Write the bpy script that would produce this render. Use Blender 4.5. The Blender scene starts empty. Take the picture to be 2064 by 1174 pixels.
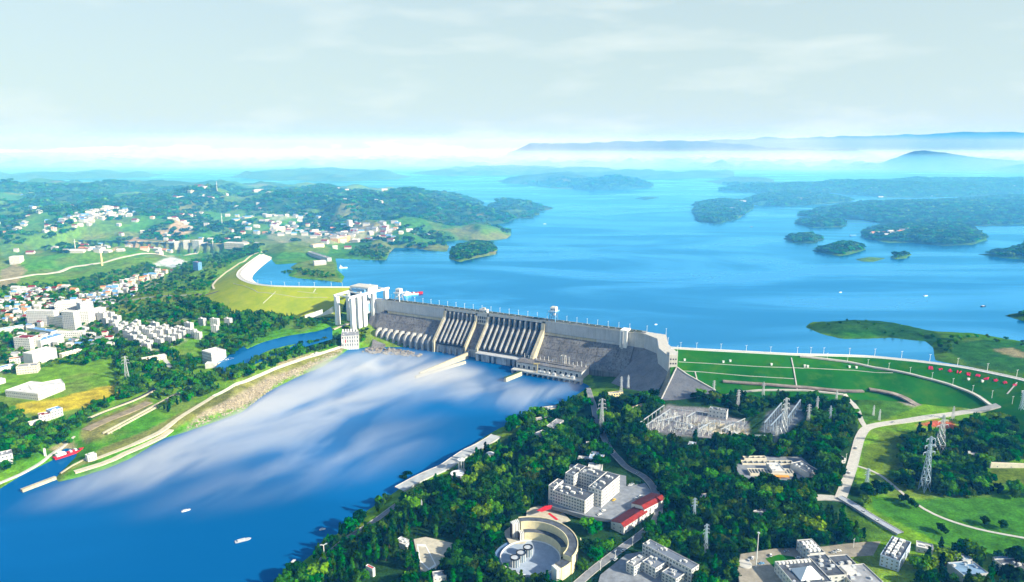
import bpy, bmesh, math, random
import numpy as np
from mathutils import Vector, Matrix

random.seed(7); RNG = np.random.default_rng(11)
SC = bpy.context.scene
COL = SC.collection

# ------------------------------------------------------------------ camera
CAM_H = 430.0            # metres above the tailwater
FPX = 1400.0             # focal length in pixels of the 2064 px wide photograph
PITCH = math.atan((587 - 292) / FPX)
cam_d = bpy.data.cameras.new('camera'); cam = bpy.data.objects.new('camera', cam_d); COL.objects.link(cam)
cam.location = (0, 0, CAM_H); cam.rotation_euler = (math.pi / 2 - PITCH, 0, 0)
cam_d.sensor_width = 36.0; cam_d.lens = 36.0 * FPX / 2064.0
cam_d.clip_start = 1.0; cam_d.clip_end = 80000.0
SC.camera = cam

# ------------------------------------------------------------------ light
SUN_EL, SUN_AZ = math.radians(27), math.radians(-24)      # azimuth from +X towards +Y
SUN_DIR = Vector((math.cos(SUN_EL) * math.cos(SUN_AZ), math.cos(SUN_EL) * math.sin(SUN_AZ), math.sin(SUN_EL)))
sun_d = bpy.data.lights.new('sun', 'SUN'); sun = bpy.data.objects.new('sun', sun_d); COL.objects.link(sun)
sun_d.energy = 5.0; sun_d.angle = math.radians(0.5); sun_d.color = (1.0, 0.95, 0.82)
sun.rotation_euler = (-SUN_DIR).to_track_quat('-Z', 'Y').to_euler()
sun.location = (600, -100, 900)

world = bpy.data.worlds.new('World'); SC.world = world; world.use_nodes = True
def world_nodes():
    nt = world.node_tree; N = nt.nodes; L = nt.links; N.clear()
    out = N.new('ShaderNodeOutputWorld'); bg = N.new('ShaderNodeBackground'); bg.inputs['Strength'].default_value = 0.11
    sky = N.new('ShaderNodeTexSky'); sky.sky_type = 'NISHITA'; sky.sun_disc = False
    sky.sun_elevation = SUN_EL; sky.sun_rotation = math.pi / 2 - SUN_AZ
    sky.air_density = 1.0; sky.dust_density = 1.2; sky.ozone_density = 1.5; sky.altitude = 400
    tc = N.new('ShaderNodeTexCoord'); sep = N.new('ShaderNodeSeparateXYZ'); L.new(tc.outputs['Generated'], sep.inputs[0])
    # thin high veil and a low bank of cumulus over the horizon, laid out by direction
    mp = N.new('ShaderNodeMapping'); mp.inputs['Scale'].default_value = (3.2, 3.2, 16.0); L.new(tc.outputs['Generated'], mp.inputs[0])
    n1 = N.new('ShaderNodeTexNoise'); n1.inputs['Scale'].default_value = 1.6; n1.inputs['Detail'].default_value = 4; L.new(mp.outputs[0], n1.inputs['Vector'])
    veil = N.new('ShaderNodeMapRange'); veil.inputs['From Min'].default_value = 0.50; veil.inputs['From Max'].default_value = 0.85
    veil.inputs['To Min'].default_value = 0.0; veil.inputs['To Max'].default_value = 0.6; L.new(n1.outputs[0], veil.inputs[0])
    # pale haze of the low sky: fades upward
    el = N.new('ShaderNodeMapRange'); el.interpolation_type = 'SMOOTHSTEP'
    el.inputs['From Min'].default_value = 0.0; el.inputs['From Max'].default_value = 0.75
    el.inputs['To Min'].default_value = 0.88; el.inputs['To Max'].default_value = 0.0; L.new(sep.outputs['Z'], el.inputs[0])
    mx0 = N.new('ShaderNodeMixRGB'); mx0.inputs[2].default_value = (2.95, 3.6, 3.4, 1)
    L.new(el.outputs[0], mx0.inputs[0]); L.new(sky.outputs[0], mx0.inputs[1])
    mx1 = N.new('ShaderNodeMixRGB'); mx1.inputs[2].default_value = (5.0, 5.3, 4.9, 1)
    L.new(veil.outputs[0], mx1.inputs[0]); L.new(mx0.outputs[0], mx1.inputs[1])
    # cumulus bank
    mp2 = N.new('ShaderNodeMapping'); mp2.inputs['Scale'].default_value = (9, 9, 40.0); L.new(tc.outputs['Generated'], mp2.inputs[0])
    n2 = N.new('ShaderNodeTexNoise'); n2.inputs['Scale'].default_value = 2.2; n2.inputs['Detail'].default_value = 7; n2.inputs['Roughness'].default_value = 0.55
    L.new(mp2.outputs[0], n2.inputs['Vector'])
    band = N.new('ShaderNodeMapRange'); band.inputs['From Min'].default_value = -0.012; band.inputs['From Max'].default_value = 0.016
    band.inputs['To Min'].default_value = 0.24; band.inputs['To Max'].default_value = -0.34; L.new(sep.outputs['Z'], band.inputs[0])
    add = N.new('ShaderNodeMath'); add.operation = 'ADD'; L.new(n2.outputs[0], add.inputs[0]); L.new(band.outputs[0], add.inputs[1])
    mp3 = N.new('ShaderNodeMapping'); mp3.inputs['Scale'].default_value = (3.0, 3.0, 0.5); L.new(tc.outputs['Generated'], mp3.inputs[0])
    n3 = N.new('ShaderNodeTexNoise'); n3.inputs['Scale'].default_value = 1.7; n3.inputs['Detail'].default_value = 2; L.new(mp3.outputs[0], n3.inputs['Vector'])
    lo = N.new('ShaderNodeMapRange'); lo.inputs['From Min'].default_value = 0.35; lo.inputs['From Max'].default_value = 0.65; lo.inputs['To Min'].default_value = -0.16; lo.inputs['To Max'].default_value = 0.12; L.new(n3.outputs[0], lo.inputs[0])
    add0 = add; add = N.new('ShaderNodeMath'); add.operation = 'ADD'; L.new(add0.outputs[0], add.inputs[0]); L.new(lo.outputs[0], add.inputs[1])
    cl = N.new('ShaderNodeMapRange'); cl.interpolation_type = 'SMOOTHSTEP'; cl.inputs['From Min'].default_value = 0.50; cl.inputs['From Max'].default_value = 0.66
    cl.inputs['To Max'].default_value = 0.9; L.new(add.outputs[0], cl.inputs[0])
    mx2 = N.new('ShaderNodeMixRGB'); mx2.inputs[2].default_value = (8.0, 7.6, 6.9, 1)
    L.new(cl.outputs[0], mx2.inputs[0]); L.new(mx1.outputs[0], mx2.inputs[1])
    L.new(mx2.outputs[0], bg.inputs['Color']); L.new(bg.outputs[0], out.inputs['Surface'])
world_nodes()

SC.view_settings.view_transform = 'Standard'; SC.view_settings.look = 'None'
SC.view_settings.exposure = 0.95; SC.view_settings.gamma = 1.0; SC.view_settings.use_curve_mapping = False
SC.render.engine = 'CYCLES'
SC.cycles.use_denoising = True
SC.cycles.max_bounces = 6; SC.cycles.diffuse_bounces = 2; SC.cycles.glossy_bounces = 2
SC.cycles.transmission_bounces = 2; SC.cycles.transparent_max_bounces = 8; SC.cycles.volume_bounces = 1
SC.cycles.sample_clamp_indirect = 6.0

# ------------------------------------------------------------------ projection of the photograph's pixels onto the ground
CP, SP = math.cos(PITCH), math.sin(PITCH)
def ray(u, v):
    a = (u - 1032) / FPX; b = -(v - 587) / FPX
    return np.array([a, CP + SP * b, -SP + CP * b])
def P(u, v, z=0.0):
    d = ray(u, v); t = (z - CAM_H) / d[2]
    return np.array([d[0] * t, d[1] * t, z])
def P2(u, v, z=0.0):
    p = P(u, v, z); return (p[0], p[1])

# ------------------------------------------------------------------ materials
MATS = {}
def mat(name, col, rough=0.8, var=0.12, scale=0.15, col2=None, metallic=0.0, bump=0.0, obj_var=0.0, spec=0.06, detail=4):
    if name in MATS: return MATS[name]
    m = bpy.data.materials.new(name); m.use_nodes = True; nt = m.node_tree; N = nt.nodes; L = nt.links
    b = N['Principled BSDF']; b.inputs['Roughness'].default_value = rough; b.inputs['Metallic'].default_value = metallic
    b.inputs['Specular IOR Level'].default_value = spec
    g = N.new('ShaderNodeNewGeometry'); n = N.new('ShaderNodeTexNoise'); n.inputs['Scale'].default_value = scale; n.inputs['Detail'].default_value = detail
    n.inputs['Roughness'].default_value = 0.65
    L.new(g.outputs['Position'], n.inputs['Vector'])
    mr = N.new('ShaderNodeMapRange'); mr.inputs['From Min'].default_value = 0.3; mr.inputs['From Max'].default_value = 0.7; L.new(n.outputs[0], mr.inputs[0])
    mx = N.new('ShaderNodeMixRGB'); c2 = col2 if col2 else tuple(c * (1 - 2.2 * var) for c in col)
    c1 = col if col2 else tuple(min(1, c * (1 + var)) for c in col)
    mx.inputs[1].default_value = (*c2, 1); mx.inputs[2].default_value = (*c1, 1); L.new(mr.outputs[0], mx.inputs[0])
    last = mx.outputs[0]
    if obj_var:
        oi = N.new('ShaderNodeObjectInfo'); hs = N.new('ShaderNodeHueSaturation')
        r = N.new('ShaderNodeMapRange'); r.inputs['To Min'].default_value = 1 - obj_var; r.inputs['To Max'].default_value = 1 + obj_var * 0.6
        L.new(oi.outputs['Random'], r.inputs[0]); L.new(r.outputs[0], hs.inputs['Value']); L.new(last, hs.inputs['Color']); last = hs.outputs[0]
    L.new(last, b.inputs['Base Color'])
    if bump:
        bp = N.new('ShaderNodeBump'); bp.inputs['Strength'].default_value = 0.6; bp.inputs['Distance'].default_value = bump
        L.new(n.outputs[0], bp.inputs['Height']); L.new(bp.outputs[0], b.inputs['Normal'])
    MATS[name] = m; return m
def nodes_of(m): return m.node_tree.nodes, m.node_tree.links, m.node_tree.nodes['Principled BSDF']

def concrete(name, col, dark, streak=0.5):
    """concrete with lift joints and dark vertical run-off streaks"""
    m = mat(name, col, 0.85, col2=dark, scale=0.05, detail=6)
    N, L, b = nodes_of(m)
    g = N.new('ShaderNodeNewGeometry'); mp = N.new('ShaderNodeMapping'); mp.inputs['Scale'].default_value = (0.35, 0.35, 0.03)
    L.new(g.outputs['Position'], mp.inputs[0])
    n = N.new('ShaderNodeTexNoise'); n.inputs['Scale'].default_value = 1.0; n.inputs['Detail'].default_value = 5; L.new(mp.outputs[0], n.inputs['Vector'])
    r = N.new('ShaderNodeMapRange'); r.inputs['From Min'].default_value = 0.48; r.inputs['From Max'].default_value = 0.72; r.inputs['To Max'].default_value = streak
    L.new(n.outputs[0], r.inputs[0])
    mx = N.new('ShaderNodeMixRGB'); mx.inputs[2].default_value = (*[c * 0.35 for c in dark], 1)
    src = b.inputs['Base Color'].links[0].from_socket
    L.new(r.outputs[0], mx.inputs[0]); L.new(src, mx.inputs[1]); L.new(mx.outputs[0], b.inputs['Base Color'])
    return m

def leaf_mat(name, c1, c2, yellow=0.0):
    m = bpy.data.materials.new(name); m.use_nodes = True; N, L, b = nodes_of(m)
    b.inputs['Roughness'].default_value = 0.75; b.inputs['Specular IOR Level'].default_value = 0.0
    g = N.new('ShaderNodeNewGeometry'); oi = N.new('ShaderNodeObjectInfo')
    mx = N.new('ShaderNodeMixRGB'); mx.inputs[1].default_value = (*c1, 1); mx.inputs[2].default_value = (*c2, 1); L.new(g.outputs['Random Per Island'], mx.inputs[0])
    hs = N.new('ShaderNodeHueSaturation'); r = N.new('ShaderNodeMapRange'); r.inputs['To Min'].default_value = 0.22; r.inputs['To Max'].default_value = 0.95
    L.new(oi.outputs['Random'], r.inputs[0]); L.new(r.outputs[0], hs.inputs['Value'])
    w = N.new('ShaderNodeMath'); w.operation = 'MULTIPLY'; w.inputs[1].default_value = 7.31; L.new(oi.outputs['Random'], w.inputs[0])
    fr = N.new('ShaderNodeMath'); fr.operation = 'FRACT'; L.new(w.outputs[0], fr.inputs[0])
    r2 = N.new('ShaderNodeMapRange'); r2.inputs['To Min'].default_value = 0.46; r2.inputs['To Max'].default_value = 0.53; L.new(fr.outputs[0], r2.inputs[0]); L.new(r2.outputs[0], hs.inputs['Hue'])
    L.new(mx.outputs[0], hs.inputs['Color']); L.new(hs.outputs[0], b.inputs['Base Color'])
    tr = N.new('ShaderNodeBsdfTranslucent'); L.new(hs.outputs[0], tr.inputs['Color']); ms = N.new('ShaderNodeMixShader'); ms.inputs[0].default_value = 0.25
    L.new(b.outputs[0], ms.inputs[1]); L.new(tr.outputs[0], ms.inputs[2]); L.new(ms.outputs[0], N['Material Output'].inputs['Surface'])
    MATS[name] = m; return m

# ------------------------------------------------------------------ mesh helpers
class MB:
    """collects faces; build() links them as ONE mesh object"""
    def __init__(s): s.v = []; s.f = []; s.m = []
    def quad(s, a, b, c, d, mi=0):
        i = len(s.v); s.v += [tuple(a), tuple(b), tuple(c), tuple(d)]; s.f.append((i, i + 1, i + 2, i + 3)); s.m.append(mi)
    def poly(s, pts, mi=0):
        i = len(s.v); s.v += [tuple(p) for p in pts]; s.f.append(tuple(range(i, i + len(pts)))); s.m.append(mi)
    def hexa(s, b4, t4, mi=0):
        """a solid from four bottom and four top corners, counter-clockwise from above"""
        i = len(s.v); s.v += [tuple(p) for p in b4] + [tuple(p) for p in t4]
        for q in ((3, 2, 1, 0), (4, 5, 6, 7), (0, 1, 5, 4), (1, 2, 6, 5), (2, 3, 7, 6), (3, 0, 4, 7)):
            s.f.append(tuple(i + k for k in q)); s.m.append(mi)
    def box(s, x0, x1, y0, y1, z0, z1, mi=0):
        s.hexa([(x0, y0, z0), (x1, y0, z0), (x1, y1, z0), (x0, y1, z0)], [(x0, y0, z1), (x1, y0, z1), (x1, y1, z1), (x0, y1, z1)], mi)
    def bar(s, a, b, w, mi=0, w2=None):
        a = Vector(a); b = Vector(b); d = (b - a)
        if d.length < 1e-6: return
        d.normalize(); r = d.cross(Vector((0, 0, 1)))
        if r.length < 0.05: r = d.cross(Vector((1, 0, 0)))
        r.normalize(); q = d.cross(r); w2 = w if w2 is None else w2
        c = [(-1, -1), (1, -1), (1, 1), (-1, 1)]
        i = len(s.v)
        s.v += [tuple(a + r * (x * w / 2) + q * (y * w / 2)) for x, y in c] + [tuple(b + r * (x * w2 / 2) + q * (y * w2 / 2)) for x, y in c]
        for k in ((3, 2, 1, 0), (4, 5, 6, 7), (0, 1, 5, 4), (1, 2, 6, 5), (2, 3, 7, 6), (3, 0, 4, 7)):
            s.f.append(tuple(i + j for j in k)); s.m.append(mi)
    def prism(s, pts, z0, z1, mi=0, top=None):
        """vertical prism over an xy outline (counter-clockwise)"""
        n = len(pts); i = len(s.v)
        s.v += [(p[0], p[1], z0) for p in pts] + [(p[0], p[1], z1) for p in pts]
        for k in range(n):
            j = (k + 1) % n; s.f.append((i + k, i + j, i + n + j, i + n + k)); s.m.append(mi)
        s.f.append(tuple(i + n + k for k in range(n))); s.m.append(mi if top is None else top)
        s.f.append(tuple(i + k for k in reversed(range(n)))); s.m.append(mi)
    def cyl(s, x, y, z0, z1, r0, r1=None, n=10, mi=0):
        r1 = r0 if r1 is None else r1; i = len(s.v)
        for k in range(n):
            a = 2 * math.pi * k / n; s.v.append((x + r0 * math.cos(a), y + r0 * math.sin(a), z0))
        for k in range(n):
            a = 2 * math.pi * k / n; s.v.append((x + r1 * math.cos(a), y + r1 * math.sin(a), z1))
        for k in range(n):
            j = (k + 1) % n; s.f.append((i + k, i + j, i + n + j, i + n + k)); s.m.append(mi)
        s.f.append(tuple(i + n + k for k in range(n))); s.m.append(mi); s.f.append(tuple(i + k for k in reversed(range(n)))); s.m.append(mi)
    def mesh(s, name, mats):
        me = bpy.data.meshes.new(name); me.from_pydata(s.v, [], s.f)
        for m in (mats if isinstance(mats, (list, tuple)) else [mats]): me.materials.append(m)
        if any(s.m): me.polygons.foreach_set('material_index', s.m)
        me.update(); return me
    def build(s, name, mats, parent=None):
        return link(name, s.mesh(name, mats), parent)
def link(name, data, parent=None):
    o = bpy.data.objects.new(name, data); COL.objects.link(o)
    if parent is not None: o.parent = parent
    return o
def tag(o, label=None, cat=None, group=None, kind=None):
    if label: o['label'] = label
    if cat: o['category'] = cat
    if group: o['group'] = group
    if kind: o['kind'] = kind
    return o
def thing(name, label, cat, loc=(0, 0, 0), rz=0.0, group=None):
    o = bpy.data.objects.new(name, None); COL.objects.link(o); o.empty_display_size = 1.0
    o.location = loc; o.rotation_euler = (0, 0, rz); return tag(o, label, cat, group)
def copy_tree(o, parent=None):
    c = o.copy(); COL.objects.link(c); c.parent = parent
    for ch in o.children: copy_tree(ch, c)
    return c
# ================================================================== TERRAIN
ZR, ZC = 73.0, 85.0           # reservoir level, crest level (tailwater is 0)
def W(pts, z): return np.array([P2(u, v, z) for u, v in pts])

def pip(poly, x, y):
    """points in polygon, vectorised"""
    ins = np.zeros(x.shape, bool); n = len(poly); j = n - 1
    for i in range(n):
        xi, yi = poly[i]; xj, yj = poly[j]
        if yi != yj:
            c = ((yi > y) != (yj > y)) & (x < (xj - xi) * (y - yi) / (yj - yi) + xi); ins ^= c
        j = i
    return ins
def seg_dist(pts, x, y, closed=True):
    d = np.full(x.shape, 1e18); n = len(pts)
    for i in range(n if closed else n - 1):
        ax, ay = pts[i]; bx, by = pts[(i + 1) % n]; dx, dy = bx - ax, by - ay
        l2 = dx * dx + dy * dy + 1e-9
        t = np.clip(((x - ax) * dx + (y - ay) * dy) / l2, 0, 1)
        d = np.minimum(d, (x - ax - t * dx) ** 2 + (y - ay - t * dy) ** 2)
    return np.sqrt(d)
def sd(poly, x, y):
    """signed distance, positive inside; far points are only bounded"""
    x0, y0 = poly.min(0) - 400; x1, y1 = poly.max(0) + 400
    out = np.full(x.shape, -400.0); k = (x > x0) & (x < x1) & (y > y0) & (y < y1)
    if k.any():
        d = seg_dist(poly, x[k], y[k]); i = pip(poly, x[k], y[k]); out[k] = np.where(i, d, -d)
    return out
def vnoise(x, y, s, seed=0):
    """smooth value noise in -1..1"""
    r = np.random.default_rng(seed); T = r.uniform(-1, 1, (256, 256))
    fx, fy = x / s, y / s; ix, iy = np.floor(fx).astype(int), np.floor(fy).astype(int); tx, ty = fx - ix, fy - iy
    tx = tx * tx * (3 - 2 * tx); ty = ty * ty * (3 - 2 * ty)
    g = lambda a, b: T[a & 255, b & 255]
    return (g(ix, iy) * (1 - tx) + g(ix + 1, iy) * tx) * (1 - ty) + (g(ix, iy + 1) * (1 - tx) + g(ix + 1, iy + 1) * tx) * ty
def fbm(x, y, s, o=4, seed=0):
    a, t, n = 1.0, 0, 0.0
    for k in range(o): n = n + a * vnoise(x + 31.7 * k, y - 17.3 * k, s, seed + k); t += a; a *= 0.5; s *= 0.5
    return n / t
def sstep(a, b, x):
    t = np.clip((x - a) / (b - a), 0, 1); return t * t * (3 - 2 * t)

# -- dam axis (downstream edge of the crest)
DA, DB = P(784, 607, ZC)[:2], P(1250, 667, ZC)[:2]
DL = float(np.hypot(*(DB - DA))); DE = (DB - DA) / DL; DN = np.array([DE[1], -DE[0]])   # along, downstream
if DN[1] > 0: DN = -DN
def D(s, t, z): q = DA + DE * s + DN * t; return (float(q[0]), float(q[1]), float(z))

# -- embankment crests
EMB_R = np.array([P2(u, v, ZC) for u, v in [(1352, 702), (1420, 706), (1500, 710), (1600, 715.5), (1680, 717), (1756, 719.5), (1860, 730), (1947, 741.5), (2064, 766), (2150, 792), (2280, 840)]])
EMB_L = np.array([P2(u, v, ZC) for u, v in [(706, 579.5), (660, 579.5), (624, 579), (590, 578.5), (553, 577.5), (525, 575), (505, 571), (488, 564), (480, 556), (483, 548), (496, 536), (512, 524), (528, 513)]])
EMB_SLOPE = 0.42
def emb_h(x, y):
    h = np.full(x.shape, -1e9)
    for c in (EMB_R, EMB_L):
        x0, y0 = c.min(0) - 160; x1, y1 = c.max(0) + 160
        k = (x > x0) & (x < x1) & (y > y0) & (y < y1)
        if k.any(): h[k] = np.maximum(h[k], ZC - np.maximum(0, seg_dist(c, x[k], y[k], False) - 5.5) * EMB_SLOPE)
    return h

# -- river (z = 0)
RIVER = W([(-900, 1400), (-600, 1120), (-200, 1040), (0, 985), (45, 957), (112, 925), (128, 904), (152, 905), (156, 918), (112, 964), (118, 972), (160, 962), (215, 945), (262, 925), (330, 884), (372, 872), (430, 852), (486, 832), (540, 790), (600, 760), (650, 740), (686, 716), (700, 706),
           (740, 700), (850, 700), (940, 715), (1050, 735), (1130, 750), (1190, 779), (1150, 804), (1100, 832), (1060, 846), (1010, 862), (985, 876), (930, 912), (860, 953), (800, 990), (740, 1030), (690, 1068), (640, 1110), (590, 1150), (540, 1200), (480, 1300), (400, 1500)], 0)
# -- side channel on the left bank that leads up to the ship lift
CANAL = W([(668, 658), (640, 668), (575, 678), (530, 690), (495, 705), (470, 722), (448, 742), (462, 746), (500, 724), (545, 706), (600, 692), (668, 674)], 30)
# -- reservoir sheet: everything upstream of the dams
_far = [(-30000, 9000), (-30000, 34000), (34000, 34000), (34000, 2500), (3500, 700)]
RES = np.array([P2(u, v, ZC) for u, v in [(2280, 840)]] + [tuple(p) for p in EMB_R[::-1]] + [P2(1358, 709, ZC), P2(1338, 696, ZC), P2(1333, 679, ZC), tuple(DA + DE * 594 - DN * 9), tuple(DB - DN * 9), tuple(DA - DN * 6)] + [tuple(p) for p in EMB_L] + [P2(530, 500, ZR), (-1000, 2500), (-3500, 3000), (-9000, 4000)] + _far)

# -- land in and around the reservoir: (outline at water level, hill height, noise)
LEFT_LAND = W([(-900, 376), (-300, 378), (0, 377), (150, 373), (240, 369), (300, 372), (370, 378), (430, 373), (500, 376), (600, 374), (700, 381), (800, 384), (870, 394), (905, 402), (950, 404), (975, 412), (960, 420), (985, 428), (1040, 440), (1020, 450), (960, 455), (900, 461), (930, 466), (1000, 462), (1028, 466), (1030, 474), (1020, 482), (960, 487), (925, 484), (885, 488), (905, 496), (900, 508),
               (870, 506), (830, 500), (795, 500), (784, 511), (778, 525), (740, 524), (700, 522), (676, 521), (680, 545), (694, 558), (688, 570), (649, 565), (600, 561), (580, 556), (592, 545), (586, 539), (602, 530), (556, 533), (545, 520), (528, 510), (470, 560), (430, 600), (300, 650), (-300, 760), (-900, 800)], ZR)
LANDS = [  # islands and far shores
    ([(905, 522), (912, 504), (940, 492), (985, 491), (1003, 505), (998, 513), (960, 520), (928, 529)], 22, 4),
    ([(978, 428), (990, 418), (1000, 412), (1060, 412), (1098, 420), (1100, 432), (1080, 440), (1000, 442)], 85, 14),
    ([(1622, 660), (1640, 650), (1720, 645), (1772, 647), (1830, 657), (1880, 668), (1960, 672), (2064, 690), (2300, 730), (2300, 860), (2064, 770), (1960, 741), (1888, 727), (1882, 700), (1866, 688), (1800, 682), (1700, 683), (1655, 674)], 16, 5),
    ([(1396, 424), (1402, 412), (1440, 406), (1500, 408), (1520, 420), (1490, 440), (1448, 452), (1404, 446)], 26, 10),
    ([(1490, 408), (1530, 396), (1600, 392), (1680, 398), (1720, 406), (1650, 412), (1580, 416), (1520, 414)], 30, 10),
    ([(1600, 434), (1650, 424), (1720, 416), (1800, 410), (1900, 408), (2064, 402), (2300, 396), (2300, 440), (2064, 452), (1960, 456), (1880, 450), (1790, 452), (1730, 444), (1660, 440)], 46, 22),
    ([(1598, 450), (1640, 443), (1710, 449), (1700, 458), (1640, 460)], 14, 4),
    ([(1440, 384), (1520, 377), (1640, 374), (1760, 370), (1900, 368), (2300, 362), (2300, 390), (2064, 393), (1900, 398), (1780, 398), (1640, 386), (1540, 389)], 50, 30),
    ([(1736, 470), (1760, 462), (1820, 458), (1900, 455), (1960, 458), (1990, 484), (1960, 494), (1900, 496), (1840, 490), (1790, 490), (1740, 480)], 26, 8),
    ([(1578, 482), (1600, 476), (1640, 474), (1662, 482), (1640, 490), (1600, 490)], 16, 3),
    ([(1636, 506), (1670, 496), (1700, 490), (1735, 496), (1748, 503), (1710, 514), (1690, 517)], 24, 4),
    ([(1722, 523), (1750, 518), (1786, 521), (1760, 528), (1740, 528)], 6, 1),
    ([(1794, 518), (1815, 510), (1836, 513), (1826, 521), (1806, 523)], 10, 2),
    ([(1972, 513), (2030, 508), (2064, 494), (2200, 490), (2200, 525), (2064, 524), (2020, 520)], 34, 8),
    ([(2020, 636), (2064, 630), (2200, 628), (2200, 650), (2064, 648)], 18, 4),
    ([(460, 358), (520, 348), (640, 343), (760, 348), (830, 356), (800, 362), (700, 366), (560, 364)], 34, 18),
    ([(1000, 366), (1060, 356), (1140, 352), (1240, 358), (1330, 376), (1300, 384), (1180, 386), (1100, 380)], 61, 25),
    ([(830, 350), (900, 340), (1040, 338), (1200, 342), (1330, 350), (1480, 346), (1480, 358), (1300, 362), (1100, 352), (900, 356)], 30, 16),
    ([(-700, 362), (-200, 356), (60, 352), (220, 348), (330, 352), (300, 358), (100, 362), (-300, 368)], 30, 15),
    ([(1280, 400), (1310, 396), (1330, 399), (1300, 404)], 8, 2),
    ([(1420, 366), (1480, 360), (1560, 362), (1560, 372), (1470, 374)], 40, 12),
]
LANDS = [(W(p, ZR), h, n) for p, h, n in LANDS]
# far plain beyond the lake
LANDS.append((np.array([(-30000, 11500), (-6000, 11800), (0, 12200), (5000, 10500), (9000, 9200), (30000, 9000), (30000, 33000), (-30000, 33000)]), 30, 45))

# -- control heights of the downstream land and the left hills: (pixel, height)
CTRL = [(-300, 1060, 8), (0, 960, 6), (60, 930, 7), (100, 890, 12), (200, 850, 14), (60, 800, 18), (200, 770, 20), (300, 780, 18), (380, 740, 20), (500, 720, 29), (560, 700, 33), (640, 690, 33), (690, 690, 22), (600, 715, 30), (460, 750, 24), (300, 830, 12), (400, 800, 10), (260, 880, 6), (150, 940, 5),
        (100, 700, 24), (0, 640, 28), (250, 650, 30), (450, 650, 36), (520, 640, 40), (640, 645, 36), (700, 660, 34), (420, 610, 45), (480, 612, 44), (560, 616, 44), (600, 640, 38), (330, 590, 50), (300, 560, 52), (100, 560, 48), (0, 520, 52), (440, 575, 60), (430, 545, 70), (500, 500, 84), (300, 500, 68), (100, 450, 88),
        (180, 610, 36), (-300, 560, 50), (-300, 700, 30), (-300, 460, 95), (300, 440, 100), (430, 470, 88), (500, 440, 100), (560, 490, 85), (640, 480, 84), (720, 490, 82), (640, 450, 90), (780, 460, 105), (860, 440, 125), (700, 420, 150), (560, 400, 175), (450, 395, 165), (330, 405, 180), (200, 410, 170), (60, 410, 175), (-200, 400, 180), (30, 385, 150), (850, 400, 160), (930, 425, 120),
        (1190, 800, 8), (1110, 845, 8), (1230, 800, 22), (1270, 790, 30), (1330, 810, 38), (1400, 800, 42), (1450, 790, 45), (1600, 790, 46), (1750, 795, 46), (1850, 818, 46), (1990, 822, 50), (2064, 815, 56), (2200, 850, 60), (1400, 850, 38), (1320, 860, 34), (1600, 860, 40), (1740, 860, 42), (1710, 980, 34), (1900, 900, 38), (2064, 900, 42), (2064, 1050, 34), (2300, 1000, 40), (1900, 1050, 32), (1700, 1100, 28),
        (1560, 940, 33), (1300, 950, 28), (1180, 900, 22), (1190, 1020, 21), (1090, 1100, 18), (1000, 950, 17), (900, 980, 11), (850, 1050, 12), (750, 1060, 8), (700, 1120, 8), (640, 1170, 8), (1400, 1150, 22), (1700, 1170, 27), (2064, 1174, 30), (1000, 1170, 15), (1000, 890, 8), (1060, 870, 12), (1130, 850, 13), (1200, 1400, 22), (2300, 1300, 34), (700, 1300, 10)]
CX = np.array([P(u, v, z) for u, v, z in CTRL] + [D(s, t, z) for s, t, z in ((556, 20, 6), (575, 45, 7), (590, 20, 8), (605, 30, 8), (600, 60, 11), (625, 60, 12), (620, 90, 16), (640, 100, 18), (655, 115, 22), (520, 60, 2), (610, 5, 8))])

def terrain_h(x, y):
    num = np.zeros(x.shape); den = np.zeros(x.shape)
    for cx, cy, cz in CX:
        w = 1.0 / (((x - cx) ** 2 + (y - cy) ** 2) ** 1.5 + 400.0); num += w * cz; den += w
    base = num / den
    hilly = sstep(1700, 2800, y) * sstep(9000, 5500, y)
    base = base + (0.45 - abs(fbm(x, y, 520, 4, 5)) * 1.6) * 62 * hilly + fbm(x, y, 210, 4, 6) * 42 * hilly + np.maximum(0, fbm(x, y, 900, 3, 9)) * 40 * hilly + fbm(x, y, 90, 3, 21) * 1.6
    up = pip(RES, x, y)
    # reservoir lands
    sL = sd(LEFT_LAND, x, y)
    land = np.where(sL > 0, np.minimum(np.maximum(base, ZR + 2.5), ZR + 0.4 + sL * 0.33), ZR + np.maximum(sL * 0.25, -14))
    for pl, hh, nz in LANDS:
        s_ = sd(pl, x, y) + (fbm(x, y, 60, 3, 3) * 6 if hh < 45 else fbm(x, y, 1100, 4, 3) * 420 if pl[:, 1].mean() > 6000 else fbm(x, y, 520, 4, 3) * 190 if hh > 60 else fbm(x, y, 120, 3, 3) * 22)
        dome = hh * (1 - np.exp(-np.maximum(s_, 0) / (hh * 2.6 + 12))) * (0.85 + 0.15 * fbm(x, y, 140, 2, 4)) + nz * (3.0 if pl[:, 1].mean() > 6000 else 1.5 if hh > 60 else 1.0) * fbm(x, y, 260 if hh < 60 else 480, 4, 8) * sstep(0, 90, s_)
        land = np.maximum(land, np.where(s_ > 0, ZR + np.maximum(0.3, np.minimum(s_ * 0.45, np.maximum(dome, 1.5))), ZR + np.maximum(s_ * 0.25, -14)))
    z = np.where(up, land, base)
    # downstream water
    for pl, lev, k in ((RIVER, 0.0, 0.38), (CANAL, 30.0, 0.5)):
        s_ = sd(pl, x, y)
        if lev == 0: s_ = s_ + fbm(x, y, 22, 3, 12) * 2.2 * sstep(-420, -300, x) * sstep(-150, -240, x)
        z = np.where(up, z, np.where(s_ > 0, np.minimum(z, lev + np.maximum(-s_ * 0.4, -5)), np.minimum(z, np.maximum(lev + 0.25 - s_ * k, lev + 0.25))))
    return z

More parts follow.
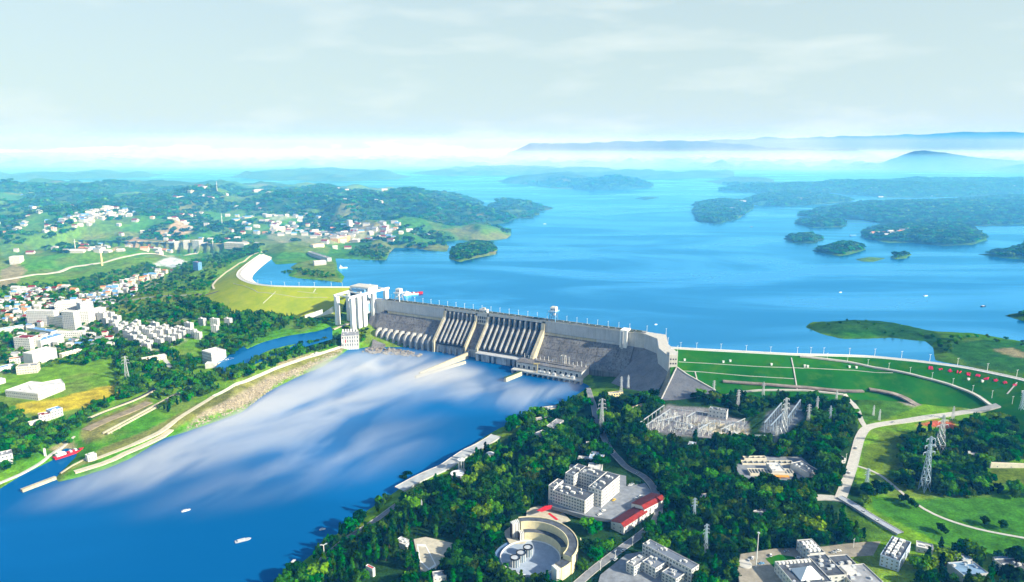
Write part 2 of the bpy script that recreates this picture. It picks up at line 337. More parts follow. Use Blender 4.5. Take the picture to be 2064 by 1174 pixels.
# -- polar grid: even in the picture, reaching past the horizon
NT, NR = 640, 620
TH = np.linspace(math.radians(-52), math.radians(52), NT); LR0, LR1 = math.log(400.0), math.log(32000.0)
LR = np.linspace(LR0, LR1, NR)
TT, RR_ = np.meshgrid(TH, np.exp(LR)); GX, GY = RR_ * np.sin(TT), RR_ * np.cos(TT)
GZ = terrain_h(GX.ravel(), GY.ravel()).reshape(GX.shape)
def hgt_t(x, y):
    x = np.atleast_1d(np.asarray(x, float)); y = np.atleast_1d(np.asarray(y, float))
    th = np.arctan2(x, y); lr = np.log(np.maximum(np.hypot(x, y), 401))
    i = np.clip((th - TH[0]) / (TH[1] - TH[0]), 0, NT - 1.001); j = np.clip((lr - LR0) / (LR[1] - LR[0]), 0, NR - 1.001)
    i0, j0 = i.astype(int), j.astype(int); a, b = i - i0, j - j0
    return (GZ[j0, i0] * (1 - a) + GZ[j0, i0 + 1] * a) * (1 - b) + (GZ[j0 + 1, i0] * (1 - a) + GZ[j0 + 1, i0 + 1] * a) * b
def hgt(x, y):
    """ground with the embankments and the water levels"""
    x = np.atleast_1d(np.asarray(x, float)); y = np.atleast_1d(np.asarray(y, float))
    return np.maximum(hgt_t(x, y), emb_h(x, y))
def h1(x, y): return float(hgt(x, y)[0])
def ht1(x, y): return float(hgt_t(x, y)[0])
def G(u, v, lift=0.0):
    """where the ray of a pixel meets the ground"""
    d = ray(u, v); y0, y1 = 420.0, 26000.0
    ys = np.exp(np.linspace(math.log(y0), math.log(y1), 900)); t = ys / d[1]
    zz = CAM_H + d[2] * t; hh = hgt(d[0] * t, ys) + lift
    k = np.argmax(zz < hh)
    if k == 0: p = P(u, v, ZR); return np.array([p[0], p[1], ZR])
    a, b = t[k - 1], t[k]
    for _ in range(18):
        m = (a + b) / 2
        if CAM_H + d[2] * m < h1(d[0] * m, d[1] * m) + lift: b = m
        else: a = m
    return np.array([d[0] * b, d[1] * b, CAM_H + d[2] * b - lift])
def G2(u, v): p = G(u, v); return (p[0], p[1])

# -- ground cover painted per vertex: real surface colours (soil, fields, bare rock, lawns)
C_GRASS, C_LUSH, C_DRY, C_SOIL, C_ROCK, C_YEL, C_URB, C_WOOD = (0.13, 0.27, 0.010), (0.05, 0.21, 0.008), (0.20, 0.19, 0.055), (0.32, 0.25, 0.15), (0.34, 0.29, 0.20), (0.45, 0.36, 0.02), (0.42, 0.38, 0.28), (0.012, 0.045, 0.014)
fx, fy = GX.ravel(), GY.ravel(); NV = fx.size
CC = np.empty((NV, 3)); CC[:] = C_GRASS
def blend(c, w): CC[:] = CC * (1 - w[:, None]) + np.array(c) * w[:, None]
n_big, n_mid = fbm(fx, fy, 240, 4, 40), fbm(fx, fy, 60, 3, 41)
blend(C_LUSH, sstep(-0.1, 0.25, n_big) * 0.8)
blend(C_DRY, sstep(0.12, 0.4, n_mid) * 0.35)
right_bank = sstep(20, 120, fx - (-0.35 * (fy - 900)) * 1.0)          # the wooded right bank below the dam
rb = (sd(W([(560, 1200), (660, 1100), (1000, 880), (1190, 785), (1330, 805), (1450, 795), (1730, 800), (1720, 980), (1760, 1100), (1400, 1250)], 20), fx, fy) > 0)
blend(C_WOOD, rb * 0.92)
hl = sstep(1750, 2600, fy) * (fx < 900)
blend(C_WOOD, hl * (0.2 + 0.8 * sstep(-0.4, 0.0, fbm(fx, fy, 330, 4, 50))) * np.where(fy < 2900, 0.35, 0.8))
blend(C_DRY, hl * sstep(0.22, 0.4, fbm(fx, fy, 150, 3, 51)) * 0.6)
rt = (fy > 1000) & (fx > 150); blend(C_WOOD, rt * (0.5 + 0.5 * sstep(-0.3, 0.2, fbm(fx, fy, 200, 4, 53))) * 0.8)
blend((0.05, 0.11, 0.05), (fy > 6500) * 0.7)
PAINT = [  # pixel outline, colour, strength: fields, clearings, quarries, built-up ground
    ([(150, 840), (250, 770), (360, 765), (300, 800), (260, 830), (170, 860)], C_GRASS, 0.8),
    ([(30, 815), (130, 800), (240, 775), (240, 785), (180, 820), (100, 830), (40, 835)], C_YEL, 0.95), ([(130, 800), (245, 772), (245, 790), (170, 822), (120, 828)], C_YEL, 0.9),
    ([(160, 880), (180, 850), (300, 800), (310, 815), (200, 885), (175, 895)], C_DRY, 0.9), ([(95, 905), (120, 890), (145, 885), (155, 900), (110, 912)], C_SOIL, 0.8),
    ([(110, 968), (330, 880), (390, 845), (480, 825), (560, 770), (600, 745), (690, 710), (692, 700), (640, 715), (560, 742), (480, 775), (400, 815), (330, 850), (200, 905), (140, 945)], C_DRY, 0.85),
    ([(370, 870), (400, 845), (480, 825), (560, 770), (640, 735), (690, 712), (640, 728), (540, 760), (470, 800), (400, 835)], C_ROCK, 0.9),
    ([(560, 740), (690, 706), (696, 700), (560, 730)], C_SOIL, 0.9),
    ([(0, 610), (120, 600), (280, 560), (330, 545), (330, 570), (230, 625), (200, 660), (60, 660), (0, 655)], C_URB, 0.55),
    ([(0, 655), (220, 640), (380, 640), (380, 690), (280, 720), (160, 700), (0, 760)], C_URB, 0.35),
    ([(205, 520), (260, 480), (340, 460), (400, 445), (400, 462), (330, 482), (280, 500), (230, 505)], (0.5, 0.34, 0.24), 0.75),
    ([(270, 498), (360, 484), (480, 478), (500, 490), (440, 500), (340, 505)], C_SOIL, 0.7),
    ([(355, 432), (385, 425), (405, 432), (380, 440)], (0.45, 0.34, 0.3), 0.8),
    ([(120, 450), (180, 438), (250, 430), (250, 438), (170, 448)], C_URB, 0.8),
    ([(540, 468), (700, 460), (760, 470), (700, 490), (620, 500), (540, 480)], C_URB, 0.5), ([(790, 470), (700, 470), (690, 466), (800, 460)], C_SOIL, 0.6),
    ([(0, 545), (30, 530), (55, 545), (30, 575), (0, 580)], C_SOIL, 0.8),
    ([(490, 480), (620, 490), (670, 500), (660, 512), (560, 512), (520, 500)], (0.13, 0.2, 0.03), 0.8),
    ([(620, 525), (672, 525), (680, 560), (690, 570), (640, 560), (590, 558)], (0.15, 0.2, 0.03), 0.7),
    ([(540, 440), (580, 425), (620, 425), (600, 440), (560, 452)], (0.35, 0.36, 0.3), 0.6),
    ([(780, 528), (786, 505), (840, 500), (840, 506), (800, 512)], C_DRY, 0.8), ([(905, 524), (1000, 512), (1003, 506), (960, 514)], C_DRY, 0.9),
    ([(200, 620), (330, 590), (440, 585), (330, 612), (240, 640)], (0.16, 0.21, 0.03), 0.8), ([(250, 605), (330, 578), (340, 588), (280, 608)], (0.15, 0.2, 0.03), 0.7),
    ([(300, 655), (350, 640), (400, 650), (360, 668), (320, 668)], C_DRY, 0.7),
    ([(320, 528), (345, 518), (385, 530), (350, 542)], (0.55, 0.6, 0.66), 0.85), ([(288, 540), (320, 528), (330, 535), (300, 545)], (0.55, 0.6, 0.66), 0.6),
    ([(1455, 776), (1500, 776), (1600, 782), (1700, 790), (1740, 792), (1740, 784), (1600, 776), (1460, 768)], (0.34, 0.29, 0.25), 0.9),
    ([(1750, 790), (1800, 786), (1860, 815), (1840, 822), (1810, 808)], (0.32, 0.28, 0.24), 0.95),
    ([(1740, 790), (1800, 800), (1840, 825), (1760, 850), (1740, 860), (1720, 820)], (0.04, 0.13, 0.015), 0.8),
    ([(1295, 865), (1345, 815), (1430, 825), (1510, 850), (1510, 890), (1440, 885), (1360, 880)], (0.24, 0.23, 0.24), 0.95), ([(1390, 855), (1440, 850), (1510, 868), (1510, 882), (1440, 872)], (0.46, 0.40, 0.26), 0.9),
    ([(1530, 870), (1545, 830), (1610, 810), (1620, 840), (1580, 885)], (0.16, 0.17, 0.2), 0.8),
    ([(1765, 890), (1740, 900), (1735, 940), (1790, 950), (1850, 960), (1830, 900), (1860, 870), (1790, 870)], (0.10, 0.16, 0.012), 0.9),
    ([(1740, 1000), (1850, 1010), (1900, 1005), (2064, 1000), (2250, 1000), (2250, 1130), (2064, 1135), (1900, 1100), (1760, 1030)], (0.045, 0.17, 0.012), 0.95),
    ([(1680, 1035), (1700, 1020), (1770, 1060), (1800, 1090), (1750, 1090), (1700, 1070)], (0.07, 0.16, 0.012), 0.9), ([(1990, 945), (2064, 935), (2250, 940), (2250, 985), (2064, 980), (2000, 975)], (0.12, 0.17, 0.014), 0.9),
    ([(1440, 930), (1480, 925), (1490, 965), (1445, 968)], (0.06, 0.2, 0.012), 0.9), ([(1850, 857), (1880, 848), (1920, 850), (1935, 870), (1900, 862)], (0.5, 0.08, 0.06), 0.9),
    ([(1890, 700), (1950, 690), (2064, 690), (2250, 740), (2250, 800), (2064, 755), (1950, 735)], (0.02, 0.10, 0.02), 0.85), ([(2000, 705), (2040, 702), (2064, 712), (2064, 724), (2030, 715)], C_SOIL, 0.7),
    ([(1660, 672), (1720, 665), (1800, 668), (1760, 682), (1700, 682)], (0.02, 0.13, 0.015), 0.7), ([(1622, 660), (1720, 645), (1880, 668), (1900, 690), (1800, 682), (1655, 674)], (0.012, 0.07, 0.02), 0.75),
]
for pl, c, w in PAINT:
    wp = np.array([G2(u, v) for u, v in pl]); s_ = sd(wp, fx, fy)
    blend(c, sstep(-3, 3, s_ + n_mid * 4) * w)
tm = bpy.data.meshes.new('terrain')
idx = np.arange(NT * NR).reshape(NR, NT)
quads = np.stack([idx[:-1, :-1], idx[:-1, 1:], idx[1:, 1:], idx[1:, :-1]], -1).reshape(-1, 4)
verts = np.stack([fx, fy, GZ.ravel()], -1)
tm.vertices.add(NV); tm.vertices.foreach_set('co', verts.ravel())
tm.loops.add(quads.size); tm.loops.foreach_set('vertex_index', quads.ravel().astype(np.int32))
tm.polygons.add(len(quads)); tm.polygons.foreach_set('loop_start', (np.arange(len(quads)) * 4).astype(np.int32)); tm.polygons.foreach_set('loop_total', np.full(len(quads), 4, np.int32))
tm.update(); tm.validate()
ca = tm.attributes.new('cover', 'FLOAT_COLOR', 'POINT'); ca.data.foreach_set('color', np.concatenate([CC, np.ones((NV, 1))], 1).ravel().astype(np.float32))
tm.polygons.foreach_set('use_smooth', np.ones(len(quads), bool))
def ground_mat():
    m = bpy.data.materials.new('ground'); m.use_nodes = True; N, L, b = nodes_of(m)
    b.inputs['Roughness'].default_value = 0.95; b.inputs['Specular IOR Level'].default_value = 0.0
    a = N.new('ShaderNodeAttribute'); a.attribute_name = 'cover'; g = N.new('ShaderNodeNewGeometry')
    last = a.outputs['Color']
    for s, lo, hi in ((0.06, 0.6, 1.35), (0.4, 0.65, 1.3)):
        n = N.new('ShaderNodeTexNoise'); n.inputs['Scale'].default_value = s; n.inputs['Detail'].default_value = 5; L.new(g.outputs['Position'], n.inputs['Vector'])
        r = N.new('ShaderNodeMapRange'); r.inputs['From Min'].default_value = 0.3; r.inputs['From Max'].default_value = 0.7; r.inputs['To Min'].default_value = lo; r.inputs['To Max'].default_value = hi
        L.new(n.outputs[0], r.inputs[0]); mx = N.new('ShaderNodeMixRGB'); mx.blend_type = 'MULTIPLY'; mx.inputs[0].default_value = 1.0
        L.new(last, mx.inputs[1]); L.new(r.outputs[0], mx.inputs[2]); last = mx.outputs[0]
    L.new(last, b.inputs['Base Color'])
    bp = N.new('ShaderNodeBump'); bp.inputs['Distance'].default_value = 1.5; bp.inputs['Strength'].default_value = 0.7
    L.new(n.outputs[0], bp.inputs['Height']); L.new(bp.outputs[0], b.inputs['Normal'])
    return m
tm.materials.append(ground_mat())
tag(link('ground', tm), kind='structure')

# -- water
def water_mat(name, deep, rough, bscale, bstr, streak):
    """deep blue water: body colour under a blue-tinted mirror that strengthens towards grazing view"""
    m = bpy.data.materials.new(name); m.use_nodes = True; N = m.node_tree.nodes; L = m.node_tree.links; N.clear()
    out = N.new('ShaderNodeOutputMaterial'); df = N.new('ShaderNodeBsdfDiffuse'); gl = N.new('ShaderNodeBsdfGlossy'); ms = N.new('ShaderNodeMixShader')
    gl.inputs['Color'].default_value = (0.20, 0.66, 1.0, 1)
    g = N.new('ShaderNodeNewGeometry'); mp = N.new('ShaderNodeMapping'); mp.inputs['Scale'].default_value = (0.35, 1.0, 1.0); mp.inputs['Rotation'].default_value = (0, 0, 0.35)
    L.new(g.outputs['Position'], mp.inputs[0])
    n = N.new('ShaderNodeTexNoise'); n.inputs['Scale'].default_value = 0.0032; n.inputs['Detail'].default_value = 6; n.inputs['Distortion'].default_value = 1.0; L.new(mp.outputs[0], n.inputs['Vector'])
    r = N.new('ShaderNodeMapRange'); r.interpolation_type = 'SMOOTHSTEP'; r.inputs['From Min'].default_value = 0.40; r.inputs['From Max'].default_value = 0.64; L.new(n.outputs[0], r.inputs[0])
    rr = N.new('ShaderNodeMapRange'); rr.inputs['To Min'].default_value = rough; rr.inputs['To Max'].default_value = rough + streak; L.new(r.outputs[0], rr.inputs[0]); L.new(rr.outputs[0], gl.inputs['Roughness'])
    n2 = N.new('ShaderNodeTexNoise'); n2.inputs['Scale'].default_value = bscale; n2.inputs['Detail'].default_value = 4; L.new(g.outputs['Position'], n2.inputs['Vector'])
    bp = N.new('ShaderNodeBump'); bp.inputs['Strength'].default_value = bstr; bp.inputs['Distance'].default_value = 0.5; L.new(n2.outputs[0], bp.inputs['Height']); L.new(bp.outputs[0], gl.inputs['Normal'])
    fr = N.new('ShaderNodeFresnel'); fr.inputs['IOR'].default_value = 1.33; f2 = N.new('ShaderNodeMath'); f2.operation = 'MULTIPLY'; L.new(fr.outputs[0], f2.inputs[0]); f2.use_clamp = True
    fm = N.new('ShaderNodeMapRange'); fm.inputs['To Min'].default_value = 0.5; fm.inputs['To Max'].default_value = 1.1; L.new(r.outputs[0], fm.inputs[0]); L.new(fm.outputs[0], f2.inputs[1])
    mx = N.new('ShaderNodeMixRGB'); mx.inputs[1].default_value = (*deep, 1); mx.inputs[2].default_value = (*[c * 1.25 for c in deep], 1); L.new(r.outputs[0], mx.inputs[0]); L.new(mx.outputs[0], df.inputs['Color'])
    L.new(f2.outputs[0], ms.inputs[0]); L.new(df.outputs[0], ms.inputs[1]); L.new(gl.outputs[0], ms.inputs[2]); L.new(ms.outputs[0], out.inputs['Surface'])
    return m
mr_ = MB(); mr_.poly([(x, y, ZR) for x, y in RES])
res = mr_.build('reservoir_water', water_mat('reservoir_water', (0.0005, 0.10, 0.26), 0.14, 0.12, 0.4, 0.15)); tag(res, kind='structure')
mr_ = MB(); mr_.poly([(x, y, 0.0) for x, y in [(-1500, 300), (420, 300), (420, 1000), (150, 1420), (-330, 1560), (-1500, 1560)]])
tag(mr_.build('river_water', water_mat('river_water', (0.001, 0.085, 0.25), 0.12, 0.15, 0.3, 0.15)), kind='structure')
mr_ = MB(); c_ = W([(670, 652), (560, 664), (480, 700), (435, 740), (465, 755), (560, 715), (670, 684)], 30); mr_.poly([(x, y, 30.0) for x, y in c_])
tag(mr_.build('canal_water', water_mat('canal_water', (0.004, 0.08, 0.22), 0.08, 0.2, 0.2, 0.1)), kind='structure')
# ================================================================== THE CONCRETE DAM
M_CON = concrete('concrete_light', (0.62, 0.60, 0.54), (0.44, 0.43, 0.40), 0.35)
M_WALL = concrete('concrete_grey', (0.52, 0.53, 0.53), (0.40, 0.41, 0.42), 0.35)
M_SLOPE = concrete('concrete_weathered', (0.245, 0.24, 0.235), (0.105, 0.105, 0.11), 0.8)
M_CHUTE = concrete('concrete_chute', (0.15, 0.145, 0.14), (0.055, 0.055, 0.06), 0.8)  # darkened: shade between the spillway ribs is put into the colour
M_PIER = concrete('concrete_pier', (0.50, 0.49, 0.45), (0.30, 0.30, 0.30), 0.55)
M_LEDGE = concrete('concrete_pale', (0.52, 0.475, 0.34), (0.38, 0.34, 0.24), 0.4)
M_FOOT = concrete('concrete_foot', (0.55, 0.56, 0.56), (0.25, 0.27, 0.30), 0.8)
M_DARK = mat('dark_opening', (0.03, 0.035, 0.045), 0.6)
M_ROAD = mat('asphalt', (0.10, 0.10, 0.105), 0.9, 0.15, 0.3)
M_PALE = mat('pale_pavement', (0.52, 0.50, 0.45), 0.9, 0.08, 0.2)
M_WHITE = mat('white_paint', (0.80, 0.80, 0.77), 0.6, 0.04, 0.3)
M_STEEL = mat('grey_steel', (0.55, 0.58, 0.60), 0.45, 0.05, 0.5, metallic=0.3)
M_BLUE = mat('blue_steel', (0.16, 0.34, 0.55), 0.5, 0.08, 0.5)
M_RED = mat('red_paint', (0.62, 0.03, 0.04), 0.6, 0.08, 0.4)
M_GLASS = mat('window_glass', (0.03, 0.06, 0.09), 0.12, 0.1, 1.5, spec=0.6)

dam = thing('concrete_dam', 'long grey concrete gravity dam with two ribbed spillways between lake and river', 'dam', D(270, 0, 0))
DAM_INV = Matrix.Translation(-Vector(D(270, 0, 0)))
def dpart(mb, name, m, parent=None):
    """a part given in world coordinates, hung under the dam (or one of its parts)"""
    o = mb.build(name, m); o.parent = parent or dam
    o.matrix_parent_inverse = DAM_INV if (parent is None or parent is dam) else Matrix.Identity(4)
    return o
def extr(mb, prof, s0, s1, mi=0):
    """solid: a closed (t, z) profile swept along the dam from s0 to s1"""
    n = len(prof); i = len(mb.v)
    mb.v += [D(s0, t, z) for t, z in prof] + [D(s1, t, z) for t, z in prof]
    for k in range(n):
        j = (k + 1) % n; mb.f.append((i + k, i + j, i + n + j, i + n + k)); mb.m.append(mi)
    mb.f.append(tuple(i + k for k in range(n))[::-1]); mb.m.append(mi); mb.f.append(tuple(i + n + k for k in range(n))); mb.m.append(mi)
def dex(name, prof, s0, s1, m, parent=None):
    mb = MB(); extr(mb, prof, s0, s1); return dpart(mb, name, m, parent)
def slope_panels(s0, s1, cols, rows, t0, z0, t1, z1):
    """weathered panels between recessed joints on the downstream face"""
    nx, nz = (z0 - z1), (t1 - t0); l = math.hypot(nx, nz); nx, nz = nx / l, nz / l
    for c in range(cols):
        for r in range(rows):
            sa, sb = s0 + (s1 - s0) * c / cols + 0.5, s0 + (s1 - s0) * (c + 1) / cols - 0.5
            fa, fb = (r + 0.02) / rows, (r + 0.98) / rows; pr = 0.35 + 0.25 * ((c * 3 + r * 5) % 4) / 3
            ta, za, tb, zb = t0 + (t1 - t0) * fa, z0 + (z1 - z0) * fa, t0 + (t1 - t0) * fb, z0 + (z1 - z0) * fb
            dex('slope_panel', [(ta - nx * .3, za - nz * .3), (ta + nx * pr, za + nz * pr), (tb + nx * pr, zb + nz * pr), (tb - nx * .3, zb - nz * .3)], sa, sb, M_SLOPE)
UP = -16.0
# left block: wall, ledge, weathered slope, bucket piers over the river
dex('upper_wall', [(UP, 62), (UP, 84), (0, 84), (0, 62)], -16, 149, M_WALL)
dex('ledge', [(UP, 57), (UP, 61.9), (3.5, 61.9), (3.5, 57)], -2, 149, M_LEDGE)
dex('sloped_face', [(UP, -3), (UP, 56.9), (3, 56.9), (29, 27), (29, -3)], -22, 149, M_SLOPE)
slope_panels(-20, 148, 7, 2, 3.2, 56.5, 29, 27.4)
dex('bucket_floor', [(29.1, -3), (29.1, 21), (38, 19), (40, 14), (40, -3)], -8, 148, M_FOOT)
for k in range(10):
    s = -4 + k * 15.6
    dex('bucket_pier', [(28.5, -3), (28.5, 29.5), (33, 31), (40, 29), (46, 24), (50, 17), (50, -3)], s, s + 4.2, M_PIER)
# spillways
def spillway(s0, s1, n):
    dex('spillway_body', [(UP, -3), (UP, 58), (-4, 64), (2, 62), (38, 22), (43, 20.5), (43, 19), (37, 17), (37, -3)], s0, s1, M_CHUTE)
    dex('crest_bridge', [(UP, 82), (UP, 84), (0.8, 84), (0.8, 80.5), (-1, 80.5), (-1, 82)], s0, s1, M_CON)
    w = (s1 - s0) / n
    for k in range(n + 1):
        s = s0 + k * w; a, b = max(s0 + 0.05, s - 1.5), min(s1 - 0.05, s + 1.5)
        dex('pier', [(-15, 50), (-15, 81.9), (-0.5, 80.4), (3.2, 78), (4.2, 66), (44, 25.5), (44, 21), (38, 20), (0, 50)], a, b, M_PIER)
    for k in range(n):
        s = s0 + k * w
        dex('gate', [(-9, 58), (-9, 80), (-7.8, 80), (-6.2, 70), (-6.2, 58)], s + 1.6, s + w - 1.6, mat('gate_steel', (0.05, 0.08, 0.13), 0.5))
        m_ = s + w / 2
        dex('splitter_rib', [(12, 50), (14, 53.5), (42, 23.5), (42, 20.6), (38, 21.4)], m_ - 0.55, m_ + 0.55, M_CHUTE)
spillway(154, 228, 7); spillway(260, 383, 10)
def training(s, w, top=78, tf=50, foot=-3):
    dex('training_wall', [(-2, 40), (-2, top), (2.5, top), (6, 67), (tf - 3, 26), (tf, 22), (tf, foot), (30, foot)], s, s + w, M_LEDGE)
training(149, 5, 80); training(228, 4); training(256, 4); training(383, 7, 80, 56)
# block between the spillways with the little gate house on top
dex('upper_wall', [(UP, 60), (UP, 84), (0.5, 84), (0.5, 60)], 232, 256, M_CON)
dex('sloped_face', [(UP, -3), (UP, 59.9), (3, 59.9), (37, 21), (37, -3)], 232, 256, M_SLOPE)
slope_panels(232, 256, 1, 3, 3.2, 59.5, 37, 21.4)
for k in range(5):
    for r in range(2): dex('wall_opening', [(0.3, 64 + r * 8), (0.3, 69.5 + r * 8), (0.75, 69.5 + r * 8), (0.75, 64 + r * 8)], 234.2 + k * 4.4, 236.8 + k * 4.4, M_DARK)
# foot of the spillways
dex('apron', [(37.1, -3), (37.1, 15), (41, 15), (41, -3)], 154.2, 255.8, M_FOOT)
for k in range(6): dex('apron_pier', [(40.9, -3), (40.9, 14), (45, 12), (47, -3)], 158 + k * 15, 162 + k * 15, M_PIER)
dex('apron', [(37.1, -3), (37.1, 10), (50, 10), (50, -3)], 260.2, 382.8, M_SLOPE)
dex('apron_deck', [(37.1, 15), (37.1, 17), (59, 16), (59, 14)], 260.2, 382.8, M_WALL)
for k, (a, b) in enumerate([(262, 268), (274, 292), (298, 303), (308, 340), (346, 351), (356, 372), (377, 382)]):
    dex('apron_pier', [(50.1, -3), (50.1, 13.9), (58, 13.9), (58, -3)], a, b, M_FOOT)
# powerhouse block
dex('upper_wall', [(UP, 62), (UP, 84), (0, 84), (0, 62)], 390, 548, M_WALL)
dex('ledge', [(UP, 57.5), (UP, 61.9), (3.5, 61.9), (3.5, 57.5)], 390, 500, M_LEDGE)
dex('ledge', [(UP, 57.5), (UP, 61.9), (3.5, 61.9), (3.5, 57.5)], 500.3, 548, M_WALL)
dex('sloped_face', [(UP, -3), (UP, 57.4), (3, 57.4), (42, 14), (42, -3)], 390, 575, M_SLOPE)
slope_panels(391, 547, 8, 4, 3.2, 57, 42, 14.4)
dex('wall_niche', [(-0.2, 64), (-0.2, 79), (0.3, 79), (0.3, 64)], 506, 538, M_WALL)
# lift tower on the face, then the wall that bends round to the grass embankment
dex('buttress_tower', [(UP, 40), (UP, 88), (6, 88), (6, 40)], 548, 562, M_WHITE)
dex('tower_shaft', [(6.1, 45), (6.1, 86), (8, 86), (8, 45)], 551, 555, M_WALL)
dex('upper_wall', [(UP, 20), (UP, 84), (-1, 84), (-1, 20)], 562, 594, M_CON)
BEND = [np.array(D(594, -1, 85)[:2])] + [P(u, v, ZC)[:2] for u, v in [(1325, 683), (1328, 702), (1349, 719)]]
BU = [np.array(D(594, UP, 85)[:2])] + [P(u, v, ZC)[:2] for u, v in [(1343, 675), (1347, 694), (1366, 711)]]
def wall_between(lo, hi, z0, z1, name, m, batter=0.0):
    for k in range(len(lo) - 1):
        mb = MB(); a, b, c, d = lo[k], lo[k + 1], hi[k + 1], hi[k]
        mb.hexa([(*a, z0), (*b, z0), (*c, z0), (*d, z0)], [(*a, z1), (*b, z1), (*c, z1), (*d, z1)]); dpart(mb, name, m)
wall_between(BEND, BU, 10, 84, 'bend_wall', M_WALL)
low = [np.array(D(575, 42, 0)[:2]), P(1262, 772, 24)[:2], P(1290, 786, 28)[:2], P(1312, 797, 32)[:2]]
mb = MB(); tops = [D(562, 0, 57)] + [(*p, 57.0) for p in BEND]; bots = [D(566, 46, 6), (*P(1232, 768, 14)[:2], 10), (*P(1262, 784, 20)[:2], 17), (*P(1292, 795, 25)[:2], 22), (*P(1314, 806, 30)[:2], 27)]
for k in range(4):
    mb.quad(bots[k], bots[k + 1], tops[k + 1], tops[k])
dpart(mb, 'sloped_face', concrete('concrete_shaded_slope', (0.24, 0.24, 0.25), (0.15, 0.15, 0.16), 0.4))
e0, e1, e2, e3 = [P(u, v, ZC)[:2] for u, v in ((1349, 719), (1366, 719), (1366.5, 711), (1349.5, 711))]
mb = MB(); mb.hexa([(*p, 50) for p in (e0, e1, e2, e3)], [(*p, 87.5) for p in (e0, e1, e2, e3)]); eb = dpart(mb, 'end_block', M_CON)
ex = (e1 - e0) / np.linalg.norm(e1 - e0); ey = np.array([ex[1], -ex[0]]); ew = float(np.linalg.norm(e1 - e0))
for r in range(3):
    for c in range(3):
        q = e0 + ex * (ew * (0.2 + 0.3 * c)); mb = MB(); a, b = q - ex * 1.1, q + ex * 1.1; z = 64 + r * 7.5
        mb.hexa([(*(a + ey * .3), z), (*(b + ey * .3), z), (*(b - ey * .3), z), (*(a - ey * .3), z)], [(*(a + ey * .3), z + 2.4), (*(b + ey * .3), z + 2.4), (*(b - ey * .3), z + 2.4), (*(a - ey * .3), z + 2.4)])
        mb = dpart(mb, 'block_opening', M_DARK)
# curved wing below the end block and the paved slope beside it
mb = MB(); n = 8
A0, A1 = np.array([*e0, 62.0]), np.array([*e1, 62.0]); B0, B1 = np.array([*P(1314, 806, 30)[:2], 29.0]), np.array([*P(1336, 808, 34)[:2], 32.0])
for k in range(n):
    f0, f1 = k / n, (k + 1) / n; g = lambda a, b, f: a + (b - a) * f - np.array([0, 0, 9.0 * math.sin(f * math.pi)])
    mb.quad(g(A0, B0, f0), g(A0, B0, f1), g(A1, B1, f1), g(A1, B1, f0))
dpart(mb, 'wing_wall', M_LEDGE)
wt = [(*e1, 66.0), (*P(1384, 756, 62)[:2], 62.0), (*P(1410, 770, 54)[:2], 54.0), (*P(1440, 788, 47)[:2], 47.0)]
wb = [(*P(1338, 808, 34)[:2], 31.0), (*P(1362, 804, 37)[:2], 35.0), (*P(1396, 799, 40)[:2], 38.5), (*P(1440, 794, 44)[:2], 43.0)]
tl, bl = [(1364, 742), (1385, 757), (1410, 771), (1442, 789)], [(1332, 809), (1362, 808), (1396, 804), (1442, 797)]
def lerp_px(l, f): k = min(2, int(f * 3)); t = f * 3 - k; return (l[k][0] + (l[k + 1][0] - l[k][0]) * t, l[k][1] + (l[k + 1][1] - l[k][1]) * t)
rows = []
for i in range(13):
    a, b = lerp_px(tl, i / 12), lerp_px(bl, i / 12); rows.append([G(a[0] + (b[0] - a[0]) * j / 10, a[1] + (b[1] - a[1]) * j / 10) + np.array([0, 0, 1.0]) for j in range(11)])
mb = MB()
for i in range(12):
    for j in range(10): mb.quad(rows[i][j], rows[i][j + 1], rows[i + 1][j + 1], rows[i + 1][j])
dpart(mb, 'wing_slope', concrete('concrete_wing_shaded', (0.17, 0.18, 0.20), (0.11, 0.12, 0.14), 0.4))  # darker concrete stands in for the shadow on this slope
mb = MB()
for i in range(12): mb.bar(rows[i][0] + np.array([0, 0, .6]), rows[i + 1][0] + np.array([0, 0, .6]), 1.8)
dpart(mb, 'wing_coping', M_CON)
mb = MB()
for j in range(10): mb.bar(rows[0][j] + np.array([0, 0, .4]), rows[0][j + 1] + np.array([0, 0, .4]), 1.6)
dpart(mb, 'stair', M_CON)
# crest: road, kerbs, parapets, clipped hedges
mb = MB(); extr(mb, [(UP - 0.5, 84.02), (UP - 0.5, 85), (1.2, 85), (1.2, 84.02)], -16, 594); dpart(mb, 'crest_deck', M_PALE)
mb = MB(); extr(mb, [(-11.5, 85.0), (-11.5, 85.06), (-3.5, 85.06), (-3.5, 85.0)], -16, 594); dpart(mb, 'crest_road', M_ROAD)
for k in range(3):
    mb = MB(); c = [(*BEND[k], 84), (*BEND[k + 1], 84), (*BU[k + 1], 84), (*BU[k], 84)]; mb.hexa(c, [(a, b, 85.0) for a, b, _ in c]); dpart(mb, 'crest_deck', M_PALE)
for t in (UP, 0.6):
    for k in range(30):
        s = -16 + k * 20.33
        if 545 < s < 560 and t > 0: continue
        mb = MB(); extr(mb, [(t - 0.3, 85.0), (t - 0.3, 86.3), (t + 0.3, 86.3), (t + 0.3, 85.0)], s, s + 20.0); dpart(mb, 'parapet', M_CON)
M_HEDGE = mat('hedge', (0.035, 0.085, 0.02), 0.9, 0.3, 0.8, bump=0.4)
for t in (-13.2, -2.0):
    for k in range(44):
        s = -10 + k * 13.6
        mb = MB(); hh = 1.3 + 0.5 * random.random(); extr(mb, [(t - 0.8, 85.0), (t - 0.8, 85 + hh * .8), (t, 85 + hh), (t + 0.8, 85 + hh * .8), (t + 0.8, 85.0)], s, s + 10.5); dpart(mb, 'hedge', M_HEDGE)

